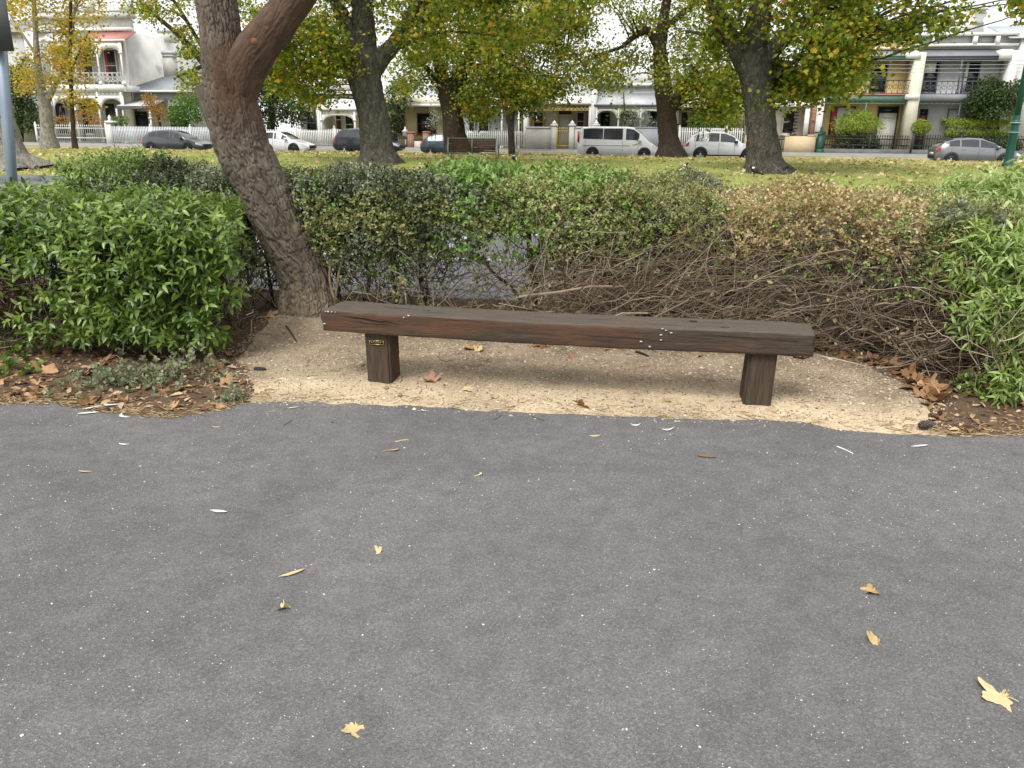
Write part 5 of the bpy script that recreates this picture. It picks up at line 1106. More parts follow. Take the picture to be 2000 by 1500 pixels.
# ================================================================== HOUSES ALONG THE FAR STREET
FENCE_V = 55.6; GZ = .47
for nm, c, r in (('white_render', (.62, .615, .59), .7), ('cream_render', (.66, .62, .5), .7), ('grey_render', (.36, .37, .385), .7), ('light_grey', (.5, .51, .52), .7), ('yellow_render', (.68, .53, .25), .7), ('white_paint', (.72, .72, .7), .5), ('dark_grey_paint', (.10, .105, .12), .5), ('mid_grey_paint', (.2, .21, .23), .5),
                 ('green_paint', (.12, .2, .155), .5), ('dark_green_paint', (.02, .09, .065), .45), ('yellow_paint', (.55, .42, .16), .5), ('red_paint', (.42, .06, .07), .6), ('terracotta', (.45, .2, .17), .7), ('iron_black', (.03, .034, .036), .5), ('slate_roof', (.27, .29, .31), .6), ('zinc_roof', (.48, .5, .52), .5), ('beige_roof', (.42, .38, .27), .7), ('door_brown', (.12, .06, .035), .5),
                 ('curtain', (.62, .62, .6), .9), ('grey_fence', (.3, .32, .35), .6), ('picket_white', (.66, .66, .65), .6), ('picket_grey', (.6, .63, .66), .6), ('pinkish_render', (.5, .43, .37), .75), ('lace_white', (.78, .77, .73), .5), ('aged_white', (.6, .58, .53), .75)):
    simple(nm, c, r, var=.16, sc=1.1)
simple('glass_dark', (.02, .024, .028), .08, 0, .2, 1, .6); simple('dim_room', (.025, .022, .02), .8)
boards('cream_boards', (.52, .46, .3)); boards('blue_boards', (.5, .54, .58)); boards('white_boards', (.7, .7, .66)); boards('grey_boards', (.45, .46, .46))
def brickmat(name, a, b):
    m, t, bs = nodes(name, .85, 0, .15); br = t.nodes.new('ShaderNodeTexBrick'); mp = t.nodes.new('ShaderNodeMapping'); tc = t.nodes.new('ShaderNodeTexCoord'); mp.inputs['Rotation'].default_value = (math.pi / 2, 0, 0)
    t.links.new(tc.outputs['Object'], mp.inputs[0]); t.links.new(mp.outputs[0], br.inputs['Vector']); br.inputs['Scale'].default_value = 1; br.inputs['Brick Width'].default_value = .24; br.inputs['Row Height'].default_value = .085; br.inputs['Mortar Size'].default_value = .008
    br.inputs['Color1'].default_value = (*a, 1); br.inputs['Color2'].default_value = (*b, 1); br.inputs['Mortar'].default_value = (.5, .46, .4, 1); t.links.new(br.outputs[0], bs.inputs['Base Color'])
brickmat('red_brick', (.32, .12, .07), (.24, .09, .06)); brickmat('cream_brick', (.62, .47, .27), (.55, .41, .24))

class House:
    def __init__(s, name, label, px, v, cat='house', group='houses along the far street', z=GZ):
        s.u0, _ = PV(px, 280, v); s.v0 = v; s.z0 = z; s.root = empty(name, W(s.u0, v, z), -AY, label, cat, group)
    def uz(s, x0, y0, x1, y1, v):
        ym = (y0 + y1) / 2; xm = (x0 + x1) / 2
        return PV(x0, ym, v)[0] - s.u0, PV(x1, ym, v)[0] - s.u0, PV(xm, y1, v)[1] - s.z0, PV(xm, y0, v)[1] - s.z0
    def b(s, name, mat, x0, y0, x1, y1, v, th, parent=None, down=False):
        a, b_, z0, z1 = s.uz(x0, y0, x1, y1, v)
        if down: z0 = min(0, z0) - .1 if down is True else z0
        return MB().box(a, b_, v - s.v0, v - s.v0 + th, z0, z1).build(name, MATS[mat], parent or s.root)
    def poly(s, name, mat, pts, v, th, parent=None):
        q = [PV(x, y, v) for x, y in pts]; return MB().prism([(u - s.u0, z - s.z0) for u, z in q], v - s.v0, v - s.v0 + th).build(name, MATS[mat], parent or s.root)
    def slope(s, name, mat, x0, x1, ye, ve, yt, vt, inset=0.0, parent=None):
        xm = (x0 + x1) / 2; ze = PV(xm, ye, ve)[1] - s.z0; zt_ = PV(xm, yt, vt)[1] - s.z0; a = PV(x0, ye, ve)[0] - s.u0; b_ = PV(x1, ye, ve)[0] - s.u0; e, t = ve - s.v0, vt - s.v0; h = .07
        V = [(a, e, ze), (b_, e, ze), (b_ - inset, t, zt_), (a + inset, t, zt_)]; V += [(x, y, z - h) for x, y, z in V]
        return MB().add(V, [(0, 1, 2, 3), (7, 6, 5, 4), (0, 4, 5, 1), (1, 5, 6, 2), (2, 6, 7, 3), (3, 7, 4, 0)]).build(name, MATS[mat], parent or s.root)
    def window(s, x0, y0, x1, y1, v, frame='white_paint', pane='glass_dark', bars=1, curtain=None, sill=True):
        a, b_, z0, z1 = s.uz(x0, y0, x1, y1, v); y = v - s.v0; t = .07
        m = MB(); m.box(a, a + t, y - .07, y - .002, z0, z1).box(b_ - t, b_, y - .07, y - .002, z0, z1).box(a + t, b_ - t, y - .07, y - .002, z1 - t, z1).box(a + t, b_ - t, y - .07, y - .002, z0, z0 + t)
        if bars: zm = (z0 + z1) / 2; m.box(a + t, b_ - t, y - .06, y - .002, zm - .025, zm + .025)
        w = m.build('window', MATS[frame], s.root); MB().box(a + t, b_ - t, y - .025, y - .004, z0 + t, z1 - t).build('pane', MATS[pane], w)
        if curtain: wd = (b_ - a) * .28; MB().box(a + t, a + wd, y - .032, y - .027, z0 + t, z1 - t).build('curtain', MATS[curtain], w)
        if sill: MB().box(a - .08, b_ + .08, y - .13, y - .003, z0 - .09, z0 - .003).build('sill', MATS[frame], w)
        return w
    def door(s, x0, y0, x1, y1, v, mat='door_brown', frame='white_paint'):
        a, b_, z0, z1 = s.uz(x0, y0, x1, y1, v); y = v - s.v0; t = .09; z0 = max(z0, .12)
        d = MB().box(a + t, b_ - t, y - .03, y - .003, z0, z1 - .4).build('door', MATS[mat], s.root)
        MB().box(a, a + t, y - .08, y - .003, z0, z1).box(b_ - t, b_, y - .08, y - .003, z0, z1).box(a + t, b_ - t, y - .08, y - .003, z1 - t, z1).box(a + t, b_ - t, y - .07, y - .003, z1 - .4, z1 - .33).build('door_frame', MATS[frame], d)
        MB().box(a + t, b_ - t, y - .02, y - .003, z1 - .33, z1 - t).build('fanlight', MATS['glass_dark'], d); MB().box(b_ - t - .14, b_ - t - .09, y - .07, y - .031, z0 + .95, z0 + 1.05).build('handle', MATS['brass'], d); return d
    def post(s, px, y0, y1, v, mat, w=.1, cap=True):
        u, z1 = PV(px, y0, v); u = PV(px, (y0 + y1) / 2, v)[0]; _, z0 = PV(px, y1, v); u -= s.u0; z0 -= s.z0; z1 -= s.z0; y = v - s.v0; m = MB(); m.tube([(u, y, z0), (u, y, z1)], w / 2, 8)
        m.box(u - w * .8, u + w * .8, y - w * .8, y + w * .8, z0, z0 + .25); m.box(u - w * .8, u + w * .8, y - w * .8, y + w * .8, z0 + (z1 - z0) * .72, z0 + (z1 - z0) * .72 + .1)
        return m.build('veranda_post', MATS[mat], s.root)
    def lace(s, name, x0, y0, x1, y1, v, mat, pitch=.28, rails=True, style='x'):
        a, b_, z0, z1 = s.uz(x0, y0, x1, y1, v); y = v - s.v0; m = MB(); n = max(1, int((b_ - a) / pitch)); p = (b_ - a) / n; t = .014; h = z1 - z0
        if rails: m.box(a, b_, y - .04, y + .04, z1 - .05, z1).box(a, b_, y - .03, y + .03, z0, z0 + .04)
        for k in range(n):
            x = a + k * p
            m.box(x - t * .7, x + t * .7, y - .012, y + .012, z0 + .04, z1 - .05)
            if style == 'x':
                c = (x + p / 2, (z0 + z1) / 2); r0, r1 = min(p, h) * .42, min(p, h) * .42 - .025; N = 8
                for j in range(N):
                    q0, q1 = 2 * math.pi * j / N, 2 * math.pi * (j + 1) / N
                    m.prism([(c[0] + r0 * math.cos(q0), c[1] + r0 * math.sin(q0)), (c[0] + r0 * math.cos(q1), c[1] + r0 * math.sin(q1)), (c[0] + r1 * math.cos(q1), c[1] + r1 * math.sin(q1)), (c[0] + r1 * math.cos(q0), c[1] + r1 * math.sin(q0))], y - .011, y + .011)
                for sg in (1, -1): m.prism([(x + .01, c[1] - sg * (h / 2 - .05) - .012), (x + p - .01, c[1] + sg * (h / 2 - .05) - .012), (x + p - .01, c[1] + sg * (h / 2 - .05) + .012), (x + .01, c[1] - sg * (h / 2 - .05) + .012)], y - .009, y + .009)
            elif style == 'scallop':
                m.prism([(x, z1 - .05), (x, z0 + h * .45), (x + p * .25, z0 + h * .12), (x + p * .5, z0), (x + p * .75, z0 + h * .12), (x + p, z0 + h * .45), (x + p, z1 - .05), (x + p * .8, z0 + h * .5), (x + p * .5, z0 + h * .32), (x + p * .2, z0 + h * .5)], y - .011, y + .011)
        return m.build(name, MATS[mat], s.root)
    def arch(s, x0, y0, x1, ycrown, yspring, v, mat, th=.05):
        a, b_, z0, z1 = s.uz(x0, y0, x1, yspring, v); zc = PV((x0 + x1) / 2, ycrown, v)[1] - s.z0; y = v - s.v0; e = .05; pts = [(a, z1), (a, z0), (a + e, z0)]; N = 12
        for k in range(1, N): q = math.pi * k / N; pts.append(((a + b_) / 2 - (b_ - a - 2 * e) / 2 * math.cos(q), z0 + (zc - z0) * math.sin(q)))
        pts += [(b_ - e, z0), (b_, z0), (b_, z1)]
        return MB().prism(pts, y - th / 2, y + th / 2).build('arch', MATS[mat], s.root)
def fence(label, px0, px1, ytop, ybot, mat, v=FENCE_V, pitch=.13, wide=.075, kind='picket', name='picket_fence', dip=0.0, posts=2.4, rail=None, plinth=None):
    h = House(name, label, (px0 + px1) / 2, v, 'fence', 'front fences along the far street'); a, b_, z0, z1 = h.uz(px0, ytop, px1, ybot, v); z0 = min(z0, .02); n = int((b_ - a) / pitch); m = MB()
    zb_ = z0
    if plinth: zb_ = z0 + .25; MB().box(a, b_, -.14, .14, z0 - .2, zb_).build('plinth', MATS[plinth], h.root)
    for k in range(n):
        x = a + (k + .5) * pitch; zz = z1
        if dip: s_ = ((x - a) % posts) / posts; zz = z1 - dip * math.sin(math.pi * s_)
        if kind == 'picket': m.prism([(x - wide / 2, zb_ + .05), (x + wide / 2, zb_ + .05), (x + wide / 2, zz - .06), (x, zz), (x - wide / 2, zz - .06)], -.045, -.022)
        else: m.prism([(x - wide / 2, zb_ + .02), (x + wide / 2, zb_ + .02), (x + wide / 2, zz - .13), (x + wide * 1.3, zz - .1), (x, zz), (x - wide * 1.3, zz - .1), (x - wide / 2, zz - .13)], -.02, .0)
    stuff(m.build('pickets', MATS[mat], h.root))
    for zz in (zb_ + .2, z1 - .3): MB().box(a, b_, -.02 + .0015, .03, zz, zz + .07).build('rail', MATS[rail or mat], h.root)
    k = 0
    x = a
    while x <= b_ + .01:
        MB().box(x - .06, x + .06, -.062, .06, z0 - .1, z1 + .08).add([(x - .08, -.08, z1 + .08), (x + .08, -.08, z1 + .08), (x + .08, .08, z1 + .08), (x - .08, .08, z1 + .08), (x, 0, z1 + .2)], [(0, 1, 4), (1, 2, 4), (2, 3, 4), (3, 0, 4), (3, 2, 1, 0)]).build('fence_post', MATS[rail or mat], h.root); x += posts
    return h

# --- 1 white two-storey house with iron lace
h = House('two_storey_house', 'tall white two-storey house with arched iron-lace verandas, far left', 170, 60.4)
h.b('wall', 'white_render', 62, 60, 252, 284, 60.4, 14, down=True); h.b('parapet', 'white_render', 62, 22, 252, 60, 60.35, .5)
h.b('cornice', 'light_grey', 60, 26, 256, 36, 60.0, .6); h.b('cornice', 'white_paint', 60, 54, 254, 61, 60.05, .5); h.lace('balustrade', 64, 4, 250, 22, 60.3, 'white_render', .3, True, 'bars')
for x in (160, 236): h.b('pier', 'white_render', x, 0, x + 16, 24, 60.25, .5)
h.b('pilaster', 'white_render', 238, 60, 252, 284, 60.2, .3, down=True); h.slope('balcony_roof', 'terracotta', 150, 240, 80, 58.4, 62, 60.2, 0); h.slope('balcony_roof', 'zinc_roof', 70, 150, 80, 58.4, 62, 60.2, 0)
h.b('balcony_floor', 'white_paint', 70, 166, 242, 178, 58.4, 2.0); h.b('beam', 'white_paint', 70, 77, 242, 82, 58.4, .15)
for i, x in enumerate((100, 146, 192, 238)):
    h.post(x, 80, 166, 58.5, 'lace_white', .13); h.post(x + 4, 178, 282, 58.5, 'lace_white', .14)
    if x < 238: h.arch(x, 82, x + 46, 94, 112, 58.5, 'lace_white'); h.arch(x + 4, 188, x + 50, 193, 214, 58.5, 'lace_white'); h.lace('frieze', x + 1, 178, x + 48, 188, 58.5, 'lace_white', .3); h.lace('balustrade', x + 1, 142, x + 46, 166, 58.5, 'lace_white', .34)
h.b('beam', 'white_paint', 72, 176, 244, 179, 58.42, .14)
h.b('veranda_wall_shade', 'grey_render', 72, 82, 237, 166, 60.3, .08); h.b('veranda_wall_shade', 'grey_render', 72, 178, 237, 282, 60.3, .08)  # grey panels over the white wall: veranda shade put into their colour
for x in (108, 158, 205): h.window(x, 96, x + 24, 160, 60.28, 'aged_white', 'glass_dark', 1, 'red_paint', False); h.window(x + 2, 200, x + 24, 262, 60.28, 'grey_render', 'glass_dark', 1, None)
h.b('chimney', 'aged_white', 308, 58, 336, 82, 66, 1.0); h.b('chimney_cap', 'light_grey', 304, 56, 340, 62, 65.9, 1.2); h.b('chimney', 'aged_white', 318, 104, 336, 150, 63.5, .8); h.b('chimney_cap', 'light_grey', 314, 99, 340, 105, 63.4, 1.0); h.b('chimney_cap', 'light_grey', 316, 107, 338, 110, 63.42, .95)
fence('white iron palisade fence in front of the tall white house', 72, 206, 243, 282, 'picket_white', pitch=.17, wide=.04, kind='iron', name='iron_fence', posts=3.0, plinth='bluestone')
g = House('gate_pier', 'white gate pier with pointed cap between the iron fence and the picket fence', 211, FENCE_V - .1, 'gate pier', None); g.b('shaft', 'white_render', 206, 240, 218, 284, FENCE_V - .1, .45, down=True); g.b('cap', 'white_paint', 204, 236, 220, 240, FENCE_V - .18, .6); m = MB(); m.lathe([(.2, 0), (.08, .12), (.14, .22), (.02, .42)], 10); o = m.build('finial', MATS['white_paint'], g.root, True); u, z = PV(212, 236, FENCE_V); o.location = (u - g.u0, .25, z - g.z0)
# --- 2 cottage with grey hipped roof
h = House('cottage', 'small grey cottage with hipped slate roof beside the tall white house', 310, 60.8)
h.b('wall', 'grey_boards', 244, 176, 400, 284, 60.8, 8, down=True); h.slope('roof', 'slate_roof', 234, 404, 178, 60.3, 138, 64.5, 3.0); h.slope('roof', 'slate_roof', 234, 404, 178, 69, 138, 64.6, 3.0); h.b('gutter', 'white_paint', 234, 176, 404, 180, 60.2, .15)
h.slope('veranda_roof', 'zinc_roof', 228, 300, 206, 58.3, 193, 60.7, .4); h.b('fascia', 'mid_grey_paint', 229, 206, 299, 213, 58.35, .12); h.post(232, 212, 282, 58.5, 'white_paint', .14); h.post(296, 212, 282, 58.5, 'white_paint', .14); h.door(264, 218, 290, 282, 60.75, 'iron_black', 'dim_room'); h.window(242, 222, 258, 250, 60.75, 'aged_white'); h.window(330, 205, 372, 255, 60.75)
fence('pale grey picket fence in front of the hipped cottage, left of the leaning trunk', 219, 420, 247, 283, 'picket_grey', posts=3.2)
# --- 3 white cottage with lace veranda
h = House('cottage', 'white single-storey cottage with lace-trimmed veranda left of the scarred plane tree', 645, 59.8)
h.b('wall', 'cream_render', 586, 178, 712, 292, 59.8, 9, down=True); h.b('parapet', 'white_render', 586, 158, 712, 178, 59.75, .4); h.b('cornice', 'white_paint', 584, 178, 714, 184, 59.45, .5); h.slope('veranda_roof', 'white_paint', 622, 712, 212, 57.6, 188, 59.7, 0); h.b('gutter', 'white_paint', 620, 211, 714, 215, 57.5, .14)
h.lace('frieze', 630, 215, 712, 225, 57.65, 'lace_white', .28); h.arch(630, 224, 694, 225, 240, 57.65, 'lace_white'); h.post(628, 214, 292, 57.65, 'white_paint', .18); h.post(694, 214, 292, 57.65, 'white_paint', .14); h.door(656, 224, 670, 290, 59.75, 'door_brown', 'cream_render'); h.window(674, 224, 692, 262, 59.75, 'white_paint', 'glass_dark', 1); h.b('side_wall', 'white_render', 620, 212, 626, 292, 57.5, 2.2, down=True); h.window(599, 218, 619, 262, 59.75, 'mid_grey_paint')
fence('white picket fence in front of the lace-trimmed white cottage', 505, 697, 250, 288, 'picket_white', posts=2.9, dip=.12)
# --- 4 cream weatherboard house
h = House('weatherboard_house', 'cream weatherboard house with a dark window behind red brick piers', 825, 59.4)
h.b('wall', 'cream_boards', 742, 205, 905, 292, 59.4, 8, down=True); h.b('fascia', 'cream_render', 740, 190, 908, 204, 58.2, .2); h.slope('roof', 'zinc_roof', 738, 910, 204, 58.0, 172, 62.5, .5); h.b('gutter', 'white_paint', 738, 203, 910, 208, 57.9, .14); h.window(815, 221, 852, 262, 59.35, 'door_brown', 'glass_dark', 1, None); h.window(765, 224, 790, 262, 59.35, 'door_brown'); h.door(866, 222, 886, 290, 59.35)
for x0, x1, y0, lab in ((755, 765, 258, 'orange-red brick pier at the left of the iron gate'), (796, 808, 260, 'red brick pier right of the iron gate, with a white lantern'), (826, 837, 259, 'red brick pier nearest the teal hatchback')):
    g = House('brick_pier', lab, (x0 + x1) / 2, FENCE_V, 'pier', 'brick piers of the cream house'); g.b('shaft', 'red_brick', x0, y0, x1, 292, FENCE_V, .42, down=True); g.b('cap', 'terracotta', x0 - 1, y0 - 2.5, x1 + 1, y0, FENCE_V - .04, .5)
g = House('low_wall', 'low dark-capped rendered wall between the red brick piers', 817, FENCE_V + .05, 'wall', None); g.b('wall', 'cream_render', 808.5, 274, 825.5, 292, FENCE_V + .05, .3, down=True); g.b('coping', 'iron_black', 808.5, 272, 825.5, 274.5, FENCE_V + .02, .36)
fence('low black iron gate between the red brick piers', 766, 795, 262, 291, 'iron_black', pitch=.16, wide=.035, kind='iron', name='iron_gate', posts=9)
g = House('lantern', 'white lantern standing by the red brick pier', 792, FENCE_V + .1, 'lantern', None); u, z = PV(792, 262, FENCE_V); m = MB(); m.lathe([(.2, 0), (.2, .25), (.26, .27), (.05, .45), (.03, .6)], 6); o = m.build('lantern_body', MATS['white_paint'], g.root); o.location = (0, 0, z - g.z0 - .1); MB().tube([(0, 0, 0), (0, 0, z - g.z0 - .1)], .05, 8).build('stem', MATS['white_paint'], g.root)
# --- 5 pale blue weatherboard cottage
h = House('weatherboard_cottage', 'pale blue-grey weatherboard cottage with tall dark windows behind a white picket fence', 965, 58.6)
h.b('wall', 'blue_boards', 904, 208, 1030, 292, 58.6, 8, down=True); h.slope('roof', 'zinc_roof', 900, 1034, 208, 57.2, 175, 62, .5); h.b('gutter', 'white_paint', 900, 206, 1034, 210, 57.1, .14); h.window(934, 218, 956, 258, 58.55); h.window(915, 218, 928, 258, 58.55); h.door(990, 215, 1008, 292, 58.55, 'mid_grey_paint'); h.post(980, 210, 292, 57.3, 'white_paint', .12); h.post(1013, 210, 292, 57.3, 'white_paint', .12); h.window(1008.5, 220, 1020, 258, 58.55)
h.b('party_wall', 'white_render', 1022, 205, 1031, 292, 57.0, 2.0, down=True)
fence('white picket fence with gabled letter box in front of the pale blue cottage', 900, 1024, 255, 291, 'picket_white', posts=3.4, pitch=.14, wide=.06)
# --- 6 white terrace with yellow lace
h = House('terrace_house', 'white single-storey terrace with yellow lace frieze behind a white masonry wall', 1092, 58.4)
h.b('wall', 'pinkish_render', 1030, 195, 1156, 294, 58.4, 9, down=True); h.b('parapet', 'white_render', 1030, 158, 1156, 196, 58.35, .4); h.slope('veranda_roof', 'white_paint', 1032, 1154, 201, 56.7, 178, 58.3, 0); h.b('gutter', 'aged_white', 1031, 200, 1155, 204, 56.6, .14); h.lace('frieze', 1066, 204, 1151, 216, 56.8, 'yellow_paint', .26, True, 'scallop'); h.lace('frieze', 1034, 204, 1066, 216, 56.8, 'yellow_paint', .26, True, 'scallop')
h.door(1088, 214, 1118, 292, 58.35, 'light_grey', 'yellow_paint'); h.window(1036, 218, 1062, 258, 58.35, 'yellow_paint', 'glass_dark', 1, 'yellow_paint'); h.b('side_wall', 'white_render', 1149, 200, 1160, 294, 56.7, 1.8, down=True); h.window(1126, 218, 1142, 256, 58.35, 'pinkish_render', 'glass_dark', 1)
g = House('masonry_wall', 'white painted masonry front wall left of the yellow gate', 1055, FENCE_V, 'wall', 'masonry front walls'); g.b('wall', 'aged_white', 1027, 250, 1076, 293, FENCE_V, .28, down=True); g.b('coping', 'white_paint', 1026, 247.5, 1076, 250.5, FENCE_V - .04, .36)
g = House('masonry_wall', 'white painted masonry front wall between the yellow gate and the white van', 1140, FENCE_V, 'wall', 'masonry front walls'); g.b('wall', 'aged_white', 1122, 250, 1166, 294, FENCE_V, .28, down=True); g.b('coping', 'white_paint', 1122, 247.5, 1168, 250.5, FENCE_V - .04, .36)
for x, lab in ((1081, 'white gate pier with peaked cap left of the yellow gate'), (1116, 'white gate pier with peaked cap right of the yellow gate'), (1163, 'white gate pier at the right end of the masonry wall')):
    g = House('gate_pier', lab, x, FENCE_V - .1, 'gate pier', 'gate piers of the yellow-lace terrace'); g.b('shaft', 'aged_white', x - 5, 246, x + 5, 294, FENCE_V - .1, .45, down=True); u, z = PV(x, 246, FENCE_V - .1); m = MB(); m.box(-.24, .24, -.04, .5, 0, .1).add([(-.2, 0, .1), (.2, 0, .1), (.2, .44, .1), (-.2, .44, .1), (0, .22, .38)], [(0, 1, 4), (1, 2, 4), (2, 3, 4), (3, 0, 4), (3, 2, 1, 0)]); o = m.build('cap', MATS['white_paint'], g.root); o.location = (0, 0, z - g.z0)
fence('yellow-painted iron gate between two white piers', 1087, 1110, 248, 292, 'yellow_paint', pitch=.13, wide=.04, kind='iron', name='iron_gate', posts=9)
# --- 7 white house with grey trim behind the van
h = House('terrace_house', 'white and grey single-storey terrace with dark veranda arches behind the white van', 1225, 58)
h.b('wall', 'light_grey', 1158, 165, 1326, 296, 58, 9, down=True); h.b('parapet', 'white_render', 1160, 138, 1326, 163, 57.95, .4); h.b('cornice', 'white_paint', 1158, 162, 1328, 168, 57.7, .45); h.slope('veranda_roof', 'zinc_roof', 1160, 1300, 205, 56.4, 182, 57.95, 0); h.b('gutter', 'dark_grey_paint', 1160, 204, 1300, 208, 56.35, .14); h.lace('frieze', 1164, 208, 1296, 216, 56.5, 'lace_white', .3); h.arch(1164, 214, 1206, 216, 232, 56.5, 'lace_white'); h.arch(1250, 214, 1293, 216, 232, 56.5, 'lace_white'); h.arch(1207, 214, 1249, 216, 232, 56.5, 'lace_white')
for x in (1164, 1207, 1250, 1293): h.post(x, 206, 296, 56.5, 'white_paint', .12)
h.window(1172, 220, 1190, 285, 57.95, 'iron_black'); h.window(1215, 220, 1240, 260, 57.95, 'grey_render'); h.window(1268, 218, 1290, 285, 57.95, 'iron_black'); h.b('pilaster', 'white_render', 1154, 170, 1163, 296, 56.4, 1.7, down=True)
g = House('metal_fence', 'plain blue-grey sheet fence behind the nose of the white van', 1250, FENCE_V, 'fence', 'front fences along the far street'); g.b('sheet', 'grey_fence', 1170, 250, 1322, 295, FENCE_V, .06, down=True); g.b('rail', 'grey_fence', 1170, 248, 1322, 250.5, FENCE_V - .02, .1)
# --- 8 olive house
h = House('bungalow', 'olive-yellow bungalow with beige roof between the two right-hand plane trees', 1385, 58.6)
h.b('wall', 'cream_boards', 1322, 205, 1450, 296, 58.6, 8, down=True); h.slope('roof', 'beige_roof', 1318, 1456, 208, 57.0, 182, 60.5, .3); h.b('gutter', 'white_paint', 1318, 206, 1456, 210, 56.9, .14); h.window(1325, 217, 1345, 250, 58.55, 'yellow_paint', 'glass_dark', 0, 'yellow_paint'); h.window(1350, 217, 1372, 250, 58.55, 'yellow_paint', 'glass_dark', 0); h.door(1400, 216, 1420, 294, 58.55)
fence('white picket fence in front of the olive bungalow, behind the white four-wheel drive', 1326, 1452, 249, 297, 'picket_white', posts=3.0, pitch=.14, wide=.075)
# --- 9 house with cream-brick fence
h = House('brick_house', 'low house with white veranda post and red brick side wall left of the yellow terrace', 1525, 57.2)
h.b('wall', 'cream_render', 1458, 200, 1586, 298, 57.2, 8, down=True); h.slope('veranda_roof', 'white_paint', 1500, 1588, 206, 55.9, 186, 57.2, 0); h.b('gutter', 'white_paint', 1500, 205, 1588, 208, 55.85, .12); h.b('porch_column', 'white_paint', 1571, 207, 1580, 270, 55.95, .3); h.window(1528, 214, 1552, 262, 57.15); h.b('side_wall', 'red_brick', 1582, 165, 1594, 298, 56.4, 6, down=True); h.window(1474, 214, 1498, 262, 57.15)
ornm = MB()
for k in range(9): ornm.box(-.28 + .05 * math.sin(k * 2), .28 + .05 * math.cos(k * 3), -.03, .02, k * .2, k * .2 + .06); ornm.box(-.1 + .12 * math.sin(k * 1.9), -.02 + .12 * math.sin(k * 1.9), -.025, .015, k * .2 + .06, k * .2 + .2)
o = ornm.build('iron_ornament', MATS['iron_black'], h.root); u, z = PV(1546, 264, 57.0); o.location = (u - h.u0, 57.05 - h.v0 - .02, z - h.z0)
g = House('brick_wall', 'low cream-brick front wall right of the largest plane tree', 1560, FENCE_V - .05, 'wall', 'brick front walls'); g.b('wall', 'cream_brick', 1532, 266, 1592, 300, FENCE_V - .05, .26, down=True); g.b('coping', 'cream_brick', 1531, 263, 1542, 266, FENCE_V - .07, .3); g.b('coping', 'cream_brick', 1578, 263, 1593, 266, FENCE_V - .07, .3)
g = House('brick_wall', 'cream-brick front wall seen left of the largest plane tree', 1462, FENCE_V - .05, 'wall', 'brick front walls'); g.b('wall', 'cream_brick', 1454, 262, 1500, 299, FENCE_V - .05, .26, down=True); g.b('coping', 'concrete', 1453, 260, 1501, 262.5, FENCE_V - .08, .32)
fence('short black iron gate beside the cream-brick wall', 1502, 1531, 264, 299, 'iron_black', pitch=.14, wide=.04, kind='iron', name='iron_gate', posts=9)
# --- 10 yellow two-storey terrace
h = House('terrace_house', 'two-storey yellow terrace house with green verandas', 1690, 57.4)
V0 = 56.3
h.b('wall', 'yellow_render', 1600, 100, 1785, 300, 57.4, 10, down=True); h.b('parapet', 'yellow_render', 1604, 45, 1790, 100, 57.35, .5); h.b('cornice', 'cream_render', 1602, 66, 1792, 72, 57.05, .5); h.b('cornice', 'cream_render', 1602, 92, 1792, 97, 57.1, .4); h.slope('balcony_roof', 'slate_roof', 1606, 1784, 108, V0, 98, 57.3, 0); h.b('fascia', 'green_paint', 1606, 108, 1784, 117, V0 + .05, .1)
h.b('balcony_floor', 'green_paint', 1604, 186, 1776, 198, V0, 1.1); h.b('floor_edge', 'terracotta', 1604, 183, 1776, 186, V0 - .05, 1.2); h.lace('balustrade', 1606, 156, 1688, 183, V0 + .06, 'iron_black', .32); h.lace('balustrade', 1689, 156, 1776, 183, V0 + .06, 'iron_black', .32)
for x in (1692, 1688 - 82): h.post(x + 0, 117, 183, V0 + .08, 'green_paint', .09)
h.post(1686, 198, 298, V0 + .08, 'green_paint', .09); h.lace('frieze', 1606, 198, 1770, 203, V0 + .08, 'green_paint', .3, True, 'scallop')
h.window(1700, 124, 1732, 182, 57.35, 'green_paint', 'glass_dark', 1, None, False); h.window(1630, 126, 1660, 182, 57.35, 'green_paint', 'glass_dark', 1, None, False); h.window(1620, 208, 1668, 264, 57.35, 'iron_black', 'curtain', 1, 'red_paint'); h.door(1710, 208, 1750, 297, 57.35, 'aged_white', 'iron_black'); h.lace('screen_door', 1720, 228, 1742, 294, 57.28, 'white_paint', .2, True, 'x')
h.b('pilaster', 'white_paint', 1594, 180, 1606, 300, V0 - .15, 1.3, down=True); h.b('party_wall', 'cream_render', 1774, 102, 1795, 300, V0 - .2, 1.5, down=True); h.b('corbel', 'white_paint', 1772, 100, 1800, 114, V0 - .3, 1.6); h.b('corbel', 'white_paint', 1770, 184, 1796, 194, V0 - .3, 1.6)
g = House('gate_post', 'ornate dark green iron gate post at the corner of the yellow terrace fence', 1602, FENCE_V - .2, 'post', None); g.b('shaft', 'dark_green_paint', 1597, 262, 1607, 298, FENCE_V - .2, .34, down=True); g.b('cap', 'dark_green_paint', 1594, 257, 1610, 261, FENCE_V - .28, .5); m = MB(); m.lathe([(.12, 0), (.05, .1), (.09, .2), (.01, .34)], 10); o = m.build('finial', MATS['dark_green_paint'], g.root, True); u, z = PV(1602, 257, FENCE_V); o.location = (0, .18, z - g.z0); g.b('base', 'dark_green_paint', 1595, 291, 1609, 299, FENCE_V - .24, .42, down=True)
fence('black iron palisade fence on a bluestone plinth in front of the yellow terrace', 1608, 1776, 263, 299, 'iron_black', pitch=.15, wide=.035, kind='iron', name='iron_fence', posts=2.8, plinth='bluestone')
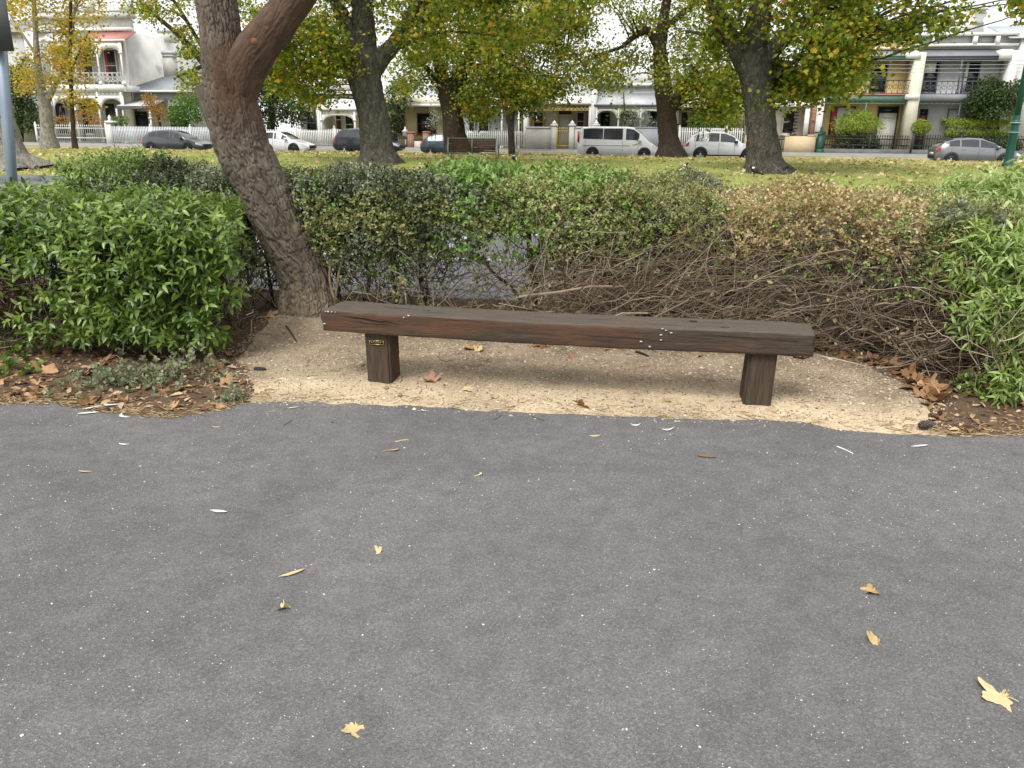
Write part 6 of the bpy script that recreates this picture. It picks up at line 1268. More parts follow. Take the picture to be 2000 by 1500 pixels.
# --- 11 grey two-storey terrace
h = House('terrace_house', 'two-storey grey terrace house with ornate pediment at the right', 1885, 57.4)
h.b('wall', 'light_grey', 1789, 95, 1990, 302, 57.4, 12, down=True); h.b('parapet', 'light_grey', 1789, 64, 1990, 96, 57.35, .5); h.b('cornice', 'white_paint', 1788, 63, 1992, 69, 56.95, .6); h.b('cornice', 'white_paint', 1789, 85, 1990, 90, 57.0, .5); h.b('frieze_panel', 'grey_render', 1795, 71, 1822, 83, 57.3, .1); h.b('frieze_panel', 'grey_render', 1832, 71, 1900, 83, 57.3, .1); h.b('frieze_panel', 'grey_render', 1912, 71, 1945, 83, 57.3, .1)
for x in (1823, 1902, 1946): h.b('bracket', 'white_paint', x, 69, x + 8, 86, 56.98, .4)
h.poly('pediment', 'light_grey', [(1850, 64), (1850, 48), (1858, 44), (1862, 30), (1875, 20), (1890, 17), (1905, 24), (1912, 38), (1920, 42), (1922, 64)], 57.3, .5); h.b('pediment_panel', 'white_paint', 1872, 42, 1904, 60, 57.22, .1)
m = MB(); m.lathe([(.35, 0), (.2, .2), (.42, .5), (.3, .75), (.5, .8), (.1, .95)], 12); o = m.build('urn', MATS['light_grey'], h.root, True); u, z = PV(1914, 26, 57.5); o.location = (u - h.u0, .1, z - h.z0 - .6)
h.slope('balcony_roof', 'mid_grey_paint', 1800, 1962, 108, V0, 96, 57.3, 0); h.b('fascia', 'dark_grey_paint', 1800, 108, 1962, 118, V0 + .05, .1); h.lace('balustrade', 1794, 158, 1872, 184, V0 + .06, 'dark_grey_paint', .32); h.lace('balustrade', 1873, 158, 1960, 184, V0 + .06, 'dark_grey_paint', .32); h.b('balcony_floor', 'mid_grey_paint', 1792, 184, 1960, 198, V0, 1.1)
for x in (1874,): h.post(x, 118, 184, V0 + .08, 'dark_grey_paint', .09); h.post(x - 6, 198, 300, V0 + .08, 'dark_grey_paint', .09)
h.lace('frieze', 1794, 198, 1955, 204, V0 + .08, 'dark_grey_paint', .3, True, 'scallop'); h.window(1802, 120, 1832, 182, 57.35, 'mid_grey_paint', 'glass_dark', 1, None, False); h.b('blind', 'white_paint', 1807, 121, 1828, 141, 57.27, .02); h.window(1880, 120, 1912, 182, 57.35, 'mid_grey_paint', 'glass_dark', 1, 'curtain', False); h.door(1783 + 8, 213, 1806, 298, 57.35, 'red_paint', 'iron_black'); h.window(1848, 213, 1892, 262, 57.35, 'mid_grey_paint', 'curtain', 1, None)
h.b('party_wall', 'white_render', 1958, 98, 1974, 302, V0 - .2, 1.5, down=True); h.b('corbel', 'white_paint', 1956, 96, 1978, 116, V0 - .3, 1.6)
h2 = House('neighbouring_wall', 'tall plain white side wall at the right edge beyond the grey terrace', 2040, 57.0, 'wall', None); h2.b('wall', 'white_render', 1976, 70, 2120, 302, 57.0, 10, down=True); h2.slope('roof', 'zinc_roof', 1974, 2122, 72, 56.8, 50, 61, 0)
fence('black iron palisade fence in front of the grey terrace', 1782, 2010, 263, 301, 'iron_black', pitch=.15, wide=.035, kind='iron', name='iron_fence', posts=2.8, plinth='bluestone')
# --- far left backdrop house
h = House('terrace_house', 'house front glimpsed behind the dark trees at the far left edge', 10, 61); h.b('wall', 'light_grey', -70, 60, 58, 282, 61, 9, down=True); h.slope('roof', 'slate_roof', -74, 62, 62, 60.6, 40, 64, 1); h.window(-20, 200, 10, 250, 60.95); h.window(20, 130, 45, 170, 60.95)

# ================================================================== GARDEN SHRUBS BY THE HOUSES
leafmat('garden_dark', [(0, (.02, .04, .012)), (.5, (.05, .09, .025)), (1, (.11, .16, .05))], .3); leafmat('garden_green', [(0, (.04, .10, .015)), (.5, (.10, .2, .03)), (1, (.2, .31, .06))], .35); leafmat('garden_lime', [(0, (.12, .2, .02)), (.5, (.26, .36, .04)), (1, (.4, .46, .09))], .35); leafmat('garden_silver', [(0, (.16, .19, .14)), (.5, (.3, .33, .26)), (1, (.48, .5, .42))], .3); leafmat('garden_orange', [(0, (.22, .16, .04)), (.5, (.38, .24, .06)), (1, (.42, .16, .06))], .4)
rgd = np.random.default_rng(81)
def garden(name, label, lumps, v, mat, size, cat='shrub', trunk=None, dens=420, hollow=.55, tmpl=None, box=None):
    px = lumps[0][0] if lumps else box[0]; u0, _ = PV(px, 275, v); root = empty(name, W(u0, v, GZ if v > 55 else float(z_verge(0, v))), 0, label, cat); o = np.array(root.location); PP = []; NN = []
    for (x, y, w, hh) in lumps:
        c = PW(x, y, v); rx = msize(c, w) / 2; rz = msize(c, hh) / 2 * .95; n = int(dens * rx * rz * 4 / (size / .1) ** 2) + 20
        d = norm(rgd.normal(size=(n, 3)) + np.array([0, -.4, .2])); rad = rgd.uniform(hollow, 1.05, (n, 1)) * (1 + .3 * (fbm(d[:, 0] * 3, d[:, 2] * 3 + d[:, 1], 1, int(x)) - .5))[:, None]; PP.append(c + d * rad * np.array([rx, min(rx, 1.6), rz])); NN.append(d)
    if box:
        x0, y0, x1, y1 = box; ua, zb_ = PV(x0, y1, v); ub, zt_ = PV(x1, y0, v); n = int(dens * 2.2 * (ub - ua)); U = rgd.uniform(ua, ub, n); th = rgd.uniform(-.45 * math.pi, .95 * math.pi, n); vv, zz = section(th, v, .6, (zb_ + zt_) / 2, (zt_ - zb_) / 2, .5)
        PP.append(to_world(U, vv + rgd.normal(size=n) * .04, zz + rgd.normal(size=n) * .05)); NN.append(norm(np.stack([rgd.normal(size=n) * .5, -np.cos(th), np.sin(th)], -1)))
    PP = np.concatenate(PP) - o; NN = np.concatenate(NN); n = len(PP)
    dl = norm(NN + rgd.normal(size=(n, 3)) * .8 + np.array([0, 0, -.2])); stuff(scatter('crown', tmpl or leaf_oval(.34), PP, basis(dl, NN + rgd.normal(size=(n, 3)) * .5 + np.array([0, 0, .5])), rgd.uniform(.7, 1.4, n) * size, MATS[mat], root))
    for t in (trunk or []):
        pts = [PW(x, y, v) - o for x, y, w in t]; rad = [msize(PW(x, y, v), w) / 2 for x, y, w in t]; pts[0][2] = -.1 if t[0][1] > 280 else pts[0][2]; P_, _ = interp_path([(*p, r) for p, r in zip(pts, rad)], 12); MB().tube([tuple(p[:3]) for p in P_], list(P_[:, 3]), 8).build('trunk', MATS['dark_bark'], root, True)
    return root
garden('round_shrub', 'rounded green shrub behind the pale picket fence, left of the leaning trunk', [(362, 218, 62, 62), (385, 212, 40, 56), (350, 232, 40, 40)], 57.2, 'garden_green', .13, trunk=[[(366, 284, 8), (364, 235, 5)]])
garden('small_tree', 'small orange-leaved tree in front of the hipped cottage', [(300, 205, 44, 40), (310, 222, 40, 40), (290, 195, 30, 30)], 56.8, 'garden_orange', .13, 'tree', [[(318, 284, 7), (312, 240, 5), (305, 205, 3)]], 200, .2)
garden('round_shrub', 'bright green shrub beside the white gate pier', [(235, 236, 32, 22)], 57, 'garden_green', .12, trunk=[[(235, 283, 6), (235, 240, 4)]])
garden('dark_tree', 'dense dark green tree at the far left behind the pale trunks', [(40, 170, 60, 90), (30, 210, 70, 80), (60, 230, 50, 70), (0, 190, 60, 110), (55, 130, 30, 40)], 58, 'garden_dark', .16, 'tree', [[(40, 284, 14), (40, 190, 8)]])
garden('garden_shrub', 'low orange and green shrubbery behind the white iron fence', [(165, 228, 50, 26), (120, 236, 60, 20), (190, 240, 30, 16)], 57, 'garden_orange', .12, trunk=[[(165, 283, 6), (165, 235, 4)]], dens=260)
garden('dark_tree', 'big dark green tree between the leaning trunk and the white cottage', [(540, 170, 90, 90), (560, 200, 90, 80), (510, 190, 70, 100), (575, 225, 50, 50), (545, 130, 70, 50), (520, 235, 60, 40)], 57.4, 'garden_dark', .17, 'tree', [[(525, 286, 20), (530, 240, 15), (535, 180, 9)]])
garden('tall_shrub', 'tall narrow dark green shrub right of the scarred plane tree', [(776, 190, 50, 60), (770, 225, 40, 60), (785, 170, 45, 45), (766, 250, 30, 40)], 57.0, 'garden_dark', .15, trunk=[[(772, 290, 9), (772, 230, 6)]])
garden('bare_shrub', 'twiggy grey-brown shrub before the dark window of the cream house', [(846, 240, 36, 34), (850, 222, 30, 40)], 57.0, 'garden_silver', .09, trunk=[[(846, 290, 5), (846, 245, 3)]], dens=90, hollow=.1)
garden('street_tree', 'small fork-trunked street tree in front of the white picket fence', [(1025, 190, 70, 60), (1040, 205, 50, 50), (920, 190, 50, 60), (985, 170, 80, 40), (915, 205, 30, 30)], 53.4, 'garden_dark', .17, 'tree', [[(1000, 292, 14), (998, 262, 12), (996, 232, 12), (985, 205, 9), (980, 180, 6)], [(997, 236, 10), (1005, 212, 8), (1012, 185, 6)], [(985, 208, 5), (950, 195, 3), (925, 192, 2)]], 420)
garden('feathery_tree', 'pale feathery young tree behind the white van', [(1215, 185, 36, 44), (1220, 215, 60, 50), (1205, 225, 44, 40)], 56.3, 'garden_lime', .1, 'tree', [[(1222, 292, 6), (1220, 230, 4), (1218, 180, 2)]], 70, .1, leaf_lance(.12))
garden('olive_shrub', 'silvery olive shrub behind the windscreen of the white van', [(1245, 232, 56, 54), (1258, 245, 44, 44), (1232, 248, 40, 40)], 56.4, 'garden_silver', .12, trunk=[[(1248, 292, 6), (1246, 245, 4)]], dens=300, tmpl=leaf_lance(.14))
garden('garden_shrub', 'green shrub above the white picket fence behind the white four-wheel drive', [(1395, 230, 60, 44), (1420, 238, 50, 36), (1365, 240, 44, 26)], 56.6, 'garden_green', .13, trunk=[[(1400, 295, 8), (1398, 240, 5)]])
garden('umbrella_shrub', 'umbrella-shaped bright green shrub in front of the yellow terrace', [(1670, 240, 80, 36), (1650, 248, 50, 34), (1700, 246, 48, 32), (1678, 228, 50, 24)], 56.4, 'garden_lime', .16, dens=900, trunk=[[(1680, 296, 8), (1678, 268, 7), (1672, 245, 4)], [(1680, 275, 5), (1695, 255, 4)], [(1678, 275, 5), (1652, 258, 4)]], tmpl=leaf_lance(.13))
garden('undergrowth', 'low dull green growth behind the iron fence of the yellow terrace', [(1650, 283, 50, 26), (1690, 278, 50, 34), (1700, 288, 40, 20)], 56.3, 'garden_dark', .11, trunk=[[(1690, 296, 5), (1690, 280, 3)]])
garden('topiary_ball', 'clipped round lime-green bush beside the white party wall', [(1794, 249, 42, 30)], 56.5, 'garden_lime', .07, dens=900, hollow=.88, trunk=[[(1796, 298, 8), (1794, 255, 6)]])
garden('clipped_hedge', 'long clipped lime-green hedge in front of the grey terrace', [], 56.5, 'garden_lime', .075, 'hedge', [[(1860, 298, 7), (1860, 255, 6)], [(1920, 299, 7), (1920, 255, 6)], [(1970, 300, 7), (1970, 256, 6)]], dens=900, box=(1838, 236, 1985, 264))
garden('undergrowth', 'dark shrubbery under the clipped lime hedge', [(1930, 280, 110, 34), (1970, 285, 40, 30)], 56.6, 'garden_dark', .11, trunk=[[(1930, 299, 5), (1930, 280, 3)]])
garden('dark_tree', 'rounded grey-green tree in front of the grey terrace balcony', [(1925, 190, 76, 60), (1955, 195, 70, 70), (1905, 205, 50, 50), (1935, 220, 80, 36), (1930, 168, 50, 40), (1975, 185, 50, 60)], 56.2, 'garden_dark', .13, 'tree', [[(1950, 299, 10), (1948, 240, 8), (1945, 200, 5)]], 460)

# ================================================================== CARS
def paint(name, c, metal=.0, rough=.3): 
    m, t, b = nodes(name, rough, metal, .5); n = noise(t, coord(t, 'Object'), 2, 3); t.links.new(ramp(t, n, [(.3, tuple(x * .93 for x in c)), (.7, c)]), b.inputs['Base Color']); b.inputs['Coat Weight'].default_value = .6; b.inputs['Coat Roughness'].default_value = .06; return m
paint('paint_graphite', (.10, .105, .12), .5); paint('paint_white', (.72, .73, .74)); paint('paint_black', (.025, .03, .036), .3); paint('paint_teal', (.03, .06, .075), .4); paint('paint_silver_white', (.78, .78, .79), .0); paint('paint_grey', (.22, .225, .235), .6)
simple('tyre', (.02, .02, .021), .85); simple('alloy', (.55, .56, .57), .35, .7); simple('car_glass', (.03, .038, .045), .06, 0, .1, 1, .7); simple('tail_red', (.45, .02, .025), .2, spec=.6); simple('headlamp', (.6, .62, .64), .12, spec=.7); simple('black_plastic', (.025, .025, .027), .6); simple('sticker', (.55, .6, .08), .5); simple('plate', (.7, .7, .68), .5)
def lerp(tab, x): return float(np.interp(x, [a for a, _ in tab], [b for _, b in tab]))
def make_car(name, label, cx, v, L, Wd, belt, roof, mat, wheels, wr, glass, clad=None, z0=.2, yr=.03, head=(.56, .70), tail=(.72, .95), van=False, extra=None, wnarrow=.72, alloy='alloy'):
    """belt / roof: height tables along the length (rear = 0); glass: list of side windows (x0,x1)"""
    u0, _ = PV(cx, 290, v); root = empty(name, W(u0, v, yr), -AY, label, 'van' if van else 'car', 'cars parked along the far street'); hw = Wd / 2; N = 56; V = []; K = 7
    def sect(x):
        e = min(x, L - x); tp = 1 - .20 * max(0, 1 - e / .55) ** 2 - .04 * max(0, 1 - e / 1.4); w = hw * tp; zb = lerp(belt, x); zt = max(lerp(roof, x), zb + .015); k = min(1, (zt - zb) / .42); wc = w * (.93 - (.93 - wnarrow) * k)
        zl = z0 + .16 * max(0, 1 - e / .35) ** 1.5
        return [(w * .88, zl), (w * .985, zl + .13), (w, zl + (zb - zl) * .55), (w * .965, zb), (wc, zt - .05 * k - .005), (wc * .82, zt), (0, zt + .018)]
    xs = np.linspace(0, L, N); S = [sect(x) for x in xs]
    for x, s in zip(xs, S):
        for (y, z) in s: V.append((x - L / 2, -y, z))
        for (y, z) in s[-2::-1]: V.append((x - L / 2, y, z))
    n = 2 * K - 1; F = [(i * n + j, (i + 1) * n + j, (i + 1) * n + j + 1, i * n + j + 1) for i in range(N - 1) for j in range(n - 1)] + [(i * n + n - 1, (i + 1) * n + n - 1, (i + 1) * n, i * n) for i in range(N - 1)]
    F += [tuple(range(n)), tuple((N - 1) * n + j for j in range(n - 1, -1, -1))]
    body = link('body', raw_mesh('body', np.array(V), F), MATS[mat], root); smooth_angle(body, 42)
    def side_patch(x0, x1, t0, t1, off, m, nm, sd=-1, par=None, seg=8, between=(3, 4)):
        q = []
        for x in np.linspace(x0, x1, seg):
            s = sect(x); a, b_ = s[between[0]], s[between[1]]; q.append([((a[0] + (b_[0] - a[0]) * t + off) * sd, a[1] + (b_[1] - a[1]) * t) for t in (t0, t1)])
        VV = []; 
        for x, r in zip(np.linspace(x0, x1, seg), q): VV += [(x - L / 2, *r[0]), (x - L / 2, *r[1])]
        FF = [(2 * i, 2 * i + 2, 2 * i + 3, 2 * i + 1) for i in range(seg - 1)]; return link(nm, raw_mesh(nm, np.array(VV), FF), MATS[m], par or root, True)
    for sd in (-1, 1):
        for (a, b_) in glass: side_patch(a, b_, .10, .93, .012, 'car_glass', 'side_window', sd)
        if clad: side_patch(.25, L - .25, .0, .55, .008, clad, 'sill_trim', sd, None, 16, (0, 1))
    # windscreen and rear glass on the sloping parts of the roof line
    def top_glass(x0, x1, nm):
        VV = []; 
        for x in np.linspace(x0, x1, 6):
            s = sect(x); VV += [(x - L / 2, -s[5][0] * 1.05, s[5][1] + .004), (x - L / 2, 0, s[6][1] + .012), (x - L / 2, s[5][0] * 1.05, s[5][1] + .004)]
        return link(nm, raw_mesh(nm, np.array(VV), [(3 * i + j, 3 * i + 3 + j, 3 * i + 4 + j, 3 * i + 1 + j) for i in range(5) for j in range(2)]), MATS['car_glass'], root, True)
    ws = [x for x in xs if lerp(roof, x) - lerp(belt, x) > .06]; xr0, xr1 = ws[0], ws[-1]; zmax = max(z for _, z in roof); fr0 = [x for x in xs if lerp(roof, x) > zmax - .09][-1]; rr0 = [x for x in xs if lerp(roof, x) > zmax - .09][0]
    top_glass(fr0 + .02, xr1 - .02, 'windscreen')
    if rr0 - xr0 > .12: top_glass(xr0 + .02, rr0 - .02, 'rear_window')
    for sd in (-1, 1):
        for wx in wheels:
            m = MB(); pts = [(wx - L / 2 + (wr + .055) * math.cos(q), wr + .01 + (wr + .055) * math.sin(q)) for q in np.linspace(math.radians(-8), math.radians(188), 18)]; y = sd * (sect(wx)[2][0] - .03)
            m.prism(pts, min(y, y + sd * .042), max(y, y + sd * .042)); m.build('wheel_arch', MATS['black_plastic'], root)
            yw = sd * (sect(wx)[2][0] + .016); wmb = MB(); wmb.lathe([(wr * .62, -.2), (wr * .95, -.19), (wr, -.15), (wr, -.03), (wr * .95, 0), (wr * .66, .0), (wr * .64, -.03)], 24, axis='y'); wh = wmb.build('wheel', MATS['tyre'], root, True); wh.location = (wx - L / 2, yw, wr); wh.scale = (1, sd, 1)
            rm = MB(); rm.lathe([(wr * .66, -.035), (wr * .66, -.004), (wr * .58, -.008), (wr * .56, -.03)], 20, axis='y')
            for k in range(5):
                q = 2 * math.pi * k / 5 + .3; c, s_ = math.cos(q), math.sin(q); w_ = wr * .1; px_, pz_ = -s_, c
                rm.prism([(px_ * w_, pz_ * w_), (c * wr * .6 + px_ * w_ * 1.3, s_ * wr * .6 + pz_ * w_ * 1.3), (c * wr * .6 - px_ * w_ * 1.3, s_ * wr * .6 - pz_ * w_ * 1.3), (-px_ * w_, -pz_ * w_)], -.028, -.006)
            rm.lathe([(wr * .16, -.03), (wr * .16, 0)], 10, axis='y'); rim = rm.build('rim', MATS[alloy], wh)
            MB().lathe([(wr * .6, -.06), (wr * .6, -.05)], 18, axis='y').build('brake', MATS['black_plastic'], wh)
        tl = side_patch(.0, .2, .35, 1, .012, 'tail_red', 'tail_light', sd, None, 5, (2, 3)) if not van else None
        hl = side_patch(L - .42, L - .05, .35, 1, .012, 'headlamp', 'headlight', sd, None, 6, (2, 3))
        s = sect(glass[-1][1]); m = MB(); m.box(-.09, .09, -.09, .09, 0, .14); o = m.build('mirror', MATS[mat if mat != 'paint_white' else 'black_plastic'], root); o.location = (glass[-1][1] - L / 2 + .04, sd * (s[3][0] + .1), s[3][1] + .0)
        for xd in [glass[0][0] + .12] + [b_ for a, b_ in glass[:-1]][-1:] + [glass[-1][1] - .05]:
            s = sect(xd); side_patch(xd, xd + .014, .05, .98, .004, 'black_plastic', 'door_seam', sd, None, 2, (1, 2)); side_patch(xd, xd + .014, 0, 1, .004, 'black_plastic', 'door_seam', sd, None, 2, (2, 3))
        for xd in [a for a, b_ in glass[-2:]]: side_patch(xd + .04, xd + .22, .62, .74, .022, mat, 'door_handle', sd, None, 2, (2, 3))
    MB().box(-L / 2 - .012, -L / 2 + .05, -hw * .62, hw * .62, z0 + .16, z0 + .34).build('rear_bumper', MATS['black_plastic'], root); MB().box(L / 2 - .05, L / 2 + .012, -hw * .55, hw * .55, z0 + .18, z0 + .38).build('grille', MATS['black_plastic'], root)
    MB().box(-L / 2 - .02, -L / 2 + .03, -.22, .22, z0 + .36, z0 + .48).build('number_plate', MATS['plate'], root)
    if extra: extra(root, L, hw, sect)
    return root
HB_belt = [(0, .78), (.15, .95), (.6, .98), (1.6, .95), (3.1, .90), (3.55, .84), (4.1, .70), (4.46, .52)]; HB_roof = [(0, .78), (.08, .95), (.5, 1.28), (1.0, 1.42), (1.7, 1.46), (2.3, 1.43), (2.9, 1.22), (3.35, .93), (3.7, .84), (4.46, .52)]
CV = 51.6
make_car('hatchback', 'graphite grey hatchback parked in front of the pale grey picket fence, far left', 348, CV, 4.46, 1.78, HB_belt, HB_roof, 'paint_graphite', (.78, 3.48), .325, [(.62, 1.15), (1.22, 2.12), (2.2, 3.02)])
SD_belt = [(0, .80), (.2, .98), (.9, 1.0), (1.6, .97), (3.3, .90), (3.8, .84), (4.4, .68), (4.75, .5)]; SD_roof = [(0, .80), (.2, .99), (.9, 1.18), (1.6, 1.42), (2.2, 1.46), (2.7, 1.42), (3.2, 1.2), (3.65, .91), (4.75, .5)]
make_car('sedan', 'white liftback sedan parked just right of the leaning trunk', 546, CV, 4.75, 1.82, SD_belt, SD_roof, 'paint_silver_white', (.95, 3.78), .335, [(1.1, 1.5), (1.58, 2.35), (2.43, 3.25)], alloy='black_plastic')
SU_belt = [(0, .9), (.15, 1.06), (1.0, 1.06), (2.5, 1.03), (3.2, 1.0), (3.7, .94), (4.25, .78), (4.5, .6)]; SU_roof = [(0, .9), (.1, 1.06), (.35, 1.45), (.75, 1.62), (1.6, 1.68), (2.3, 1.65), (2.8, 1.45), (3.3, 1.03), (4.5, .6)]
make_car('four_wheel_drive', 'dark four-wheel-drive car half hidden by the scarred plane tree', 722, CV, 4.5, 1.84, SU_belt, SU_roof, 'paint_black', (.85, 3.5), .36, [(.4, 1.05), (1.12, 1.95), (2.03, 2.9)], 'black_plastic', .28)
TH_belt = [(0, .75), (.12, .93), (1.5, .92), (2.8, .88), (3.3, .8), (3.95, .5)]; TH_roof = [(0, .75), (.1, .93), (.65, 1.3), (1.2, 1.4), (1.9, 1.41), (2.4, 1.25), (2.95, .9), (3.95, .5)]
make_car('hatchback', 'small teal hatchback partly hidden behind the dark forked tree and the park bench', 884, CV, 3.95, 1.66, TH_belt, TH_roof, 'paint_teal', (.72, 3.2), .3, [(.55, 1.0), (1.06, 1.75), (1.82, 2.6)])
VN_belt = [(0, 1.05), (.12, 1.12), (1.0, 1.1), (3.6, 1.06), (4.1, 1.02), (4.6, .86), (4.98, .62)]; VN_roof = [(0, 1.05), (.06, 1.6), (.2, 1.84), (.8, 1.9), (3.0, 1.9), (3.4, 1.85), (3.9, 1.5), (4.35, 1.08), (4.98, .62)]
def van_extra(root, L, hw, sect):
    for sd in (-1, 1): MB().box(-L / 2 - .012, -L / 2 + .09, sd * hw * .80 - .035, sd * hw * .80 + .035, .98, 1.62).build('tail_light', MATS['tail_red'], root)
    m = MB(); y = -(sect(3.55)[2][0] + .004); m.prism([(3.35 - L / 2, .86), (3.55 - L / 2, .84), (3.75 - L / 2, .94), (3.7 - L / 2, 1.0), (3.5 - L / 2, .93)], y - .003, y); m.build('sticker', MATS['sticker'], root)
    for sd in (-1, 1): MB().box(.3 - L / 2, 3.2 - L / 2, sd * (hw * .992) - .01, sd * (hw * .992) + .01, .78, .805).build('side_moulding', MATS['black_plastic'], root)
make_car('van', 'white passenger van with dark side windows in front of the masonry wall', 1208, CV, 4.98, 1.9, VN_belt, VN_roof, 'paint_silver_white', (.95, 4.1), .335, [(.35, 1.55), (1.6, 2.75), (2.95, 3.75)], None, .24, van=True, extra=van_extra, wnarrow=.82)
def rack(root, L, hw, sect):
    for x in (1.35, 2.35):
        MB().tube([(x - L / 2, -.62, 1.74), (x - L / 2, .62, 1.74)], .022, 8).build('roof_bar', MATS['alloy'], root)
        for sd in (-1, 1): MB().box(x - L / 2 - .04, x - L / 2 + .04, sd * .6 - .03, sd * .6 + .03, 1.64, 1.735).build('bar_foot', MATS['black_plastic'], root)
    MB().tube([(1.0 - L / 2, -.2, 1.79), (1.8 - L / 2, -.2, 1.8), (2.6 - L / 2, -.2, 1.79)], [.03, .06, .03], 8).build('ski_rack', MATS['paint_white'], root)
make_car('four_wheel_drive', 'white four-wheel drive with roof bars between the two right-hand plane trees', 1413, CV, 4.6, 1.88, SU_belt + [(4.6, .6)], SU_roof + [(4.6, .6)], 'paint_white', (.9, 3.7), .37, [(.45, 1.05), (1.12, 1.95), (2.03, 2.9)], 'black_plastic', .27, extra=rack)
make_car('hatchback', 'silver-grey hatchback parked in front of the grey terrace, far right', 1905, CV - 2.2, 4.46, 1.78, HB_belt, HB_roof, 'paint_grey', (.78, 3.48), .325, [(.62, 1.15), (1.22, 2.12), (2.2, 3.02)])

# ================================================================== STREET FURNITURE
# slatted park bench seen from behind
P = PW(922, 306, 33.5); uu, vv_ = UV(P[0], P[1]); zb_ = float(z_lawn(np.array(uu), np.array(vv_)))
pb = empty('park_bench', (P[0], P[1], zb_), -AY, 'slatted brown timber park bench with grey steel frame, seen from behind on the lawn', 'bench')
simple('bench_slat', (.10, .062, .035), .7, var=.3, sc=6); simple('galvanised', (.38, .39, .4), .45, .6, .1)
bw = msize(P, 98); zt_ = PV(922, 271, 33.5)[1] - zb_; z1_ = PV(922, 297, 33.5)[1] - zb_; ns = 8; hs = (zt_ - z1_) / ns
for k in range(ns):
    for sx in (-1, 1):
        a, b_ = (-bw / 2 + .05, -.02) if sx < 0 else (.02, bw / 2 - .05)
        m = MB(); m.box(a, b_, -.02 + .012 * k, .02 + .012 * k, zt_ - (ns - k) * hs + .004, zt_ - (ns - k) * hs + hs - .006); m.build('slat', MATS['bench_slat'], pb)
for k in range(4): MB().box(-bw / 2 + .05, bw / 2 - .05, .08 + k * .12, .18 + k * .12, .43, .465).build('seat_slat', MATS['bench_slat'], pb)
for x in (-bw / 2 + .02, bw / 2 - .02): MB().tube([(x, 0, -.05), (x, -.03, .45), (x, .08, zt_ + .03)], .03, 8).tube([(x, .52, -.05), (x, .5, .45), (x, .0, .44)], .028, 8).tube([(x, .02, .66), (x, .5, .66), (x, .5, .45)], .024, 8).build('leg_frame', MATS['galvanised'], pb, True)
MB().box(-bw / 2 + .05, bw / 2 - .05, -.03, .02, z1_ - .07, z1_ - .03).box(-bw / 2 + .05, bw / 2 - .05, .05, .09, zt_ + .005, zt_ + .035).build('cross_rail', MATS['galvanised'], pb); MB().box(-.022, .022, -.04, .02, z1_ - .03, zt_).build('centre_strut', MATS['galvanised'], pb)
# blue-grey sign pole behind the left bush
A_ = AT(25, 372, 7.25); B_ = AT(-2, 40, 7.4); dd = (B_ - A_) / (B_[2] - A_[2]); base = A_ - dd * (A_[2] + .05); topp = A_ + dd * (3.3 - A_[2])
sp_ = empty('sign_pole', tuple(base), 0, 'blue-grey steel pole with a dark sign panel at the left edge, behind the glossy bush', 'sign pole'); simple('pole_blue', (.26, .32, .38), .45, .5, .12); simple('sign_back', (.13, .14, .145), .5, .4)
MB().tube([(0, 0, 0), tuple((topp - base) * .5), tuple(topp - base)], .046, 16).build('pole', MATS['pole_blue'], sp_, True); c = AT(-28, 40, 7.3) - base
sz = .23; MB().box(c[0] - sz, c[0] + sz, c[1] - .065, c[1] - .05, c[2] - .245, c[2] + .35).build('sign_panel', MATS['sign_back'], sp_); MB().box(c[0] - .06, c[0] + .2, c[1] - .05, c[1] - .0, c[2] - .1, c[2] - .05).build('clamp', MATS['galvanised'], sp_)
# green lamp post on the right
LV = 36.0; P = PW(1968, 322, LV); uu, vv_ = UV(P[0], P[1]); zb_ = float(z_lawn(np.array(uu), np.array(vv_)))
lp = empty('lamp_post', (P[0], P[1], zb_), 0, 'dark green cast-iron lamp post with fluted base at the right edge', 'lamp post'); k = msize(P, 1)
simple('lamp_green', (.012, .075, .06), .4, spec=.4, var=.15); sc_ = k
zc_ = lambda py: PV(1980, py, LV)[1] - zb_
m = MB(); m.lathe([(10.5 * k, -.05), (10.5 * k, .1), (9 * k, .16), (8.2 * k, .3), (7.6 * k, zc_(262)), (8.6 * k, zc_(260)), (8.6 * k, zc_(257)), (7 * k, zc_(255)), (6.8 * k, zc_(243)), (9 * k, zc_(241)), (9 * k, zc_(238)), (6.5 * k, zc_(234)), (6 * k, zc_(225))], 20); smooth_angle(m.build('base', MATS['lamp_green'], lp), 30)
m = MB(); m.lathe([(5.8 * k, zc_(226)), (5 * k, zc_(120)), (4.2 * k, zc_(-60))], 16); m.build('shaft', MATS['lamp_green'], lp, True); m = MB(); m.lathe([(9.8 * k, zc_(240.5)), (9.8 * k, zc_(239.2))], 20); m.build('ring', simple('ring_pale', (.5, .52, .5), .5), lp); m = MB(); m.lathe([(9.2 * k, zc_(259)), (9.2 * k, zc_(258))], 20); m.build('ring', MATS['ring_pale'], lp)
m = MB(); m.lathe([(4 * k, zc_(-60)), (12 * k, zc_(-64)), (14 * k, zc_(-90)), (3 * k, zc_(-104))], 16); m.build('lantern', MATS['headlamp'], lp, True)
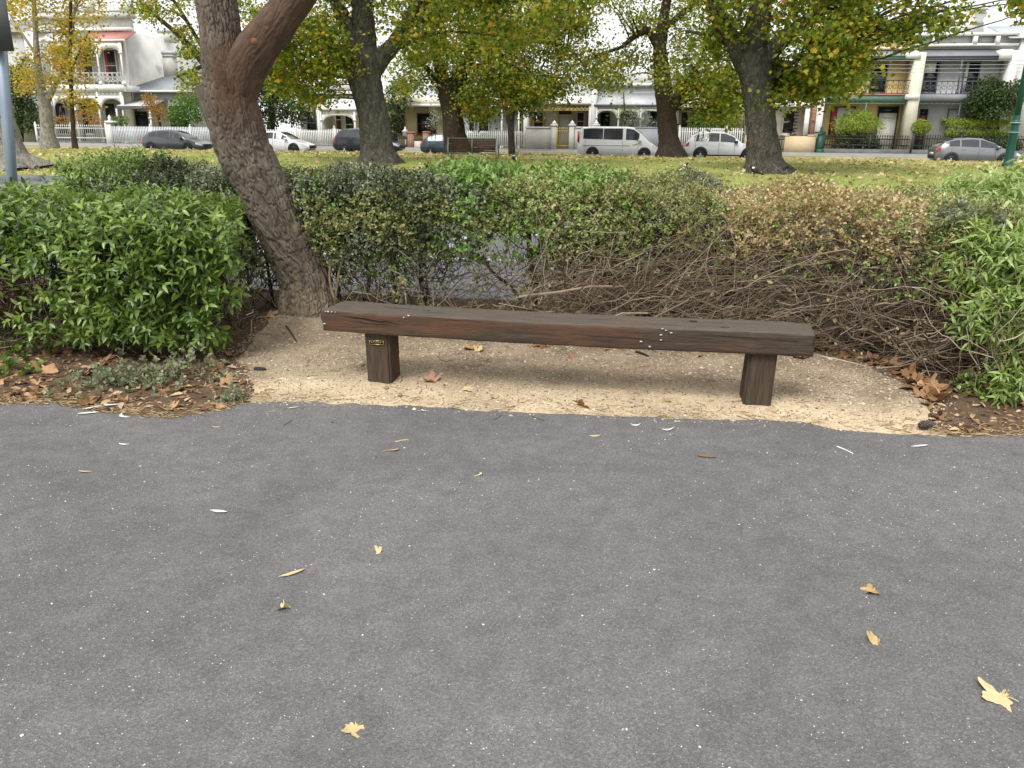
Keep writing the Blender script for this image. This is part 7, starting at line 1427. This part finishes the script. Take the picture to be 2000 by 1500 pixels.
# overhead wires in front of the terraces, slung between two timber poles beyond the picture
for i, (ya, yb, sag) in enumerate(((113, 117, .1), (121, 124, .12), (127, 131, .14), (134, 138, .16))):
    v = 54.2 + .3 * i; ua, za = PV(1486, ya, v); ub, zb2 = PV(2090, yb, v); n = 24; m = MB(); pts = []
    for j in range(n): s = j / (n - 1); pts.append(W(ua + (ub - ua) * s, v, za + (zb2 - za) * s - sag * 4 * s * (1 - s)))
    o0 = Vector(pts[0]); m.tube([tuple(Vector(p) - o0) for p in pts], .012, 5); o = m.build('overhead_wire', simple('wire', (.35, .36, .37), .6), None, True); o.location = o0; tag(o, ('topmost', 'second', 'third', 'lowest')[i] + ' of the four overhead wires crossing the two terrace balconies', 'wire', 'overhead wires')
for px, lab in ((2092, 'timber power pole carrying the wires just beyond the right edge'), (1486, 'timber power pole carrying the wires behind the largest plane tree')):
    u, _ = PV(px, 200, 54.65); o = MB().tube([(0, 0, -.2), (0, 0, 9.5)], [.15, .11], 10).build('power_pole', MATS['dark_bark'], None, True); o.location = W(u, 54.65, .3); tag(o, lab, 'pole')
# magpies on the lawn
simple('feather_black', (.012, .012, .014), .5); simple('feather_white', (.75, .75, .73), .6)
def magpie(px, py, v, rz, label, lean=0.0):
    P = PW(px, py, v); u, vv = UV(P[0], P[1]); root = empty('magpie', (P[0], P[1], float(z_lawn(np.array(u), np.array(vv))) + .02), rz, label, 'bird', 'magpies on the lawn')
    def loft(name, prof, mat):
        m = MB(); m.tube([p for p, r in prof], [r for p, r in prof], 10); return m.build(name, MATS[mat], root, True)
    loft('body', [((-.14, 0, .12), .02), ((-.08, 0, .15), .055), ((0, 0, .18), .075), ((.06, 0, .22), .066), ((.10, 0, .27), .042), ((.12, 0, .31), .04), ((.15, 0, .325), .03), ((.17, 0, .325), .014)], 'feather_black'); loft('beak', [((.16, 0, .325), .014), ((.22, 0, .312), .003)], 'galvanised'); loft('tail', [((-.10, 0, .14), .03), ((-.2, 0, .1), .028), ((-.28, 0, .07), .02)], 'feather_black')
    m = MB(); m.lathe([(.01, -.05), (.05, -.02), (.058, .02), (.02, .06)], 8); o = m.build('nape_patch', MATS['feather_white'], root, True); o.location = (.05, 0, .245); o.rotation_euler = (0, .7, 0)
    for sd in (-1, 1):
        m = MB(); m.tube([(.05, sd * .065, .2), (-.04, sd * .075, .17), (-.16, sd * .045, .12)], [.03, .035, .008], 8); m.build('wing', MATS['feather_white' if sd < 0 else 'feather_black'], root, True); MB().tube([(0, sd * .03, .13), (.01, sd * .03, .0), (.04, sd * .03, -.01)], .007, 5).build('leg', MATS['feather_black'], root)
magpie(1004, 309, 31.5, 1.8, 'black and white magpie standing right of the park bench'); magpie(1334, 330, 27.5, .2, 'black magpie walking on the lawn below the white van'); magpie(1474, 334, 27.0, 2.6, 'black and white magpie at the foot of the largest plane tree')
